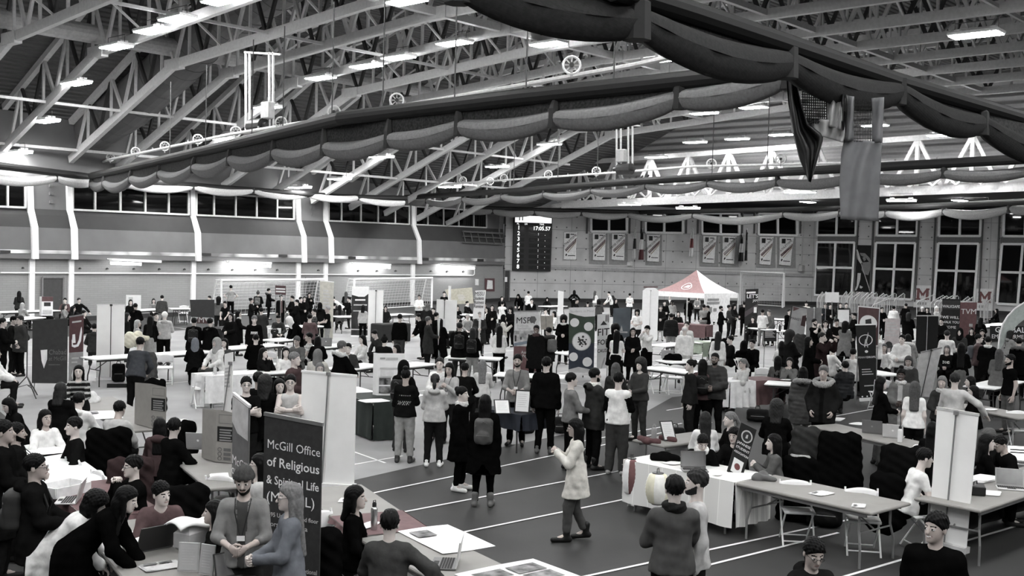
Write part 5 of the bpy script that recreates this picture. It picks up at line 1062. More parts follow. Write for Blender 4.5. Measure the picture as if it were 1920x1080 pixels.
S = Stand('banner_stand', 'tall pale cream banner with faint lettering right of the left goal', 'banner', (613, 640), -6, (600, 526), (626, 529), m=mat('banner_cream', (.50, .49, .44))).bars(WHITE); S.art(lines(.25, .75, .85, .5, 7, PG)+[('r', .6, .2, .9, .32, mat('print_mid', .3))])
S = Stand('banner_stand', 'banner with a dark photograph below a white curved top', 'banner', (676, 632), -3, (660, 538), (692, 538), m=mat('banner_photo', .025, .6, .3, .6, 3)).bars(WHITE)
S.art([('p', [(0, 1), (1, 1), (1, .87), (.75, .80), (.4, .80), (0, .84)], PW), ('r', .2, .72, .8, .75, PW), ('r', .12, .62, .9, .645, PG), ('r', .1, .5, .6, .52, PG), ('r', 0, .12, 1, .14, PG)])
Stand('banner_stand', 'white back of a banner right of the dark photograph banner', 'banner', (705, 640), 6, (691, 545), (719, 545), m=BWHITE).bars(WHITE).pole(.5, DARK, .02)
Stand('banner_stand', 'broad white back of a banner left of the cream wall sheet', 'banner', (838, 668), 10, (819, 561), (857, 563), m=BWHITE, zb=.9).pole(.38, DARK, .02)
Stand('banner_stand', 'narrow white banner seen edge on among the crowd', 'banner', (827, 690), 62, (821, 598), (835, 598), m=PW, zb=.2, bl=(823, 672), br=(834, 668))
Stand('banner_stand', 'slim white column like banner before the cream wall sheet', 'banner', (844, 640), 70, (842, 536), (846, 536), m=PW, zb=.5)
S = Stand('wall_sheet', 'cream paper sheet with faint lettering hung at the left wall', 'poster', (863, 590), -12, (834, 543), (885, 539), m=mat('sheet_cream', (.40, .385, .32)), bl=(846, 571), br=(888, 569)); S.art(lines(.4, .7, .6, .2, 5, PG))
S = Stand('banner_stand', 'white banner with four stacked words near the corner doorway', 'banner', (900, 668), -14, (891, 545), (911, 544), m=PW, bl=(886, 598), br=(907, 600)); S.art([('t', l, .45, .82-.14*k, .24, INK, 'CENTER', .004) for k, l in enumerate(('MSSU', 'Students', 'Business', 'Review'))]).pole(.5, LEGM, .03, -.6, 0)
S = Stand('banner_stand', 'banner with a brain emblem, white above and dull red below', 'banner', (988, 700), -4, (965, 584), (1013, 583), m=mat('banner_white2', .72)).bars(LEGM)
S.art([('r', 0, 0, 1, .42, mat('banner_msp', (.15, .085, .088))), ('r', 0, .42, 1, .68, mat('photo_pale', .45, .6, .3, .5, 6)), ('p', [(0, .42), (0, .47), (1, .55), (1, .5)], mat('banner_blue', (.2, .24, .28))), ('t', 'MSP', .36, .80, .27, INK, 'CENTER', .008), ('t', 'Students', .1, .745, .1, PG, 'LEFT'), ('t', 'Psychology', .1, .70, .1, PG, 'LEFT')]+[('c', .72+.07*math.cos(k*1.05), .86+.03*math.sin(k*1.05), .055, mat('brain_grey', .12)) for k in range(6)]+[('r', .76, .79, .8, .83, mat('brain_grey', .12)), ('r', .06, .62, .2, .67, mat('print_mid', .3)), ('r', .03, .5, .1, .6, PD), ('r', .25, .53, .3, .58, PD), ('r', .55, .55, .62, .62, PD), ('t', 'Association', .3, .3, .13, PG, 'LEFT'), ('t', 'in Psychology', .2, .24, .13, PG, 'LEFT')])
S = Stand('display_board', 'brown folding display board right of the brain emblem banner', 'display board', (1025, 672), 5, (1013, 592), (1037, 592), m=mat('board_brown', (.28, .265, .24)), bl=(1014, 618), br=(1037, 618)); S.art([('r', .42, .02, .46, .98, mat('board_crease', .12))])
Stand('banner_stand', 'narrow white banner before the concrete wall right of the doorway', 'banner', (1051, 620), 40, (1047, 545), (1057, 547), m=PW, zb=.7)
S = Stand('banner_stand', 'green and blue banner with white discs and pictures', 'banner', (1090, 712), -3, (1067, 578), (1116, 577), m=mat('banner_green', (.055, .075, .058)), bl=(1066, 700), br=(1113, 700)).bars(WHITE)
S.art([('r', 0, 0, 1, .46, mat('banner_navy', (.035, .043, .06))), ('p', [(0, 1), (1, 1), (1, .87), (.6, .865), (.3, .89), (0, .93)], PW), ('t', 'Students in Mind', .5, .935, .1, PG, 'CENTER'), ('c', .22, .78, .13, PW), ('c', .76, .715, .13, PW), ('c', .5, .49, .275, PG), ('c', .5, .49, .25, PW), ('c', .19, .255, .13, PW), ('c', .74, .175, .14, PW), ('p', [(0, 0), (0, .06), (.4, .1), (1, .05), (1, 0)], PG)]+[('c', .5+.19*math.cos(k*2.4)*(k % 3+1)/3, .49+.075*math.sin(k*2.4)*(k % 3+1)/3, .022+.012*(k % 2), mat('leaf_dark', .05)) for k in range(16)])
S = Stand('banner_stand', 'white banner with a dark triangle and tall letters', 'banner', (1133, 712), 6, (1120, 590), (1144, 588), m=PW, bl=(1119, 692), br=(1140, 690))
S.art([('p', [(.25, .80), (.5, .88), (.8, .80)], PD), ('r', .65, .86, .7, .98, PD), ('r', .75, .86, .8, .98, PD), ('r', .85, .84, .9, .98, PD), ('t', 'FIT', .5, .61, .34, PD, 'CENTER', .006), ('t', 'FOR', .5, .44, .27, PD, 'CENTER', .004), ('t', 'CAUSE', .5, .30, .2, PD, 'CENTER', .004), ('p', [(.3, 0), (.45, 0), (.75, .2), (.6, .2)], PG)])
S = Stand('banner_stand', 'grey blue cloth banner with a white crest', 'banner', (1166, 712), 2, (1150, 578), (1183, 577), m=mat('banner_steel', (.10, .115, .13), .6, .3, .3, 2), zb=1.0); S.art([('t', 'PHSI', .5, .05, .32, PW, 'CENTER', .012), ('r', .2, .35, .85, .39, PG), ('p', [(.42, .4), (.5, .55), (.58, .4)], PG)])
S = Stand('banner_stand', 'white booth panel with a rounded top left of the tent', 'banner', (1220, 640), 0, (1205, 545), (1235, 545), m=PW); S.art([('p', [(.0, 1), (.2, 1.05), (.5, 1.075), (.8, 1.05), (1, 1)], PW), ('r', .05, 1.06, .95, 1.085, mat('sign_red', (.10, .06, .062)))]).pole(.5, PG, .02)
S = Stand('banner_stand', 'dark banner with a diagonal stripe before the right goal', 'banner', (1409, 640), -4, (1398, 543), (1422, 542), m=mat('banner_night', .02, .5, .3, .4, 2)).bars(DARK)
S.art([('r', .08, .92, .8, .955, PW), ('t', 'LET\'S', .1, .83, .25, PW, 'LEFT', .008), ('t', 'JAM', .6, .755, .2, PW, 'LEFT', .008), ('p', [(0, .45), (0, .56), (1, .72), (1, .62)], mat('print_dusk', (.08, .07, .075))), ('r', .7, .54, .92, .65, PW)]+lines(.1, .9, .28, .1, 3, PG, .3))
S = Stand('sign_board', 'small black placard with white lines at the front of a table', 'sign', (1445, 690), 0, (1432, 620), (1456, 619), m=mat('board_black', .015), bl=(1432, 640), br=(1456, 640)); S.art(lines(.1, .9, .92, .3, 6, PG, .45))
S = Stand('banner_stand', 'leaning pale cloth banner with dark corner patches', 'banner', (1497, 660), 8, (1486, 574), (1513, 579), m=mat('banner_haze', .34, .7, .2, .25, 2), bl=(1476, 636), br=(1506, 646)); S.art([('p', [(.05, .99), (.5, .97), (.1, .86)], mat('sign_red', (.10, .06, .062))), ('p', [(.75, .78), (1, .82), (1, .5), (.7, .5)], mat('patch_dark', (.05, .03, .03))), ('t', 'MARKET', .35, .62, .14, PD, 'CENTER', .006)])
m = MB(); m.bar(S.p(-.03, 0, -.02), S.p(-.03, 1.02, -.02), .05); m.bar(S.p(-.03, 1.02, -.02), S.p(1, 1.02, -.02), .05); m.build('side_pole', DARK, S.t)
Stand('banner_stand', 'grey back of a banner with a pale pole right of centre', 'banner', (1527, 665), 6, (1513, 577), (1541, 577), m=mat('banner_backgrey', .2)).pole(.5, PG, .03)
S = Stand('sign_board', 'white square placard held up before the tall windows', 'sign', (1559, 660), 0, (1547, 548), (1573, 548), m=PW, bl=(1547, 567), br=(1573, 567)).pole(.5, LEGM, .03, -1.6, 0)
Stand('sign_board', 'white card standing on a table below the square placard', 'sign', (1581, 655), 2, (1570, 581), (1592, 581), m=PW, bl=(1571, 604), br=(1592, 604))
S = Stand('banner_stand', 'pale banner with faint lettering right of the red sign', 'banner', (1674, 690), 0, (1660, 597), (1688, 597), m=mat('banner_blush', (.5, .46, .46))); S.art(lines(.1, .9, .92, .6, 5, PG)+[('c', .3, .45, .12, PD)])
Stand('display_board', 'tall black double panel with a thin pale edge line', 'display board', (1738, 690), 0, (1719, 592), (1760, 592), m=mat('panel_black', .008), zb=.5).bars(PG, True, False).pole(.5, PG, .02)
S = Stand('banner_stand', 'black banner with white block lettering before the tall windows', 'banner', (1784, 660), 0, (1767, 560), (1801, 561), m=mat('board_black', .015)); S.art([('r', .03, .8, .97, .97, mat('walk_strip', .04)), ('t', 'WALKSAFE', .5, .83, .19, PW, 'CENTER', .008), ('t', 'WE WILL', .5, .62, .16, PW, 'CENTER', .006), ('t', 'WALK YOU', .5, .53, .16, PW, 'CENTER', .006), ('t', 'HOME', .5, .43, .16, PW, 'CENTER', .006)])
S = Stand('banner_stand', 'dull red banner with three white letters at right', 'banner', (1816, 660), 0, (1799, 567), (1832, 567), m=mat('banner_tvm', (.16, .09, .092))); S.art([('t', 'TVM', .55, .76, .32, PW, 'CENTER', .012), ('r', .6, .5, .8, .56, PG), ('r', .6, .36, .8, .42, PW)])
S = Stand('cloth_sign', 'black table cloth with large white letters at the right edge', 'sign', (1905, 690), -4, (1856, 611), (1935, 612), m=mat('cloth_black', .012), bl=(1856, 640), br=(1935, 642)); S.art([('t', 'GLOBAL', .12, .6, .27, PW, 'LEFT', .012), ('t', 'EMPOWERMENT', .04, .2, .25, PW, 'LEFT', .012)])
m = MB(); G = onz(1873, 690); D = (G-CAM)@FW; q = lambda x, y: CAM+ray(x, y)*(D/(ray(x, y)@FW))
pts = [((1872, 652), (1876, 654)), ((1874, 628), (1885, 640)), ((1880, 608), (1897, 622)), ((1890, 592), (1910, 607)), ((1904, 578), (1922, 598)), ((1926, 564), (1940, 590))]
for (a, b2), (c, d) in zip(pts, pts[1:]): m.quad(q(*a), q(*b2), q(*d), q(*c)); m.quad(*[p+FW*.02 for p in (q(*c), q(*d), q(*b2), q(*a))])
o = m.build('feather_flag', mat('flag_sage', (.42, .46, .44))); tag(o, 'curved pale green feather flag at the right edge', 'flag'); m = MB(); m.tube([G, q(1872, 652)]+[q(*a) for a, _ in pts[1:]], .03, 6); m.build('flag_pole', WHITE, o)
# trifold boards and boxes
def trifold(label, x0, x1, x2, y0, y1, z, m, art=None, grp=None, dep=None, name='trifold_board'):
    G = onz(x1, y1, z); n = v3(facing(G, 10)); tl = onP(x1, y0, G, FW); h = tl[2]-z; t = thing(name, label, 'display board', (0, 0, 0), 0, grp)
    a = onz(x0, y1-.18*(x1-x0), z); b2 = onz(x2, y1-.0*(x2-x1), z); mb = MB()
    for p, q in ((a, G), (G, b2)): mb.bar((p+q)/2+np.array([0, 0, 0]), (p+q)/2+np.array([0, 0, h]), np.linalg.norm(q-p), .012, up=tuple(np.cross(ln_(q-p), [0, 0, 1.])))
    mb.build('board', m, t); pl = lambda u, v, o=.015: (G+(b2-G)*u)+np.array([0, 0, h*v])+np.cross(ln_(b2-G), [0, 0, 1.])*o*(1 if np.cross(ln_(b2-G), [0, 0, 1.])@(-FW) > 0 else -1)
    if art:
        mb = MB(); ms = []
        for k, (u0, v0, u1, v1, mm) in enumerate(art):
            if mm not in ms: ms.append(mm)
            mb.quad(*[pl(u, v, .014+.002*k) for u, v in ((u0, v0), (u1, v0), (u1, v1), (u0, v1))], ms.index(mm))
        mb.build('print', ms, t)
    return t
CARD = mat('cardboard', (.30, .29, .275), .85, .1, .06)
def carton(label, xl, xm, xr, yt, yb):
    G = onz(xm, yb, .75); a = onz(xl, yb-8, .75); b2 = onz(xr, yb+3, .75); h = onP(xm, yt, G, FW)[2]-.75; c = a+b2-G; t = thing('cardboard_box', label, 'box', (0, 0, 0), 0, 'cardboard display boxes'); mb = MB()
    P4 = [a, G, b2, c]; H = np.array([0, 0, h]); mb.add([*P4, *[p+H for p in P4]], [(0, 1, 5, 4), (1, 2, 6, 5), (2, 3, 7, 6), (3, 0, 4, 7), (3, 2, 1, 0)]); mb.build('carton', CARD, t)
    n = np.cross(b2-G, H); n = ln_(n); n = n if n@FW < 0 else -n; f = lambda u, v, o=.006: G+(b2-G)*u+H*v+n*o; mb = MB()
    mb.quad(f(.08, .42), f(.95, .42), f(.95, .72), f(.08, .72)); mb.build('sticker', mat('sticker_black', .012), t); mb = MB()
    for k in range(5): mb.quad(*[f(u, v, .009) for u, v in ((.2, .67-.052*k-.03), (.84-.06*(k % 2), .67-.052*k-.03), (.84-.06*(k % 2), .67-.052*k), (.2, .67-.052*k))])
    mb.build('sticker_lettering', mat('sticker_grey', .25), t); mb = MB()
    for k in range(3): mb.tube([f(.22+.1*math.cos(q), .08+.09*k+.035*math.sin(q)*1.0, .006) for q in [j*math.pi/6 for j in range(12)]], .004, 4, closed=True); mb.quad(*[f(u, v, .006) for u, v in ((.42, .05+.09*k), (.8, .05+.09*k), (.8, .11+.09*k), (.42, .11+.09*k))])
    for u0, v0, u1, v1 in ((.15, .78, .9, .79), (.15, .95, .9, .96), (.15, .78, .17, .96), (.88, .78, .9, .96)): mb.quad(*[f(u, v, .006) for u, v in ((u0, v0), (u1, v0), (u1, v1), (u0, v1))])
    mb.build('box_print', mat('card_print', .13), t)
carton('cardboard display box with a black sticker, further of two at left', 252, 281, 311, 723, 802); carton('cardboard display box with a black sticker beside the narrow grey banner', 378, 404, 440, 772, 866)
trifold('white trifold board with text and photographs on a table left of centre', 699, 707, 757, 662, 741, .76, PW, [(.3, .84, .75, .9, PG), (.08, .86, .28, .9, mat('print_mid', .3)), (.08, .62, .85, .66, PG), (.06, .05, .95, .42, mat('photo_print', .12, .5, .3, 1.2, 8)), (.5, .05, .55, .42, PW), (.06, .22, .95, .25, PW), (.1, .45, .6, .6, mat('faint_text', .66))])
trifold('maroon and white trifold board on the far left table', 74, 78, 99, 556, 592, .76, PW, [(0, .75, 1, 1, mat('sign_red', (.10, .06, .062))), (.2, .5, .8, .7, PD), (.1, .1, .9, .3, PG)])
trifold('white trifold board standing behind seated people at far left', 236, 238, 264, 553, 594, .76, PW, [(.1, .7, .4, .9, PG)])

# ---- tables (left end pixel, right end pixel, both at table height)
T = {}
for key, a, b2, st, lab, kw in (
 ('jsaBare', (1415, 897), (1672, 952), 'tan', 'bare tan folding table in the right foreground beside the black board', dict(w=.92)),
 ('jsa', (1205, 856), (1412, 898), 'tan', 'folding table under the checked white cloth at right', dict(w=.86)),
 ('right', (1775, 945), (2010, 872), 'tan', 'tan folding table behind the white banner in the right foreground', dict(w=.86)),
 ('laptops', (1542, 796), (1760, 843), 'tan', 'tan folding table carrying two laptops seen from behind', dict(w=.7)),
 ('etc', (1215, 830), (1350, 812), 'tan', 'tan folding table with dull red shirts and a water bottle', dict(w=.7)),
 ('edge', (1800, 757), (1935, 784), 'tan', 'tan folding table behind the man in a pale sweater at right', dict(w=.7)),
 ('docs', (926, 762), (1003, 776), 'dark', 'small table with a navy cloth and framed sheets in the centre', dict(w=.7)),
 ('board', (640, 726), (735, 755), 'white', 'table with dark green cloth below the white trifold board', dict(w=.8)),
 ('white10', (372, 703), (540, 694), 'white', 'white folding table with hanging sheet left of the laughing group', {}),
 ('white11', (163, 671), (284, 664), 'white', 'white folding table left of the man in the blue sweater', {}),
 ('white11b', (292, 664), (408, 656), 'white', 'white folding table in front of the woman in a head scarf', {}),
 ('white12', (412, 653), (520, 645), 'white', 'white folding table before the man in black at middle left', {}),
 ('l1', (82, 852), (158, 912), 'white', 'bare white folding table at left beside the empty chairs', dict(w=.78)),
 ('l2', (150, 905), (236, 966), 'white', 'folding table under a dull red cloth at lower left', dict(w=.8)),
 ('l3', (232, 975), (345, 1085), 'tan', 'tan folding table with a laptop in the lower left foreground', dict(w=.95)),
 ('l0', (42, 838), (112, 852), 'white', 'white folding table corner by the woman in the white sweater', dict(w=.7)),
 ('card', (366, 850), (448, 912), 'tan', 'tan folding table carrying the nearer cardboard box', dict(w=.75)),
 ('card0', (170, 745), (285, 805), 'tan', 'tan folding table with white papers behind the striped sweater', dict(w=.8)),
 ('r1', (618, 912), (738, 1000), 'tan', 'tan folding table behind the woman in black at lower centre', dict(w=.85)),
 ('r2', (738, 1000), (905, 1085), 'tan', 'tan folding table with a white poster and thin laptop', dict(w=.85)),
 ('r3', (900, 1100), (1050, 1092), 'tan', 'tan folding table with picture sheets at the bottom edge', dict(w=1.0)),
 ('c15', (1215, 687), (1335, 702), 'white', 'bare white folding table with empty chairs right of the curly haired woman', {}),
 ('c16', (1352, 713), (1420, 710), 'white', 'table with dull red and white cloths by the pale vase of flowers', dict(L=1.7)),
 ('c17', (1436, 716), (1530, 722), 'white', 'white folding table left of the fur hooded coat', {}),
 ('c18', (1594, 689), (1675, 703), 'white', 'white folding table right of the black light bulb banner', {}),
 ('c19', (1835, 726), (1895, 712), 'white', 'white folding table beside the bearded man in black shirt', {}),
 ('m1', (628, 692), (702, 682), 'white', 'white folding table behind the banner back left of centre', {}),
 ('m2', (722, 688), (800, 680), 'white', 'white folding table behind the white trifold board', {}),
 ('m3', (930, 700), (1060, 706), 'white', 'white folding table behind the man with a lanyard', {}),
 ('m4', (838, 668), (940, 672), 'white', 'white folding table beside the woman in a pale blouse', {}),
 ('m5', (1230, 648), (1278, 643), 'white', 'white folding table left of the man in a white shirt', {}),
 ('m6', (1245, 678), (1310, 675), 'white', 'white folding table under the open laptop right of centre', {}),
 ('m7', (1300, 641), (1345, 640), 'white', 'white folding table with a green sheet right of the white shirt', {}),
 ('m8', (1268, 606), (1330, 610), 'white', 'table with a dull red cloth in front of the tent', {}),
 ('m9', (1415, 614), (1476, 621), 'white', 'white folding table behind the small black placard', {}),
 ('m10', (1446, 597), (1478, 599), 'white', 'small white folding table left of the leaning cloth banner', {}),
 ('m11', (1048, 662), (1090, 660), 'white', 'white folding table behind the green banner', {}),
 ('f1', (-10, 585), (104, 581), 'white', 'long white table along the far left', {}),
 ('f2', (-10, 601), (70, 594), 'white', 'second white table along the far left, nearer the camera', {}),
 ('f3', (216, 583), (300, 579), 'white', 'white table by the far left wall with a white board', {}),
 ('f4', (318, 578), (356, 578), 'white', 'white table with one empty white chair by the far left wall', {}),
 ('f5', (628, 593), (702, 592), 'white', 'white table behind the leaning man in a white shirt', {}),
 ('f6', (722, 590), (765, 588), 'white', 'white table by the woman behind the white tub', {}),
 ('f7', (1018, 574), (1055, 573), 'white', 'white table by the concrete wall left of the tent', {}),
 ('f8', (398, 616), (438, 612), 'white', 'white table with a black cloth in front of the diamond poster', {}),
 ('f9', (505, 638), (545, 634), 'white', 'white table under the box with a round crest', {}),
 ('f10', (540, 612), (600, 610), 'white', 'white table among the crowd under the red sign', {}),
 ('f11', (1648, 663), (1704, 663), 'white', 'white table edge in front of the long haired woman at right', {}),
 ('f12', (862, 588), (905, 592), 'white', 'white table before the banner with four stacked words', {}),
 ('f14', (585, 650), (650, 646), 'white', 'white table under the grey laptop with a pale emblem', {}),
 ('f13', (1835, 612), (1885, 606), 'white', 'white table by the woman in a black jacket near the tall windows', {})):
    kw = dict(kw); T[key] = table(*a, *b2, st, lab, legs='steel' if st == 'tan' else 'black', grp='folding tables', **kw)
CHK = mat('checked_cloth', .74, .8); nt = CHK.node_tree; bb = nt.nodes['Principled BSDF']; ck = nt.nodes.new('ShaderNodeTexBrick'); ck.offset = 0; ck.inputs['Scale'].default_value = 3.2; ck.inputs['Brick Width'].default_value = .8; ck.inputs['Row Height'].default_value = .8; ck.inputs['Mortar Size'].default_value = .018
for q, v in (('Color1', .74), ('Color2', .70), ('Mortar', .92)): ck.inputs[q].default_value = (v, v, v*.98, 1)
nt.links.new(nt.nodes['Texture Coordinate'].outputs['Object'], ck.inputs['Vector']); nt.links.new(ck.outputs['Color'], bb.inputs['Base Color'])
sd = lambda k: 1 if (np.array([math.sin(T[k][2]), -math.cos(T[k][2])])@(-T[k][1][:2])) > 0 else 0   # local -y faces the camera?
def fb(k, d): return (d, .2) if sd(k) else (.2, d)
cloth_over(T['jsa'], 'white checked cloth hanging over the table with paper lanterns', CHK, (*fb('jsa', .62), .55, .62))
cloth_over(T['docs'], 'navy cloth over the small table with framed sheets', mat('cloth_navy', (.015, .018, .026)), (*fb('docs', .30), .3, .3))
cloth_over(T['board'], 'dark green cloth hanging from the table with the trifold board', mat('cloth_green', (.022, .028, .025)), (.7, .7, .7, .72), x0=-.1)
cloth_over(T['white10'], 'white sheet hanging from the white table end at left', mat('sheet_white', .72, .8), (*fb('white10', .62), .7, 0), x1=.1)
cloth_over(T['l2'], 'dull red cloth on the table behind the silver laptop', mat('cloth_wine', (.135, .082, .085)), (.3, .3, .1, .1))
cloth_over(T['r1'], 'dull red cloth across the tan table beside the steel bottle', mat('cloth_wine', (.135, .082, .085)), (.05, .3, 0, 0), x0=.12, x1=.5)
cloth_over(T['c16'], 'dull red cloth hanging over the table with pale flowers', mat('cloth_wine', (.135, .082, .085)), (*fb('c16', .6), 0, .55), x0=-.06)
cloth_over(T['c16'], 'white cloth draped over the left end of the dull red cloth', mat('sheet_white', .72, .8), (.63, .63, .62, 0), x0=-.52, x1=-.05, wav=.05)
cloth_over(T['m8'], 'dull red cloth on the table in front of the tent', mat('cloth_wine', (.135, .082, .085)), (.55, .55, .5, .5))
cloth_over(T['right'], 'black cloth hanging behind the tan table at the right edge', mat('cloth_black', .012), (.0, .66, 0, .66) if sd('right') else (.66, 0, 0, .66), x0=-.3, top=False)
cloth_over(T['f8'], 'black cloth on the table before the diamond poster', mat('cloth_black', .012), (.6, .6, .5, .5))
cloth_over(T['m7'], 'pale green sheet hanging from the table right of the white shirt', mat('sheet_green', (.33, .38, .31)), (.5, .5, .4, .4), x0=-.4, x1=.1)
m = MB(); P = onz(733, 606, .74); m.box(P-np.array([0, 0, .37]), (1.5, .7, .74), bev=.03); tag(m.build('draped_table', mat('cloth_charcoal', .02)), 'table fully draped in black cloth right of the woman with crossed arms', 'table')
# ---- chairs
for x, y, f, l in ((1616, 915, 8, 'white folding chair half behind the bare tan table in the right foreground'), (1492, 900, 10, 'white folding chair seen under the checked cloth table'), (186, 884, 110, 'white folding chair at the bare white table, nearer the camera'), (140, 860, 115, 'white folding chair at the bare white table, further one'), (1238, 683, 200, 'white folding chair behind the bare white table, left one'), (1268, 685, 190, 'white folding chair behind the bare white table, right one'), (310, 665, 180, 'white folding chair beside the man in the blue sweater'), (345, 573, 190, 'white folding chair by the far left wall'), (594, 958, 30, 'white folding chair back beside the tall grey office banner'), (415, 893, 150, 'white folding chair in front of the cardboard box table'), (1908, 770, 20, 'white folding chair at the right edge beyond the tan table'), (505, 660, 180, 'white folding chair behind the long white table at middle left'), (1762, 915, -60, 'white folding chair under the man in the white t shirt'), (1655, 712, 200, 'white folding chair behind the black light bulb banner'), (92, 770, 120, 'white folding chair behind the woman reading at left'), (383, 700, 190, 'white folding chair, left of two behind the white sheet table'), (415, 697, 190, 'white folding chair, right of two behind the white sheet table'), (1430, 690, 190, 'white folding chair behind the table with pale flowers')): chair(x, y, f, l)
# ---- laptops
def laptop(px, py, z, face, label, ang=105, body=.3, lid=.3, scr=.05, size=.34, logo=None, grp='laptops', art=0):
    P = onz(px, py, z+.012); d = facing(P, face); rz = math.atan2(d[1], d[0])+math.pi/2; t = thing('laptop', label, 'laptop', P, rz, grp); w, h = size, size*.66; B = mat('laptop_body', body, .4, .4, .05)
    m = MB(); m.box((0, -h/2, 0), (w, h, .018), bev=.005); m.build('base', B, t); m = MB()
    for r in range(5):
        for c in range(12): m.box((-w*.43+c*w*.078, -.05-r*.026, .011), (w*.066, .02, .004))
    m.box((0, -h*.82, .0105), (w*.3, h*.2, .002)); m.build('keyboard', mat('keys', .03), t)
    a = R(180-ang); T_ = Matrix.Rotation(-a, 3, 'X'); m = MB(); m.box((0, 0, 0), (.001,)*3)
    m = MB(); q = lambda u, v, o: (u*w, math.sin(R(ang-90))*v*h-o*math.cos(R(ang-90)), .01+math.cos(R(ang-90))*v*h+o*math.sin(R(ang-90)))
    for o in (.006, -.006): m.quad(*[q(u, v, o) for u, v in ((-.5, 0), (.5, 0), (.5, 1), (-.5, 1))])
    for (u0, v0), (u1, v1) in (((-.5, 0), (.5, 0)), ((.5, 0), (.5, 1)), ((.5, 1), (-.5, 1)), ((-.5, 1), (-.5, 0))): m.quad(q(u0, v0, .006), q(u1, v1, .006), q(u1, v1, -.006), q(u0, v0, -.006))
    m.build('lid', mat('laptop_lid', lid, .35, .45, .05), t); m = MB(); m.quad(*[q(u, v, .0085) for u, v in ((-.46, .06), (.46, .06), (.46, .95), (-.46, .95))])
    if art:
        for v0 in (.68, .5): m.quad(*[q(u, v, .010) for u, v in ((-.38, v0), (.2, v0), (.2, v0+.09), (-.38, v0+.09))], 1)
    m.build('screen', [emis('screen', (1, 1, 1), scr) if scr >= .4 else mat('screen_off', scr, .15, .5), INK], t)
    if logo is not None: m = MB(); m.add([q(.05*math.cos(k*.6), .52+.075*math.sin(k*.6), -.008) for k in range(10)], [tuple(range(10))]); m.build('emblem', mat('emblem', logo), t)
    return t
laptop(290, 1030, .74, -150, 'open laptop with dark lid typed on by the bending woman in black', 112, .12, .02, .06, .4); laptop(147, 938, .745, -100, 'silver open laptop beside the red clothed table', 105, .6, .5, .03, .36); laptop(858, 1058, .74, -95, 'thin silver laptop on the tan table with a white poster', 98, .1, .6, .1, .38)
laptop(1300, 878, .75, 10, 'open dark laptop on the checked white cloth', 108, .2, .04, .03, .36); laptop(1635, 812, .74, 172, 'grey laptop seen from behind, left of two on the tan table', 104, .2, .16, .1, .34, .3); laptop(1674, 820, .74, 172, 'pale laptop seen from behind, right of two on the tan table', 104, .5, .55, .1, .34, .9)
laptop(1893, 912, .74, 8, 'grey screened laptop on the right foreground table', 112, .6, .25, .14, .36); laptop(1912, 866, .74, 12, 'laptop with a bright white slide on its screen', 108, .4, .3, .9, .36, art=1); laptop(372, 842, .75, 160, 'silver laptop with a lit emblem left of the cardboard box', 100, .45, .34, .1, .36, .95); laptop(611, 648, .75, 178, 'grey laptop with a pale emblem in the middle left crowd', 100, .3, .2, .1, .36, .9)
laptop(1251, 672, .75, 176, 'silver laptop with an emblem on the white table right of centre', 100, .5, .5, .1, .36, .95); laptop(1680, 662, .75, 178, 'black laptop in front of the woman with long hair at right', 100, .03, .015, .1, .36, .6); laptop(436, 1082, .74, 30, 'dark laptop at the bottom edge below the man in a beanie', 105, .1, .05, .2, .34)
# ---- papers, frames and small things
def paper(px, py, z, rz, w, h, label, c=.82, n=1, prt=0, name='paper_sheet', cat='paper', grp=None):
    P = onz(px, py, z+.004); mb = MB(); random.seed(int(px*7+py))
    for k in range(n): a = R(rz+(random.random()-.5)*14*(k > 0)); ca, sa = math.cos(a), math.sin(a); f = lambda u, v: (u*w*ca-v*h*sa+.01*k, u*w*sa+v*h*ca, .003+.0025*k+.004*math.sin(u*5+v*3)); mb.sheet(lambda u, v: f(u-.5, v-.5), 4, 4, .0015)
    if prt:
        for k in range(prt): u0 = -.4+.42*(k % 2); v0 = .12-.28*(k//2); mb.quad(*[f2 for f2 in [(lambda u, v: (u*w*ca-v*h*sa, u*w*sa+v*h*ca, .012+.0025*n))(u, v) for u, v in ((u0, v0), (u0+.36, v0), (u0+.36, v0+.24), (u0, v0+.24))]], 1)
    return tag(mb.build(name, [mat('paper_tone', c, .7, .2, .03), mat('photo_print', .12, .5, .3, 1.2, 8)], None, False, P), label, cat, grp)
paper(835, 1010, .745, -15, .62, 1.0, 'large white poster sheet with a picture on the tan table', prt=1, name='poster_sheet', cat='poster'); paper(985, 1085, .745, -10, .95, .95, 'sheet of printed pictures on the table at bottom centre', .7, 1, 4, 'poster_sheet', 'poster'); paper(690, 985, .75, 20, .3, .14, 'crumpled white paper on the dull red cloth', n=2)
paper(660, 938, .745, 40, .22, .3, 'white numbered sheet on the tan table behind the woman in black', prt=1); paper(1540, 925, .745, -10, .3, .2, 'white sheet in the middle of the bare tan table', prt=1); paper(1610, 948, .745, 20, .22, .16, 'small card near the end of the bare tan table', .6, prt=1); paper(190, 778, .745, -20, .6, .9, 'large white paper spread on the table behind the striped sweater', prt=1)
paper(1565, 787, .745, 10, .36, .26, 'stack of papers at the left end of the table with laptops', n=6); paper(1610, 795, .745, -12, .3, .22, 'scattered flyers left of the two laptops', n=3); paper(1725, 837, .745, 15, .26, .2, 'white sheet right of the white bottle', n=2); paper(1840, 900, .745, -10, .45, .28, 'thick stack of white paper behind the dark cash box', n=10); paper(1860, 925, .745, 12, .3, .2, 'white sheet in front of the grey screened laptop', n=2)
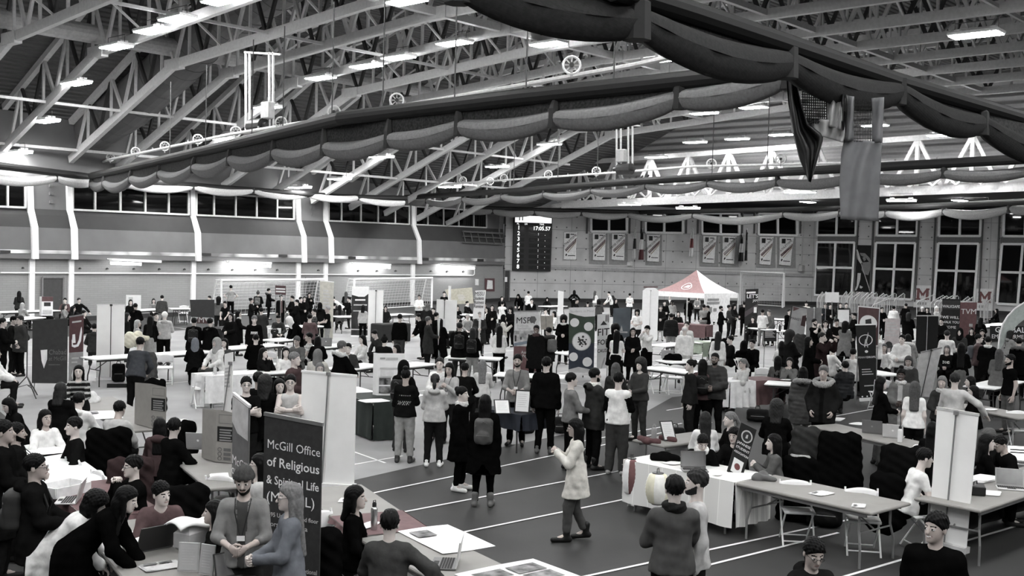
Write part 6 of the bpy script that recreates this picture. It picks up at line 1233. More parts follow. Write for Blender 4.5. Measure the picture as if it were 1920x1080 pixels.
paper(55, 838, .745, 30, .3, .24, 'notebook page on the table before the woman in the white sweater', n=2); paper(410, 893, .745, 60, .3, .22, 'white forms on the table below the cardboard box', n=3); paper(262, 1015, .745, 15, .3, .2, 'open pages beside the dark laptop at lower left', n=3); paper(300, 1062, .745, -10, .34, .24, 'colour leaflets in front of the dark laptop', .5, 3, 2); paper(245, 1000, .745, 40, .16, .1, 'small white card near the folded hands'); paper(175, 978, .745, 30, .25, .18, 'white page at the end of the dull red cloth', n=2)
paper(1265, 868, .755, -10, .3, .2, 'white sheet left of the laptop on the checked cloth'); paper(1345, 890, .755, 10, .12, .09, 'small white card near the black board on the checked cloth'); paper(700, 752, .755, -15, .5, .4, 'white papers on the dark green cloth', n=4); paper(1855, 768, .745, -10, .3, .2, 'white papers on the tan table by the pale sweater', n=3); paper(1475, 712, .745, 0, .3, .2, 'white papers on the table left of the fur hooded coat', n=2); paper(640, 686, .745, 10, .3, .2, 'papers on the white table left of centre', n=2)
paper(775, 742, .755, 10, .4, .3, 'white papers on the table between the two women with hoods', n=3)
def framed(px, py, z, face, w, h, label, tilt=15, fm=.02, c=.72):
    P = onz(px, py, z+.005); d = facing(P, face); rz = math.atan2(d[1], d[0])+math.pi/2; t = thing('framed_sheet', label, 'frame', P, rz, 'framed sheets'); tl = math.tan(R(tilt)); q = lambda u, v, o=0: (u*w, v*h*tl-o, v*h)
    m = MB(); m.add([q(u, v, o) for o in (0, -.015) for u, v in ((-.5, 0), (.5, 0), (.5, 1), (-.5, 1))], [(0, 1, 2, 3), (7, 6, 5, 4), (0, 4, 5, 1), (1, 5, 6, 2), (2, 6, 7, 3), (3, 7, 4, 0)]); m.build('frame', mat('frame_dark', fm, .4), t)
    m = MB(); m.quad(*[q(u, v, .003) for u, v in ((-.42, .06), (.42, .06), (.42, .94), (-.42, .94))]); m.build('sheet', mat('paper_tone', c, .7, .2, .03), t); m = MB()
    for k in range(7): m.quad(*[q(u, v, .005) for u, v in ((-.32, .8-.09*k), (.3-.05*(k % 3), .8-.09*k), (.3-.05*(k % 3), .82-.09*k), (-.32, .82-.09*k))])
    m.build('lettering', PG, t)
framed(943, 776, .75, 10, .3, .24, 'framed sheet leaning back on the navy cloth, leftmost of three', 40); framed(978, 774, .75, -15, .3, .42, 'tall framed sheet in the middle of the navy cloth', 12); framed(995, 772, .75, -15, .2, .38, 'framed sheet at the right end of the navy cloth', 12)
framed(352, 1072, .745, -20, .2, .26, 'clear upright leaflet holder on the lower left table, left one', 8, .4, .45); framed(385, 1078, .745, -35, .15, .27, 'clear upright leaflet holder on the lower left table, right one', 8, .4, .4)
framed(1257, 826, .745, 30, .24, .3, 'clipboard sheet held up over the dull red shirts', 30)
def bottle(px, py, z, h, r, c, cap, label, m_=0.0):
    P = onz(px, py, z); t = thing('water_bottle', label, 'bottle', P, 0, 'water bottles'); m = MB(); m.lathe([(r*.95, 0), (r, .01), (r, h*.74), (r*.8, h*.8), (r*.55, h*.84)], n=18); m.build('body', mat('bottle', c, .25, .5, .05, metal=m_), t, True)
    m = MB(); m.lathe([(r*.62, h*.84), (r*.62, h*.95), (r*.4, h)], n=14); m.tube([(-r*.5, 0, h*.95), (-r*.4, 0, h*1.06), (r*.4, 0, h*1.06), (r*.5, 0, h*.95)], r*.12, 5); m.build('cap', mat('bottle_cap', cap), t)
bottle(701, 993, .745, .30, .037, .55, .02, 'steel water bottle with a black cap beside the woman in black', .9); bottle(1687, 829, .745, .27, .04, .75, .02, 'white water bottle with a black pump cap right of the laptops'); bottle(1226, 826, .745, .26, .045, .3, .3, 'clear water bottle on the table with dull red shirts'); bottle(43, 583, .745, .3, .06, .06, .03, 'dark bottle on the long far left table'); bottle(403, 702, .745, .2, .04, .5, .5, 'clear bottle on the table with a hanging sheet'); bottle(1462, 621, .745, .28, .05, .02, .02, 'dark bottle on the table behind the small black placard')
m = MB(); P = onz(1828, 925, .745); m.box(P+np.array([0, 0, .06]), (.3, .24, .12), rot=Matrix.Rotation(.4, 3, 'Z'), bev=.012); o = m.build('cash_box', mat('box_dark', .02, .4)); tag(o, 'dark cash box on the table behind the white banner', 'box'); m = MB(); m.tube([P+np.array([-.06, 0, .12]), P+np.array([-.05, 0, .16]), P+np.array([.05, 0, .16]), P+np.array([.06, 0, .12])], .008, 5); m.build('handle', DARK, o)
m = MB(); P = onz(118, 925, .745); rt = Matrix.Rotation(.25, 3, 'Z')
for c, d in (((0, 0, .01), (.5, .36, .02)), ((.25, 0, .06), (.02, .36, .12)), ((-.25, 0, .06), (.02, .36, .12)), ((0, .18, .06), (.5, .02, .12)), ((0, -.18, .06), (.5, .02, .12))): m.box(rt @ Vector(c)+Vector(P), d, rot=rt)
tag(m.build('open_box', mat('box_white', .8)), 'open white box on the dull red cloth at left', 'box')
m = MB(); P = onz(362, 1030, .745); m.box(P+np.array([0, 0, .12]), (.34, .2, .24), rot=Matrix.Rotation(.3, 3, 'Z'), bev=.05); o = m.build('paper_carton', mat('carton_grey', .4)); tag(o, 'box of leaflets topped with a white cloth at lower left', 'box'); m = MB(); m.sheet(lambda u, v: tuple(P+np.array([(u-.5)*.46, (v-.5)*.3+.05*u, .25+.03*math.sin(u*6)+.05*math.cos((v-.5)*3)])), 10, 8, .02); m.build('cloth', PW, o, True)
S = Stand('crest_box', 'white cardboard box front with a round black crest', 'box', (517, 668), 0, (503, 617), (527, 617), m=PW, zb=.78, th=.35); S.art([('c', .5, .42, .13, INK), ('p', [(.44, .36), (.56, .36), (.58, .47), (.42, .47)], PG), ('t', 'University', .5, .82, .12, PG, 'CENTER')])
# dull red shirts, dark coats and bags
def lump(name, cat, label, segs, m, h=.018, wr=.012, grp=None, origin=None):
    P = np.array(segs[0][0]); lo = np.min([np.minimum(a, b2) for a, b2, *_ in segs], 0)-.3; hi = np.max([np.maximum(a, b2) for a, b2, *_ in segs], 0)+.3; g = Gd(lo, hi, h); d = None
    for a, b2, r1, r2 in segs: e = seg(g, a, b2, r1, r2); d = e if d is None else smin(d, e, .06)
    d = d+wr*(np.sin(g.X*31+g.Z*13)*np.sin(g.Z*27-g.Y*11)+.6*np.sin(g.Y*37+g.X*9)); d = np.maximum(d, .004-g.Z); V, Q = snets(d, g.ax); me = np_mesh(name, V-v3(P), Q); o = put(name, me, None, v3(P)); set_mats(o, [m]); return tag(o, label, cat, grp)
BLK = mat('coat_black', .004, .85, .0, .2, 10); WINE = mat('shirt_wine', (.10, .055, .058), .85, .1, .2, 12)
def L3(px, py, z): return onz(px, py, z)
lump('folded_shirt', 'shirt', 'dull red shirt lying on the tan table, left one', [(L3(1210, 825, .76), L3(1235, 829, .76), .06, .05), (L3(1200, 822, .76), L3(1215, 828, .76), .05, .05)], WINE, .014, .008, 'dull red shirts'); lump('folded_shirt', 'shirt', 'dull red shirt lying beside the clear water bottle', [(L3(1240, 821, .77), L3(1265, 825, .77), .05, .05)], WINE, .014, .008, 'dull red shirts')
lump('folded_coat', 'coat', 'black coat folded on the checked white cloth', [(L3(1225, 857, .79), L3(1270, 861, .79), .07, .07), (L3(1235, 855, .8), L3(1255, 856, .8), .06, .06)], BLK); lump('folded_scarf', 'scarf', 'grey scarf crumpled at the left end of the bare tan table', [(L3(1418, 896, .77), L3(1455, 899, .77), .06, .03), (L3(1428, 890, .79), L3(1440, 893, .79), .06, .04)], mat('scarf_grey', .11, .9))
def coat_on_chair(px, py, label, c=.006, w=.26, low=.1, zt=.86, fur=None, dx=.12):
    a = L3(px, py, zt); s = v3(facing(a, 90)); m = mat('coat_cloth', gray(c), .85, .0, .2, 10); o = lump('draped_coat', 'coat', label, [(a-s*w*.7, a+s*w*.7, .08, .08), (a-s*w*.7, v3(a-s*w*.9, low), .09, .12), (a+s*w*.7, v3(a+s*w*.8, low+.05), .09, .11), (a-np.array([0, 0, .1]), v3(a, low), .12, .15), (a-s*w*.4, v3(a-s*w*.45, low), .1, .14), (a+s*w*.4, v3(a+s*w*.42, low+.03), .1, .13)], m, .022, .016, 'coats on chairs')
    if fur is not None: f = lump('fur_trim', '', '', [(a-s*w*.5+np.array([0, 0, .06]), a+s*w*.5+np.array([0, 0, .06]), .06, .06)], mat('fur', gray(fur), .95, .05, .35, 70, bump=.6), .014, .01); f.parent = o; f.location = f.location-o.location; del f['label']; del f['category']
    return o
for a in ((1575, 822, 'large black coat hanging below the table with laptops, left one', .006, .34), (1700, 848, 'black coat hanging below the table with laptops, right one', .01, .4), (1500, 868, 'black coat with pale fur over the chair left of the dark coats', .006, .22, .05, .84, .3), (1512, 812, 'dark coat over the chair back left of the laptops table', .03, .2, .3, .9), (1664, 902, 'black jacket over the chair left of the white t shirt man', .006, .18, .3), (275, 668, 'grey coat hanging on the chair of the man in the blue sweater', .06, .2, .3), (290, 722, 'black coat with fur trim on top of the further cardboard box', .006, .12, .8, 1.28, .5), (338, 800, 'coat with a white fur collar on the chair by the silver laptop', .006, .2, .4, .85, .7), (205, 815, 'black coat over the chair of the man in grey', .006, .3, .2, .95), (245, 872, 'dull red coat over a chair behind the man with glasses', '.03r', .26, .3, .95), (350, 925, 'black backpack and coat on a chair behind the maroon sweater', .008, .22, .3), (590, 1010, 'black coat on the chair beside the tall grey banner', .006, .25, .2, .9), (1480, 668, 'black coat spread over the chair back before the woman in white', .012, .24, .3, .85), (1350, 640, 'black coats piled right of the woman in white', .008, .3, .3), (1262, 670, 'black bag piled on the white table right of centre', .006, .2, .72, .82), (1500, 632, 'dark coat among the seated group right of centre', .04, .2, .3)): coat_on_chair(*a)
def bag(px, py, label, c, w=.34, h=.44, d=.2, z=0.0, face=0, grp='bags on the floor', strap=1):
    P = onz(px, py, z); dr = facing(P, face); rz = math.atan2(dr[1], dr[0])+math.pi/2; g = Gd((-w, -d-.1, -.05), (w, d+.1, h+.1), .016); q = (g.X+0*g.Y+0*g.Z, g.Y+0*g.X+0*g.Z, g.Z+0*g.X+0*g.Y)
    x, y, zz = np.abs(q[0])-w/2+.07, np.abs(q[1])-d/2+.07, np.abs(q[2]-h/2)-h/2+.08; dd = np.sqrt(np.maximum(x, 0)**2+np.maximum(y, 0)**2+np.maximum(zz, 0)**2)-.07; dd = smin(dd, ell(q, (0, -d/2-.01, h*.3), (w*.36, .06, h*.25)), .02)+.004*np.sin(g.Z*40)*np.sin(g.X*35)
    V, Q = snets(dd, g.ax); o = put('backpack', np_mesh('backpack', V, Q), None, P, (0, 0, rz)); set_mats(o, [mat('bag_cloth', gray(c), .8, .2, .15, 12)]); tag(o, label, 'bag', grp)
    m = MB(); m.tube([(-.05, .02, h-.01), (-.04, .02, h+.05), (.04, .02, h+.05), (.05, .02, h-.01)], .01, 5); m.build('handle', mat('bag_strap', .012), o); m = MB(); m.tube([(-w*.3, -d/2-.055, h*.46), (w*.3, -d/2-.055, h*.46)], .006, 5); m.build('zipper', mat('zip', .2), o); return o
bag(222, 716, 'black bag on the floor under the white table at left', .006, .34, .5); bag(1545, 985, 'black bag on the floor below the bare tan table', .006, .5, .4, .3); bag(985, 812, 'black bag on the floor under the navy cloth table', .008, .4, .3); bag(1050, 812, 'black bag on the floor by the man in the grey sweater', .01, .3, .35); bag(1265, 838, 'black bag under the table with dull red shirts', .006, .4, .4); bag(1420, 790, 'dark bag on the floor beside the dull red cloth', .01, .5, .3)
m = MB(); P = onz(225, 726); m.bar(P-np.array([.3, -.1, -.05]), P+np.array([.35, -.3, .05]), .1); tag(m.build('tripod_case', mat('case_black', .01)), 'long black case lying on the floor under the white table at left', 'case')
# paper lanterns and printed hangings
def lantern(px, py, label, r, h, ms, z0):
    P = L3(px, py, z0); t = thing('paper_lantern', label, 'lantern', P, .3, 'paper lanterns'); m = MB(); pr = [(r*.45, 0)]+[(r*(.55+.45*math.sin(math.pi*(.12+.76*k/16)))*(1+.02*(-1)**k), h*(.04+.92*k/16)) for k in range(17)]+[(r*.45, h)]; m.lathe(pr, n=24)
    m.m = [((i % 24)//4) % 2 if len(f) == 4 else 0 for i, f in enumerate(m.f)]; m.build('shade', ms, t, True)
    for z in (-.01, h-.02): m = MB(); m.lathe([(r*.46, z), (r*.48, z+.03)], n=20); m.build('ring', DARK, t)
    m = MB(); m.tube([(-r*.3, 0, h+.01), (-r*.2, 0, h+.07), (r*.2, 0, h+.07), (r*.3, 0, h+.01)], .006, 5); m.build('handle', DARK, t)
lantern(1232, 944, 'round cream paper lantern in front of the checked cloth', .17, .42, [mat('lantern_cream', (.72, .70, .56)), mat('lantern_pale', (.82, .82, .78))], .34); lantern(1183, 926, 'tall white and red paper lantern at the end of the checked cloth', .14, .52, [mat('lantern_white', .78), mat('lantern_red', (.16, .08, .08))], .25)
FLO = mat('floral_cloth', .6, .8); nt = FLO.node_tree; vo = nt.nodes.new('ShaderNodeTexVoronoi'); vo.inputs['Scale'].default_value = 16; rp = nt.nodes.new('ShaderNodeValToRGB'); rp.color_ramp.elements[0].position = .25; rp.color_ramp.elements[0].color = (.15, .15, .15, 1); rp.color_ramp.elements[1].position = .42; rp.color_ramp.elements[1].color = (.75, .75, .73, 1)
nt.links.new(nt.nodes['Texture Coordinate'].outputs['Object'], vo.inputs['Vector']); nt.links.new(vo.outputs['Distance'], rp.inputs['Fac']); nt.links.new(rp.outputs['Color'], nt.nodes['Principled BSDF'].inputs['Base Color'])
for (x0, x1, x2, x3, y0, y1), l in (((1184, 1204, 1176, 1196, 858, 958), 'white printed cloth hanging at the table end, left one'), ((1210, 1228, 1203, 1236, 864, 964), 'white printed cloth hanging behind the cream lantern')):
    G = onz(1200, 950); f = lambda u, v, x0=x0, x1=x1, x2=x2, x3=x3, y0=y0, y1=y1: onP((x0*(1-u)+x1*u)*(1-v)+(x2*(1-u)+x3*u)*v, y0+(y1-y0)*v+4*u, G+FW*.25*(1-v), FW)-FW*(.03*math.sin(u*8+v*3)); m = MB(); m.sheet(f, 8, 12, .006); tag(m.build('hanging_cloth', FLO, None, True), l, 'cloth', 'printed hangings')
m = MB(); P = onz(1385, 706, .745); m.lathe([(.05, 0), (.07, .05), (.05, .14), (.06, .17)], P, 14); o = m.build('flower_vase', mat('vase', .6)); tag(o, 'pale lilies in a small vase on the dull red table', 'flowers'); m = MB()
for k in range(9): a = k*2.4; tp = P+np.array([.16*math.cos(a)*(k % 3+1)/3, .16*math.sin(a)*(k % 3+1)/3, .42-.03*(k % 3)]); m.tube([P+np.array([0, 0, .16]), tp], [.006, .008], 5); m.lathe([(.004, 0), (.02, .03), (.045, .07)], tp-np.array([0, 0, .02]), 8)
m.build('flowers', PW, o)
m = MB(); P = onz(172, 752, .76)
g = Gd(P-.3, P+.35, .016); d = smin(seg(g, P, P+np.array([0, 0, .1]), .12, .09), seg(g, P+[.1, 0, .02], P+[.15, .05, .02], .07, .05), .05)+.006*np.sin(g.X*60)*np.sin(g.Z*55); V, Q = snets(d, g.ax); o = put('plush_toy', np_mesh('plush_toy', V-P, Q), None, P); set_mats(o, [mat('plush_white', .7, .95)]); tag(o, 'small white plush lump on the paper behind the striped sweater', 'toy')
for i, (x, y, l) in enumerate(((243, 642, 'cream plush toy on the table left of the blue sweater, larger one'), (258, 640, 'cream plush toy on the table left of the blue sweater, right one'))):
    P = onz(x, y, .8); g = Gd(P-.4, P+.4, .02); d = smin(seg(g, P, P+np.array([0, 0, .18]), .17, .14), seg(g, P+[.1, -.1, .1], P+[.2, -.2, .1], .09, .07), .06)+.01*np.sin(g.X*50)*np.sin(g.Z*45); V, Q = snets(d, g.ax); o = put('plush_toy', np_mesh('plush_toy', V-P, Q), None, P); set_mats(o, [mat('plush_cream', (.62, .60, .5), .95)]); tag(o, l, 'toy', 'cream plush toys')
# ================================================================ the crowd: head-top pixel, pose, facing (0 = camera, 90 = image right), clothes, hair | place | options
HW = {'long': 'long-haired', 'longer': 'very long-haired', 'bob': 'bob-haired', 'mid': 'wavy-haired', 'curly': 'curly-haired', 'afro': 'bushy-haired', 'bun': 'bun-haired', 'topbun': 'topknot', 'pony': 'ponytailed', 'beanie': 'beanie-wearing', 'pom': 'pom-hat', 'hijab': 'headscarfed', 'hoodup': 'hooded', 'cap': 'capped', 'buzz': 'close-cropped', 'thin': 'balding', 'short': '', 'top': '', 'bald': 'bald'}
def cword(c):
    v, sfx = (c, '') if isinstance(c, float) else (float(c[:-1]), c[-1])
    if sfx: return {'r': 'dull red', 'b': 'blue grey', 'y': 'cream', 'g': 'green grey'}[sfx]
    return 'black' if v < .016 else 'charcoal' if v < .06 else 'dark grey' if v < .12 else 'grey' if v < .3 else 'pale grey' if v < .55 else 'white'
def backpack_on(o, J, s, c, label):
    g = Gd((-.2, -.02, -.02), (.2, .36, .52), .016); q = (g.X+0*g.Y+0*g.Z, g.Y+0*g.X+0*g.Z, g.Z+0*g.X+0*g.Y)
    x, y, z = np.abs(q[0])-.145+.07, np.abs(q[1]-.19)-.085+.06, np.abs(q[2]-.25)-.21+.08; d = np.sqrt(np.maximum(x, 0)**2+np.maximum(y, 0)**2+np.maximum(z, 0)**2)-.066
    d = smin(d, ell(q, (0, .285, .16), (.105, .05, .105)), .02)+.003*np.sin(g.Z*45)*np.sin(g.X*40)
    if 'bag' not in _PC: V, Q = snets(d, g.ax); _PC['bag'] = np_mesh('backpack', V, Q)
    M4 = o.matrix_basis @ Matrix.Translation(Vector(J['pel'])) @ Matrix(J['T'].tolist()).to_4x4() @ Matrix.Translation((0, .0, .0))
    b_ = put('backpack', _PC['bag']); set_mats(b_, [mat('bag_cloth', gray(c), .7, .25, .15, 12)]); b_.matrix_basis = M4; tag(b_, label, 'backpack', 'worn backpacks')
    m = MB()
    for sx in (-1, 1): m.tube([(sx*.085, .12, .42), (sx*.095, .03, .475), (sx*.1, -.09, .42), (sx*.115, -.135, .3), (sx*.13, -.08, .14), (sx*.12, .1, .08)], .019, 6, sy=.5)
    m.build('strap', mat('bag_strap', .012), b_); m = MB(); m.tube([(-.1, .338, .2), (.1, .338, .2)], .005, 4); m.tube([(-.13, .265, .33), (0, .285, .41), (.13, .265, .33)], .005, 4); m.build('zipper', mat('zip', .15), b_)
    return b_
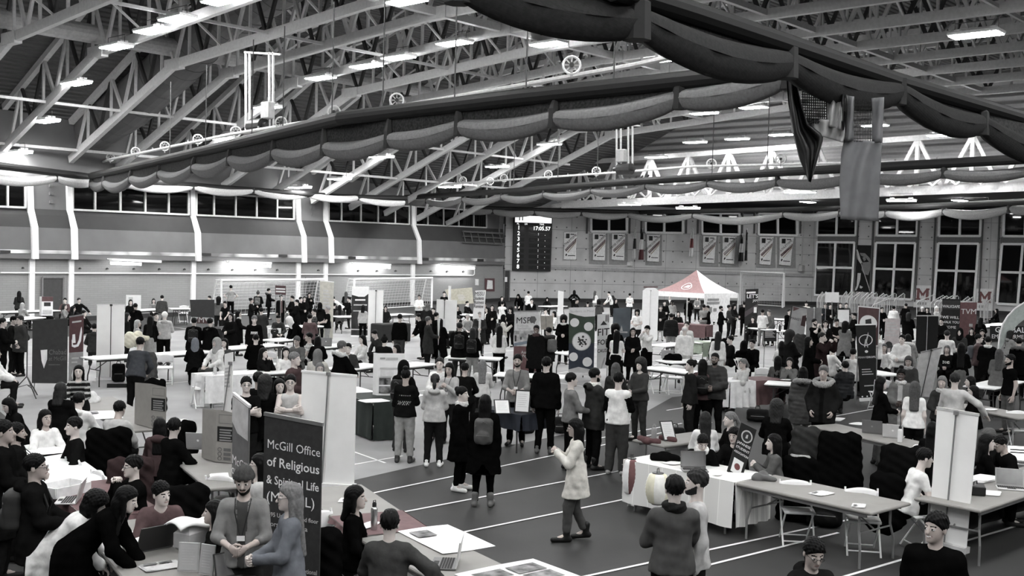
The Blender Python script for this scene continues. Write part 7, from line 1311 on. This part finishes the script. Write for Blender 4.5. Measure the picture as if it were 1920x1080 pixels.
CROWD = '''
85 769 sit_y12:table 18 sweater .8 jeans .02 long k|leaning on the left white table|b=.9
140 783 sit:lap -78 sweater .012 jeans .02 short k|on a chair facing the white sweater|
17 747 slump_p16:table -68 jacket .012 jeans .02 longer k|reading a page at the left edge|h=1.62
5 789 st:hold 78 coat .01 jeans .02 short k|at the very left edge beside another|h=1.8 sk=m
30 794 st:hold 82 coat .012 jeans .02 short k|with a lanyard near the left edge|h=1.62 sk=m lan beard
148 685 st:reach -8 sweater .02 slim .01 longer k|in a striped top behind the seated group|pat=stripes tc2=.3 h=1.6 b=.86
114 718 st:hold 150 jacket .01 slim .01 bob b|just left of the striped top|h=1.6
148 737 sit:table 150 hoodie .72 jeans .02 short k|on a chair before the striped top|
224 753 slump:reach 150 sweater .40 jeans .02 short k|leaning over beside the further cardboard box|
300 785 sit:table 165 hoodie .05r jeans .02 long k|left of a black jacket by the laptop|h=1.62
327 785 sit_y40:table 120 jacket .008 jeans .01 short k|at the silver laptop table|h=1.76
251 855 sit:chin -72 jacket .008 jeans .01 short k|eating with glasses at the dull red cloth|glasses h=1.74
65 853 st:hold 80 parka .012 jeans .012 short k|holding striped mittens, backpack on|glasses bp=.03 h=1.72
236 914 bend:reach 72 coat .005 slim .006 long k|typing on the lower left laptop|h=1.68
178 925 bend:reach 78 coat .72 jeans .02 curly k|bent over left of the typing one|h=1.55
302 904 slump_y28:table 6 sweater .085r jeans .02 short k|with hands folded at the lower left table|h=1.74 pat=print tc2=.6
403 940 sit:table -95 sweater .012 jeans .02 long k|in shadow left of the beanie wearer|h=1.62
458 876 st_p14:hold -8 rolled .20 jeans .03 beanie k|in front of the tall grey banner|fur=.05 lan beard pat=open tc2=.06 h=1.76 sk=m
545 907 st_p4:hold -80 sweater .15b slim .01 longer l|holding a can before the grey banner|glasses h=1.7 b=.84
488 852 st:down -90 blouse .5 jeans .02 longer k|half hidden left of the grey banner|glasses h=1.62
666 912 sit:lap 82 sweater .006 jeans .05 bob k|at the tan table with the steel bottle|h=1.7 b=.85
731 959 sit:side/table 172 jacket .05 jeans .02 top k|in a leather look jacket at the thin laptop|h=1.76
462 707 st:hug 4 tee .01 jeans .02 short k|laughing at the left of the group|smile glasses sk=l h=1.72
497 706 st:hold 165 coat .008 jeans .06 curly b|with back turned in the laughing group|h=1.7
485 698 st:hold 150 jacket .01 jeans .02 short k|furthest back in the laughing group|h=1.72
524 711 st_y8:hold 6 jacket .012 jeans .02 long k|laughing in the middle of the group|smile h=1.62 b=.88
545 703 st:hug -4 tank .45 jeans .05 short k|laughing at the right of the group|smile glasses h=1.74 sk=l
552 661 st:hold 62 jacket .045r jeans .03 short l|above the laughing group, head turned right|h=1.8
761 693 st:hold 168 sweater .012 crop .30 topbun k|in pale jeans with a printed back|pat=backprint tc2=.25 b=.88 h=1.66 shoe=.03
757 677 st:hold 150 hoodie .01 loose .03 hoodup k|just left of the pale jeans|bp=.01 h=1.7
816 702 st:hold 176 hoodie .42 jeans .02 pony b|in white shoes right of the pale jeans|shoe=.8 h=1.62 b=.88
825 671 st:hold -6 cardigan .7 jeans .03 bun b|facing front behind the grey hoodie|pat=open tc2=.75 h=1.66
843 681 st_p12:phone -22 blouse .4 jeans .02 long k|holding a printed sign with a lanyard|lan h=1.6
866 726 st:down 66 coat .006 slim .006 bun k|in white shoes, left of two on the track|shoe=.85 scarf=.6 h=1.64 b=.9
910 741 st:down 176 coat .006 slim .006 long k|in grey boots, right of two on the track|bp=.07 boot shoe=.14 h=1.66 b=.95
905 676 sit:table 178 sweater .5 jeans .02 long l|at the table before the lanyard shirt|h=1.66
872 681 sit:table 170 sweater .012 jeans .02 short k|left of the blonde back|
971 665 st:hold -8 rolled .22 jeans .008 short k|with beard and lanyard behind the navy table|beard lan sk=m h=1.78
1025 670 st:down 168 jacket .008 jeans .008 short k|broad back right of the framed sheets|h=1.82 b=1.08 shoe=.1
1071 700 st:hold 108 sweater .16 jeans .01 short k|queueing, third from the navy table|h=1.7
1115 691 st:hold 122 parka .03 jeans .012 short k|in a pale collared coat in the queue|scarf=.7 beard sk=m h=1.78 boot
1160 699 st:hold 166 sweater .78 loose .05 short k|with black sleeves and pale shoes|pat=sleeves tc2=.01 shoe=.35 h=1.76 boot
1202 673 st:hold -38 sweater .045 jeans .035 curly b|smiling right of the queue|smile h=1.68 b=.92
1155 681 st:hold 172 jacket .03 jeans .02 bob r|behind the black sleeved jersey|h=1.62
1080 786 walk_p10:phone -86 cardigan .55y crop .06 longer k|walking left across the lane lines|boot shoe=.01 h=1.62 b=.88 glasses
1296 675 st:down -72 jacket .025 jeans .02 bun k|left of the maroon top with backpack|h=1.68
1318 674 st:hold 178 sweater .065r jeans .008 long k|seen from behind with a black backpack|bp=.01 h=1.66
1341 662 st:hold -12 puffer .035 jeans .01 buzz k|bearded, right of the maroon top|beard sk=d h=1.8
1394 673 sit:table -58 hoodie .45 jeans .05 pony l|behind pale flowers on the red table|glasses h=1.66
1323 773 sit:phone 188 blouse .75 jeans .02 longer b|from behind at the shirts table|h=1.68 b=.86
1318 815 slump_p24:table 10 jacket .008 jeans .01 short k|bowed behind the open dark laptop|scarf=.7 h=1.64
1370 773 sit:lap -70 sweater .012 jeans .02 pony l|smiling behind the leaning black board|smile h=1.66
1377 802 sit_p10:table -22 sweater .01 jeans .01 short k|half hidden left of the black board|h=1.64
1452 815 sit:phone -82 jacket .09 jeans .03 longer k|right of the leaning black board|h=1.64 b=.88
1457 752 sit:table 172 jacket .008 jeans .02 curly b|behind the black board, seen from behind|h=1.76
1506 689 st:down 178 longpuffer .055 jeans .2 bob k|in a fur collar facing the blond one|fur=.3 h=1.66 b=.92 boot
1545 686 st_p6:pocket -10 furparka .022 jeans .008 top l|blond in an open fur hooded coat|pat=open tc2=.01 fur=.3 h=1.8
1652 708 st:hold 112 sweater .007 jeans .09 long k|left in the smiling circle at right|h=1.64 b=.88
1690 692 st_p6:hold -4 coat .13 jeans .02 topbun k|smiling in the circle with a pale scarf|smile scarf=.5 sk=k h=1.68 pat=open tc2=.4
1716 716 st:down 178 tee .8 jeans .01 long r|seen from behind in the smiling circle|h=1.64 b=.86
1767 706 st_p8:hold -10 sweater .035 jeans .02 mid l|smiling behind the pale sweater|smile scarf=.55 h=1.64
1791 700 st:side/hold 174 sweater .48 jeans .03 short b|seen from behind in the circle at right|h=1.78
1820 706 sit:table -78 sweater .05 jeans .02 mid k|right of the pale sweater, further one|h=1.66
1826 724 sit:hold -80 jacket .007 jeans .01 longer k|right of the pale sweater, nearer one|h=1.66
1895 665 st:down -58 tee .007 jeans .09 short k|bearded in the right aisle|beard h=1.78
1733 842 slump:table 112 tee .72 jeans .01 short k|on a chair behind the right foreground banner|h=1.76
1749 792 sit:table 165 sweater .01 jeans .01 long k|behind the top of the right white banner|h=1.62
1757 962 st_y-22:down -12 jacket .006 jeans .006 short k|smiling at the bottom right corner|smile sk=m h=1.76 b=1.06
1526 1010 st_p20:down 24 hoodie .02 jeans .02 pony k|looking down in glasses at the bottom edge|glasses h=1.62 b=.88
1266 893 st:phone/hold 192 sweater .06 jeans .01 short k|from behind in a speckled knit|h=1.78 scarf=.02 b=1.05
1308 881 st:down -82 shirt .42 jeans .02 short b|bearded beside the speckled knit|beard h=1.78
1850 815 sit:table 98 sweater .006 jeans .01 mid k|behind the stack of white paper at right|h=1.68
1878 818 slump_p14:table -58 sweater .01 jeans .01 short k|facing the dark one across white paper|glasses h=1.66
1855 804 sit:table -60 jacket .015 jeans .01 beanie g|half hidden above the white paper stack|fur=.09 h=1.66
36 546 st:hold 178 sweater .03 jeans .03 long k|against the left wall beside the door|h=1.7
42 568 sit:table 140 cardigan .3 jeans .02 longer y|blonde in front of the wall side standing one|
86 570 sit:table 80 jacket .012 jeans .02 long k|in front of the maroon trifold|
122 559 sit:table -10 sweater .06r jeans .02 short k|before the door and white pier|
121 570 sit:table 70 jacket .2 jeans .02 bob b|below the red top by the pier|glasses
148 559 sit:side 28 jacket .012 jeans .02 short b|reaching along the far left table|
137 574 slump:table 85 jacket .015 jeans .02 long k|leaning low on the far left table|
157 582 sit:table 60 sweater .012 jeans .02 short k|above the pepper banner|
177 607 sit:table 178 hoodie .035 jeans .03 short k|left of the wide white banner|
245 562 st:hold 10 coat .01 jeans .01 long k|behind the wide white banner, left one|
254 569 st:hold 160 parka .008 jeans .01 short k|behind the wide white banner, right one|
238 587 st:down 95 jacket .02 jeans .02 long b|at the right edge of the wide white banner|
288 560 sit:table 6 cardigan .2 jeans .02 mid k|behind the far left wall table|
304 554 lean:down 178 jacket .04 jeans .28 short k|bent at the wall table in pale trousers|b=1.05
258 600 sit:table 85 sweater .25 jeans .02 long y|beside the black top and tan skirt|
282 592 st:hold 168 sweater .01 skirt .3 longer k|in a tan skirt left of the white beanie|h=1.68
293 586 st:hold 20 jacket .012 jeans .02 short k|behind the tan skirt|
309 585 st:hold 172 hoodie .46 jeans .01 beanie k|in a white beanie with a coat over arm|fur=.75 h=1.78 b=1.06
263 633 lean:table 158 sweater .05b jeans .012 short k|leaning on the white table at left|h=1.76
5 597 st:hold 78 jacket .01 jeans .01 short k|at the left edge facing the parka|h=1.74
25 593 st_p12:hold 70 jacket .02 jeans .02 cap k|in a pale cap at the left edge|fur=.7
38 592 st:pocket -60 parka .045 jeans .012 short b|in boots left of the white shield banner|boot h=1.78 glasses
-9 652 sit:table 85 puffer .75 jeans .02 short b|at the left edge below the parka|
364 596 st:hold 172 parka .01 jeans .01 short k|below the dark board, left of two|bp=.012 h=1.74
394 597 st:hold 150 parka .008 jeans .01 short k|below the red diamond, right of two|h=1.74
366 634 sit:table 178 coat .01 jeans .01 hijab k|in a blue grey scarf at the white table|fur=.17b
407 634 sit:table -48 hoodie .7 jeans .05 hoodup y|in a pale hood right of the headscarf|
421 635 sit:table -22 sweater .06 jeans .02 longer k|right of the pale hood|
433 588 st:hold -30 coat .012 jeans .02 long k|in dark glasses by the cream scarf|glasses
447 583 st:hold 92 coat .01 jeans .01 long k|with a long cream scarf|scarf=.55
422 565 lean:reach -18 tee .012 jeans .02 bun k|reaching down left of the hands on hips|
410 557 st:hold 170 sweater .1 jeans .02 curly k|right of the dark display board|
393 555 sit:lap -60 jacket .012 jeans .02 short k|peeping over the dark display board|
433 535 st:hips 178 tee .32 jeans .008 short k|hands on hips before the left goal|h=1.85 b=1.05
471 559 st:phone 80 jacket .012 jeans .01 bun k|holding a phone in front of the left goal|
484 546 st:hold 168 jacket .01 jeans .01 pom k|in a pom hat before the left goal|fur=.05 bp=.12
504 541 st:hold 92 furparka .01 jeans .01 short k|in a fur hood left of the red sign|fur=.08 h=1.78
527 553 st:down 16 jacket .01 jeans .01 short k|in open jacket under the red sign|pat=open tc2=.08r
548 555 st:hold -70 jacket .012 jeans .01 short k|right of the open jacket|
557 562 st:hold -88 coat .01 jeans .01 short k|second right of the open jacket|
564 557 st:hold 40 coat .008 jeans .01 short k|third right of the open jacket|
571 556 st:hold 2 jacket .012 jeans .01 long k|left of the held white sheet|
580 549 st:phone 20 jacket .01 jeans .01 long k|holding up a white sheet|
477 592 st_p14:down 0 sweater .008 jeans .01 short l|in a printed sweatshirt above the crest box|pat=print tc2=.6 h=1.78 b=1.05
490 577 st:hold 172 coat .03 jeans .02 short k|behind the printed sweatshirt|
480 627 sit:table 176 jacket .006 jeans .01 buzz k|seen from behind before the crest box|h=1.78
522 591 sit:table 8 jacket .03 jeans .02 cap k|in a cap behind the crest box|fur=.3 glasses
543 594 bend:table -72 parka .006 jeans .01 hoodup w|bent over right of the crest box|h=1.78
494 653 sit:chin 58 jacket .012 jeans .02 mid k|nearest the laughing group, on the left|
536 652 sit:table 8 blouse .7 jeans .02 long k|facing front above the laughing group|smile
557 631 sit_p14:table -30 sweater .1 jeans .02 short e|grey haired looking down by the phone|
600 568 st:hold 172 parka .012 jeans .01 hoodup k|below the cream banner|
581 589 st:hold 172 sweater .08r jeans .02 short k|left of the checked shirt|
590 579 st:hold -82 shirt .03 jeans .01 short k|in checked shirt left of the blond polo|pat=check tc2=.08
615 574 st:hold -82 tee .01 jeans .28 short y|blond in pale jeans at left centre|h=1.78
625 556 bend:reach -92 shirt .75 jeans .01 short k|bent over right of the cream banner|
627 568 sit:table 175 sweater .02 jeans .02 short k|behind the bent white shirt, left one|
637 572 sit:table 185 jacket .05 jeans .02 long k|behind the bent white shirt, right one|
649 547 st:hold 178 jacket .012 jeans .02 longer r|left of the dark photograph banner|
655 557 st:hold -88 sweater .012 jeans .02 bun k|beside the dark photograph banner|
681 572 st:down 168 sweater .42 slim .008 bob k|facing the crossed arms|h=1.62
700 564 st:cross -2 blouse .75 slim .008 mid e|with crossed arms before the white banner back|h=1.66
723 574 sit:lap 4 jacket .02 jeans .02 long k|right of the crossed arms|glasses
680 629 sit:table -62 sweater .6 jeans .02 bob k|among papers left of centre|
703 619 slump_p14:table -58 sweater .03 jeans .02 short k|bowed left of the pom hat|
721 631 sit:table 160 jacket .015 jeans .02 pom k|in a black pom hat above the trifold|fur=.008
744 646 sit:lap -64 jacket .012 jeans .02 long k|smiling above the trifold board|smile
750 589 st:down 174 sweater .007 jeans .05 short k|in front of the black draped table|h=1.78 b=1.05
641 640 st_l8:table 120 furparka .006 jeans .01 short e|in a pale fur hood behind the banner back|fur=.5 h=1.76
653 644 sit:table -6 jacket .04 jeans .02 short k|smiling right of the fur hood|smile
580 624 sit:table -80 tee .55 jeans .02 short k|in a pale striped top left of the laptop|pat=stripes tc2=.3
596 631 sit:table 178 jacket .008 jeans .02 long k|in front of the grey laptop|
596 656 sit:table 172 coat .5y jeans .02 hoodup l|in a pale fleece behind the banner back|
600 681 sit:table 6 sweater .3 jeans .02 mid l|in dark glasses over the banner back|glasses
786 553 st:hold 2 hoodie .72 jeans .02 short b|alone before the middle goal|h=1.72
802 570 lean:hold 165 jacket .02 jeans .02 hoodup e|left of the broad white banner back|
833 547 st:down 2 tee .012 jeans .02 short k|behind the broad white banner back|h=1.75
785 588 lean:table -72 jacket .008 jeans .01 short k|leaning left of the dark parka|
803 594 st:hold 102 coat .03 jeans .02 short e|in a long coat left of the edge-on banner|h=1.76
813 577 sit:table -30 sweater .012 jeans .02 short k|low behind the long coat|
818 586 st:hold 120 jacket .008 jeans .01 short k|close left of the edge-on banner|
826 598 st:hold 150 longcoat .008 jeans .01 longer k|long black hair at the edge-on banner|
858 573 sit:table 10 jacket .01 jeans .02 long k|below the cream wall sheet, left one|
876 565 sit:table 58 jacket .012 jeans .02 short k|below the cream wall sheet, right one|scarf=.6
858 592 sit:table -85 shirt .04 jeans .02 short b|right of the broad white banner back|
877 588 sit:table 10 shirt .25 jeans .02 cap g|in a pale cap and glasses|glasses fur=.6
862 605 st:hold 178 parka .012 jeans .03 short b|broad back with a black backpack, centre|bp=.008 h=1.8 b=1.06
887 615 st:hold 170 sweater .008 jeans .25 long b|in tan trousers with a round black bag|bp=.006 h=1.66
900 584 st:hold 0 coat .03 jeans .02 pom k|in a striped pom hat at centre|fur=.25 pat=open tc2=.6
914 576 st:hold -60 coat .01 jeans .02 long k|in open coat right of the pom hat|pat=open tc2=.7
909 568 st:hold 4 jacket .01 jeans .02 mid k|below the banner with stacked words|glasses
923 572 st:hold 2 coat .012 jeans .02 long k|right of the banner with stacked words|
941 556 st:hold 18 jacket .008 jeans .01 long k|by the corner doorway|
942 565 st:hold 152 jacket .7 jeans .02 short k|with black sleeves below the doorway|pat=sleeves tc2=.01
944 590 st:phone 82 jacket .5y jeans .02 hijab k|in a cream jacket left of the brain emblem banner|fur=.006 bp=.03
958 576 st:hold -32 jacket .01 jeans .01 curly k|close left of the brain emblem banner|
937 611 st:hold 178 blouse .72 jeans .008 longer k|long hair down the back left of the brain banner|h=1.66 b=.86
972 552 bend:reach -20 hoodie .006 jeans .01 hoodup k|bent at the foot of the concrete wall|
991 546 st:hold 172 shirt .75 jeans .02 short k|by the concrete wall behind the brain banner|
997 560 st:down 4 jacket .01 jeans .01 short k|in a dark suit above the brain emblem banner|pat=vneck tc2=.75 glasses h=1.75
1026 558 sit:table 2 hoodie .02 jeans .02 hoodup k|at the concrete wall table|
1077 544 st:hips 178 hoodie .008 jeans .02 long k|arms akimbo against the concrete wall|pat=backprint tc2=.7 b=1
1081 560 st:hold 80 jacket .02 jeans .02 short k|just above the green banner|
1102 565 st:hold 176 sweater .01 jeans .02 bun k|right above the green banner|
1116 546 st:hold 130 blouse .7 jeans .3 longer r|brown hair, near the concrete wall|
1142 547 lean:reach -72 shirt .72 jeans .02 short k|leaning left before the concrete wall|bp=.02
1123 562 st:hold 172 hoodie .06 jeans .02 curly k|left of the leaning white shirt|
1154 560 st:hold 58 jacket .01 jeans .02 mid k|right of the leaning white shirt|
1181 550 st:hold 178 tee .75 jeans .02 short k|printed back, left of the white booth|pat=backprint tc2=.05
1023 579 sit:table 20 blouse .6 jeans .02 short k|behind the brown board|
1039 584 sit:table -60 blouse .65 jeans .02 mid k|right of the brown board|
1057 593 st:hold -2 coat .006 jeans .02 afro k|left of the green banner|scarf=.6 sk=m
1006 610 st:down -10 coat .015 jeans .01 short k|smiling in front of the brain emblem banner|smile sk=d scarf=.05r h=1.78
1029 614 st:hold -142 furparka .02 jeans .02 short k|with a grey backpack before the brain banner|bp=.13 fur=.06 h=1.68
1154 610 st:hold 10 coat .008 jeans .01 afro k|right of the dark triangle banner|
1157 620 st:hold 168 tee .75 skirt .008 longer k|in a black skirt below the crest banner|h=1.66
1187 615 st:hold 2 coat .012 jeans .01 long k|in dark coat below the crest banner|sk=m
1195 580 st:hold -8 tee .75 jeans .02 curly k|right of the crest banner|sk=m
1231 564 st:hold 150 longcoat .008 jeans .01 short k|in long coat at the tent's left|
1239 573 st:hold 0 coat .02 jeans .6 short e|in pale trousers at the tent's left|
1246 564 st:hold 20 jacket .01 jeans .02 short k|under the tent's left edge|
1256 554 st:hold 0 jacket .03 jeans .02 short k|under the tent behind its table, left|pat=vneck tc2=.7
1261 563 st:hold 176 blouse .35 jeans .02 pony k|ponytail at the tent|
1272 584 sit:table 0 jacket .012 jeans .02 long k|at the red cloth before the tent|lan
1291 559 st:hold 170 parka .006 jeans .01 cap k|in a black hat under the tent|fur=.006
1308 555 st:reach -4 sweater .2 jeans .02 longer k|long hair under the tent's centre|
1320 571 st:reach 172 sweater .26 jeans .25 short k|in tan trousers before the tent|h=1.8
1327 573 st:hold -60 jacket .01 jeans .02 short k|right beside the tan trousers|
1342 568 sit:table 8 jacket .02 jeans .02 short k|before the tent's white sheet|
1352 574 st:hold 98 jacket .008 jeans .01 short k|holding a plate right of the tent table|beard
1367 572 st:hold 96 jacket .04 jeans .02 short k|under the tent's right corner|
1376 570 st:hold 60 jacket .02 jeans .02 curly k|in glasses right of the tent|glasses
1396 566 st:down 178 jacket .007 jeans .01 short k|big black back below the diagonal stripe banner|b=1.1 h=1.85
1412 594 sit:lap -20 jacket .02 jeans .02 long k|right of the big black back|
1259 588 st:down 178 puffer .01 jeans .22 short k|broad back in front of the red cloth|h=1.74 b=1.08
1288 603 st:down -18 shirt .7 jeans .02 short b|facing front behind the elder|h=1.76
1284 611 st:down 172 shirt .75 jeans .55 thin w|elder seen from behind with black belt|h=1.76 b=1.06
1214 611 st:face -28 blouse .72 skirt .008 beanie k|hand to face, right of centre|fur=.008 h=1.66
1347 622 st:down 168 blouse .78 jeans .72 long b|all in white, seen from behind|h=1.66
1370 630 sit:table -72 jacket .012 jeans .02 short k|right of the all white one|
1395 640 sit:table 172 parka .006 jeans .01 hoodup k|furry back beside glasses wearer|
1411 637 sit:table -30 jacket .008 jeans .01 short k|in glasses right of the furry back|glasses
1430 580 st:hold 170 shirt .72 jeans .2 short k|seen from behind at the placard table|h=1.74
1442 581 lean:table -28 hoodie .12 jeans .02 short e|leaning behind the placard table|
1512 566 st:hold 0 jacket .5y jeans .02 pom k|in a black pom hat behind the grey banner back|fur=.008
1480 580 st:hold 30 coat .006 jeans .01 short k|left of the leaning cloth banner|
1548 569 st:cross 0 jacket .02b jeans .02 short b|below the white square placard, left one|
1557 570 st:hold 10 jacket .01 jeans .02 short k|below the white square placard, right one|
1576 568 st:hold 0 jacket .012 jeans .02 short k|above the white card, left one|glasses
1587 568 st:hold 6 jacket .05 jeans .02 short k|above the white card, right one|
1578 586 sit_p18:table -8 shirt .3 jeans .02 short k|bowed in front of the white card|
1602 587 st:hold -70 jacket .01 jeans .02 short k|left of the red disc sign|
1527 598 st:face 48 tee .008 jeans .012 short k|bearded with hand at mouth|beard h=1.8
1548 601 st:hold 2 jacket .015 jeans .01 short k|smiling with a lanyard right of the beard|smile lan pat=vneck tc2=.6
1569 598 st_p16:hold 16 tee .012 jeans .01 short k|bowed left of the brown coat|
1585 604 st:cross 162 coat .16 jeans .02 curly k|in a long brown grey coat|h=1.74
1481 622 st:hold 120 jacket .015 jeans .02 afro b|bushy brown hair by the cloth banner|
1541 624 st:up 68 coat .018r jeans .02 short b|holding up a camera|h=1.76
1516 632 st:hold 98 coat .006 jeans .01 longer k|left of the camera holder|h=1.7
1466 640 sit:table 178 blouse .72 jeans .02 long k|in white before the black coat chair|
1561 647 sit:reach 122 shirt .72 jeans .02 short k|reaching right below the brown coat|
1600 654 sit:table 170 shirt .7 jeans .02 short k|white back left of the light bulb banner|
1481 671 sit:chin -8 jacket .13 jeans .02 mid k|hand at chin above the fur collar coat|
1459 668 sit:table 172 jacket .09 jeans .02 longer k|left of the hand at chin|
1585 678 sit:table -150 puffer .015b jeans .02 short k|in a navy padded jacket|h=1.72
1648 619 st:reach -82 sweater .72 jeans .02 short k|right of the light bulb banner|h=1.74
1658 645 sit:lap 4 blouse .72 jeans .02 longer e|long fair hair right of the light bulb banner|b=.86
1682 602 st:hold -82 sweater .08r jeans .02 long k|before the pale lettered banner|h=1.68
1654 576 st:hold 20 jacket .008 jeans .01 short k|right of the red disc sign|
1676 574 st:hold 176 puffer .7 jeans .02 short k|above the pale lettered banner|
1699 569 st:hold -160 coat .008 jeans .01 short k|left of the tall black panel, further one|h=1.78
1704 587 st:hold 172 coat .008 jeans .01 curly b|left of the tall black panel, nearer one|
1692 628 st:hold -20 puffer .6 jeans .02 short k|facing the padded grey coat|
1703 627 st:hold 172 longpuffer .22 jeans .02 longer k|padded coat with pale fur, right of centre|fur=.65 h=1.7
1704 668 st_p16:hold -8 jacket .05 jeans .02 mid r|looking down left of the leaning banner back|scarf=.4
1729 575 st:hold 172 coat .008 jeans .01 cap w|in a white cap above the black panel|fur=.7
1739 577 st:hold -20 jacket .01 jeans .01 mid k|right of the white cap|
1756 575 st:hold 60 jacket .6 jeans .02 pom w|in a white pom hat left of the block lettered banner|fur=.7
1769 582 st:hold 0 jacket .2 jeans .02 mid b|in front of the block lettered banner|
1784 587 sit:table 8 shirt .45 jeans .02 beanie b|in a brown beanie right of the black panel|fur=.07
1794 590 sit:table -8 cardigan .3 jeans .02 beanie w|in a white beanie right of the brown one|fur=.72
1805 578 st:hold 172 hoodie .2b jeans .02 short b|blue grey back before the three letter banner|
1815 571 st:hold 160 jacket .01 jeans .01 short k|black back before the three letter banner|
1839 596 st:hold 165 coat .008 jeans .01 mid k|left of the feather flag, further one|
1869 579 sit:table -86 jacket .008 jeans .02 long k|alone by the tall windows|pat=open tc2=.7
1822 615 sit:lap -2 jacket .012 jeans .02 mid k|facing front left of the black letter cloth|
1842 618 sit:lap 0 sweater .02 jeans .02 short k|at the left end of the black letter cloth|
1766 597 st:hold -30 coat .012 jeans .01 short k|right against the tall black panel|
1776 620 st:hold 178 sweater .68 jeans .02 short b|white back above the leaning banner back|
1800 616 st:hold -10 jacket .03 jeans .02 hoodup k|hooded, right of the white back|
1776 648 sit:hold -10 sweater .012 jeans .01 long e|holding paper right of the leaning banner back|pat=print tc2=.6
1803 643 st:hold 176 sweater .006 skirt .14 longer k|in grey skirt beside the paper holder|h=1.7
1835 627 st:hold 84 puffer .05r jeans .02 short k|padded dull red with a backpack|bp=.08b h=1.74
1853 631 st:hold 172 coat .008 jeans .05 short k|white collar at the right|scarf=.7 h=1.76
1874 655 st:hold 172 coat .12 jeans .01 long r|brown hair left of the black t shirt|h=1.66
1911 634 st:hold 168 furparka .007 jeans .01 short k|fur hood at the right edge|fur=.12 h=1.74
1900 600 sit:table -20 jacket .1 jeans .02 short b|behind the feather flag at the right edge|
1895 622 sit:table 120 hoodie .25 jeans .02 curly b|in front of the black letter cloth|
'''
n_ = 0
for row in CROWD.strip().splitlines():
    a, loc_, opt = row.split('|'); w = a.split(); kw = {}; px, py = float(w[0]), float(w[1])
    num = lambda v: float(v) if v[-1] not in 'rbgy' else v
    for o_ in opt.split():
        k, _, v = o_.partition('='); kw[k] = True if not v else v if k in ('sk', 'pat') else num(v)
    bp = kw.pop('bp', None); hair = w[8]; kw.setdefault('b', .9 if hair in ('long', 'longer', 'bob', 'mid', 'bun', 'pony', 'hijab', 'topbun') else 1.0); kw.setdefault('h', 1.66 if kw['b'] < .95 else 1.74)
    k = max(0, min(1, (625-py)/60)); kw['h'] *= 1-.12*k
    kw.setdefault('sk', 'l' if n_ % 4 else 'm'); pos = w[2].split('_')[0].split(':')[0]; posw = {'sit': 'seated', 'slump': 'seated', 'bend': 'bending', 'lean': 'leaning', 'walk': 'walking', 'st': ''}[pos]
    tn = TOPN.get(w[4], w[4]).replace('_', ' ').replace('t shirt', 't-shirt'); hw = HW[hair]; cw = cword(num(w[5])); desc = '%sperson in %s %s' % (hw+' ' if hw else '', cw, tn)
    label = '%s, %s%s' % (desc, posw+' ' if posw and posw not in loc_ else '', loc_)
    if len(label.split()) > 16: label = 'person in %s %s, %s' % (cw, tn, loc_)
    o, J, s = person(px, py, w[2], float(w[3]), w[4], num(w[5]), w[6], num(w[7]), hair, w[9], label, **kw); n_ += 1
    if bp is not None: backpack_on(o, J, s, bp, 'backpack worn by the %s, %s' % (desc, loc_) if len(('%s %s' % (desc, loc_)).split()) < 12 else 'backpack of the person %s' % loc_)
    PPL = globals().setdefault('PPL', {}); PPL[(px, py)] = (o, J, s)
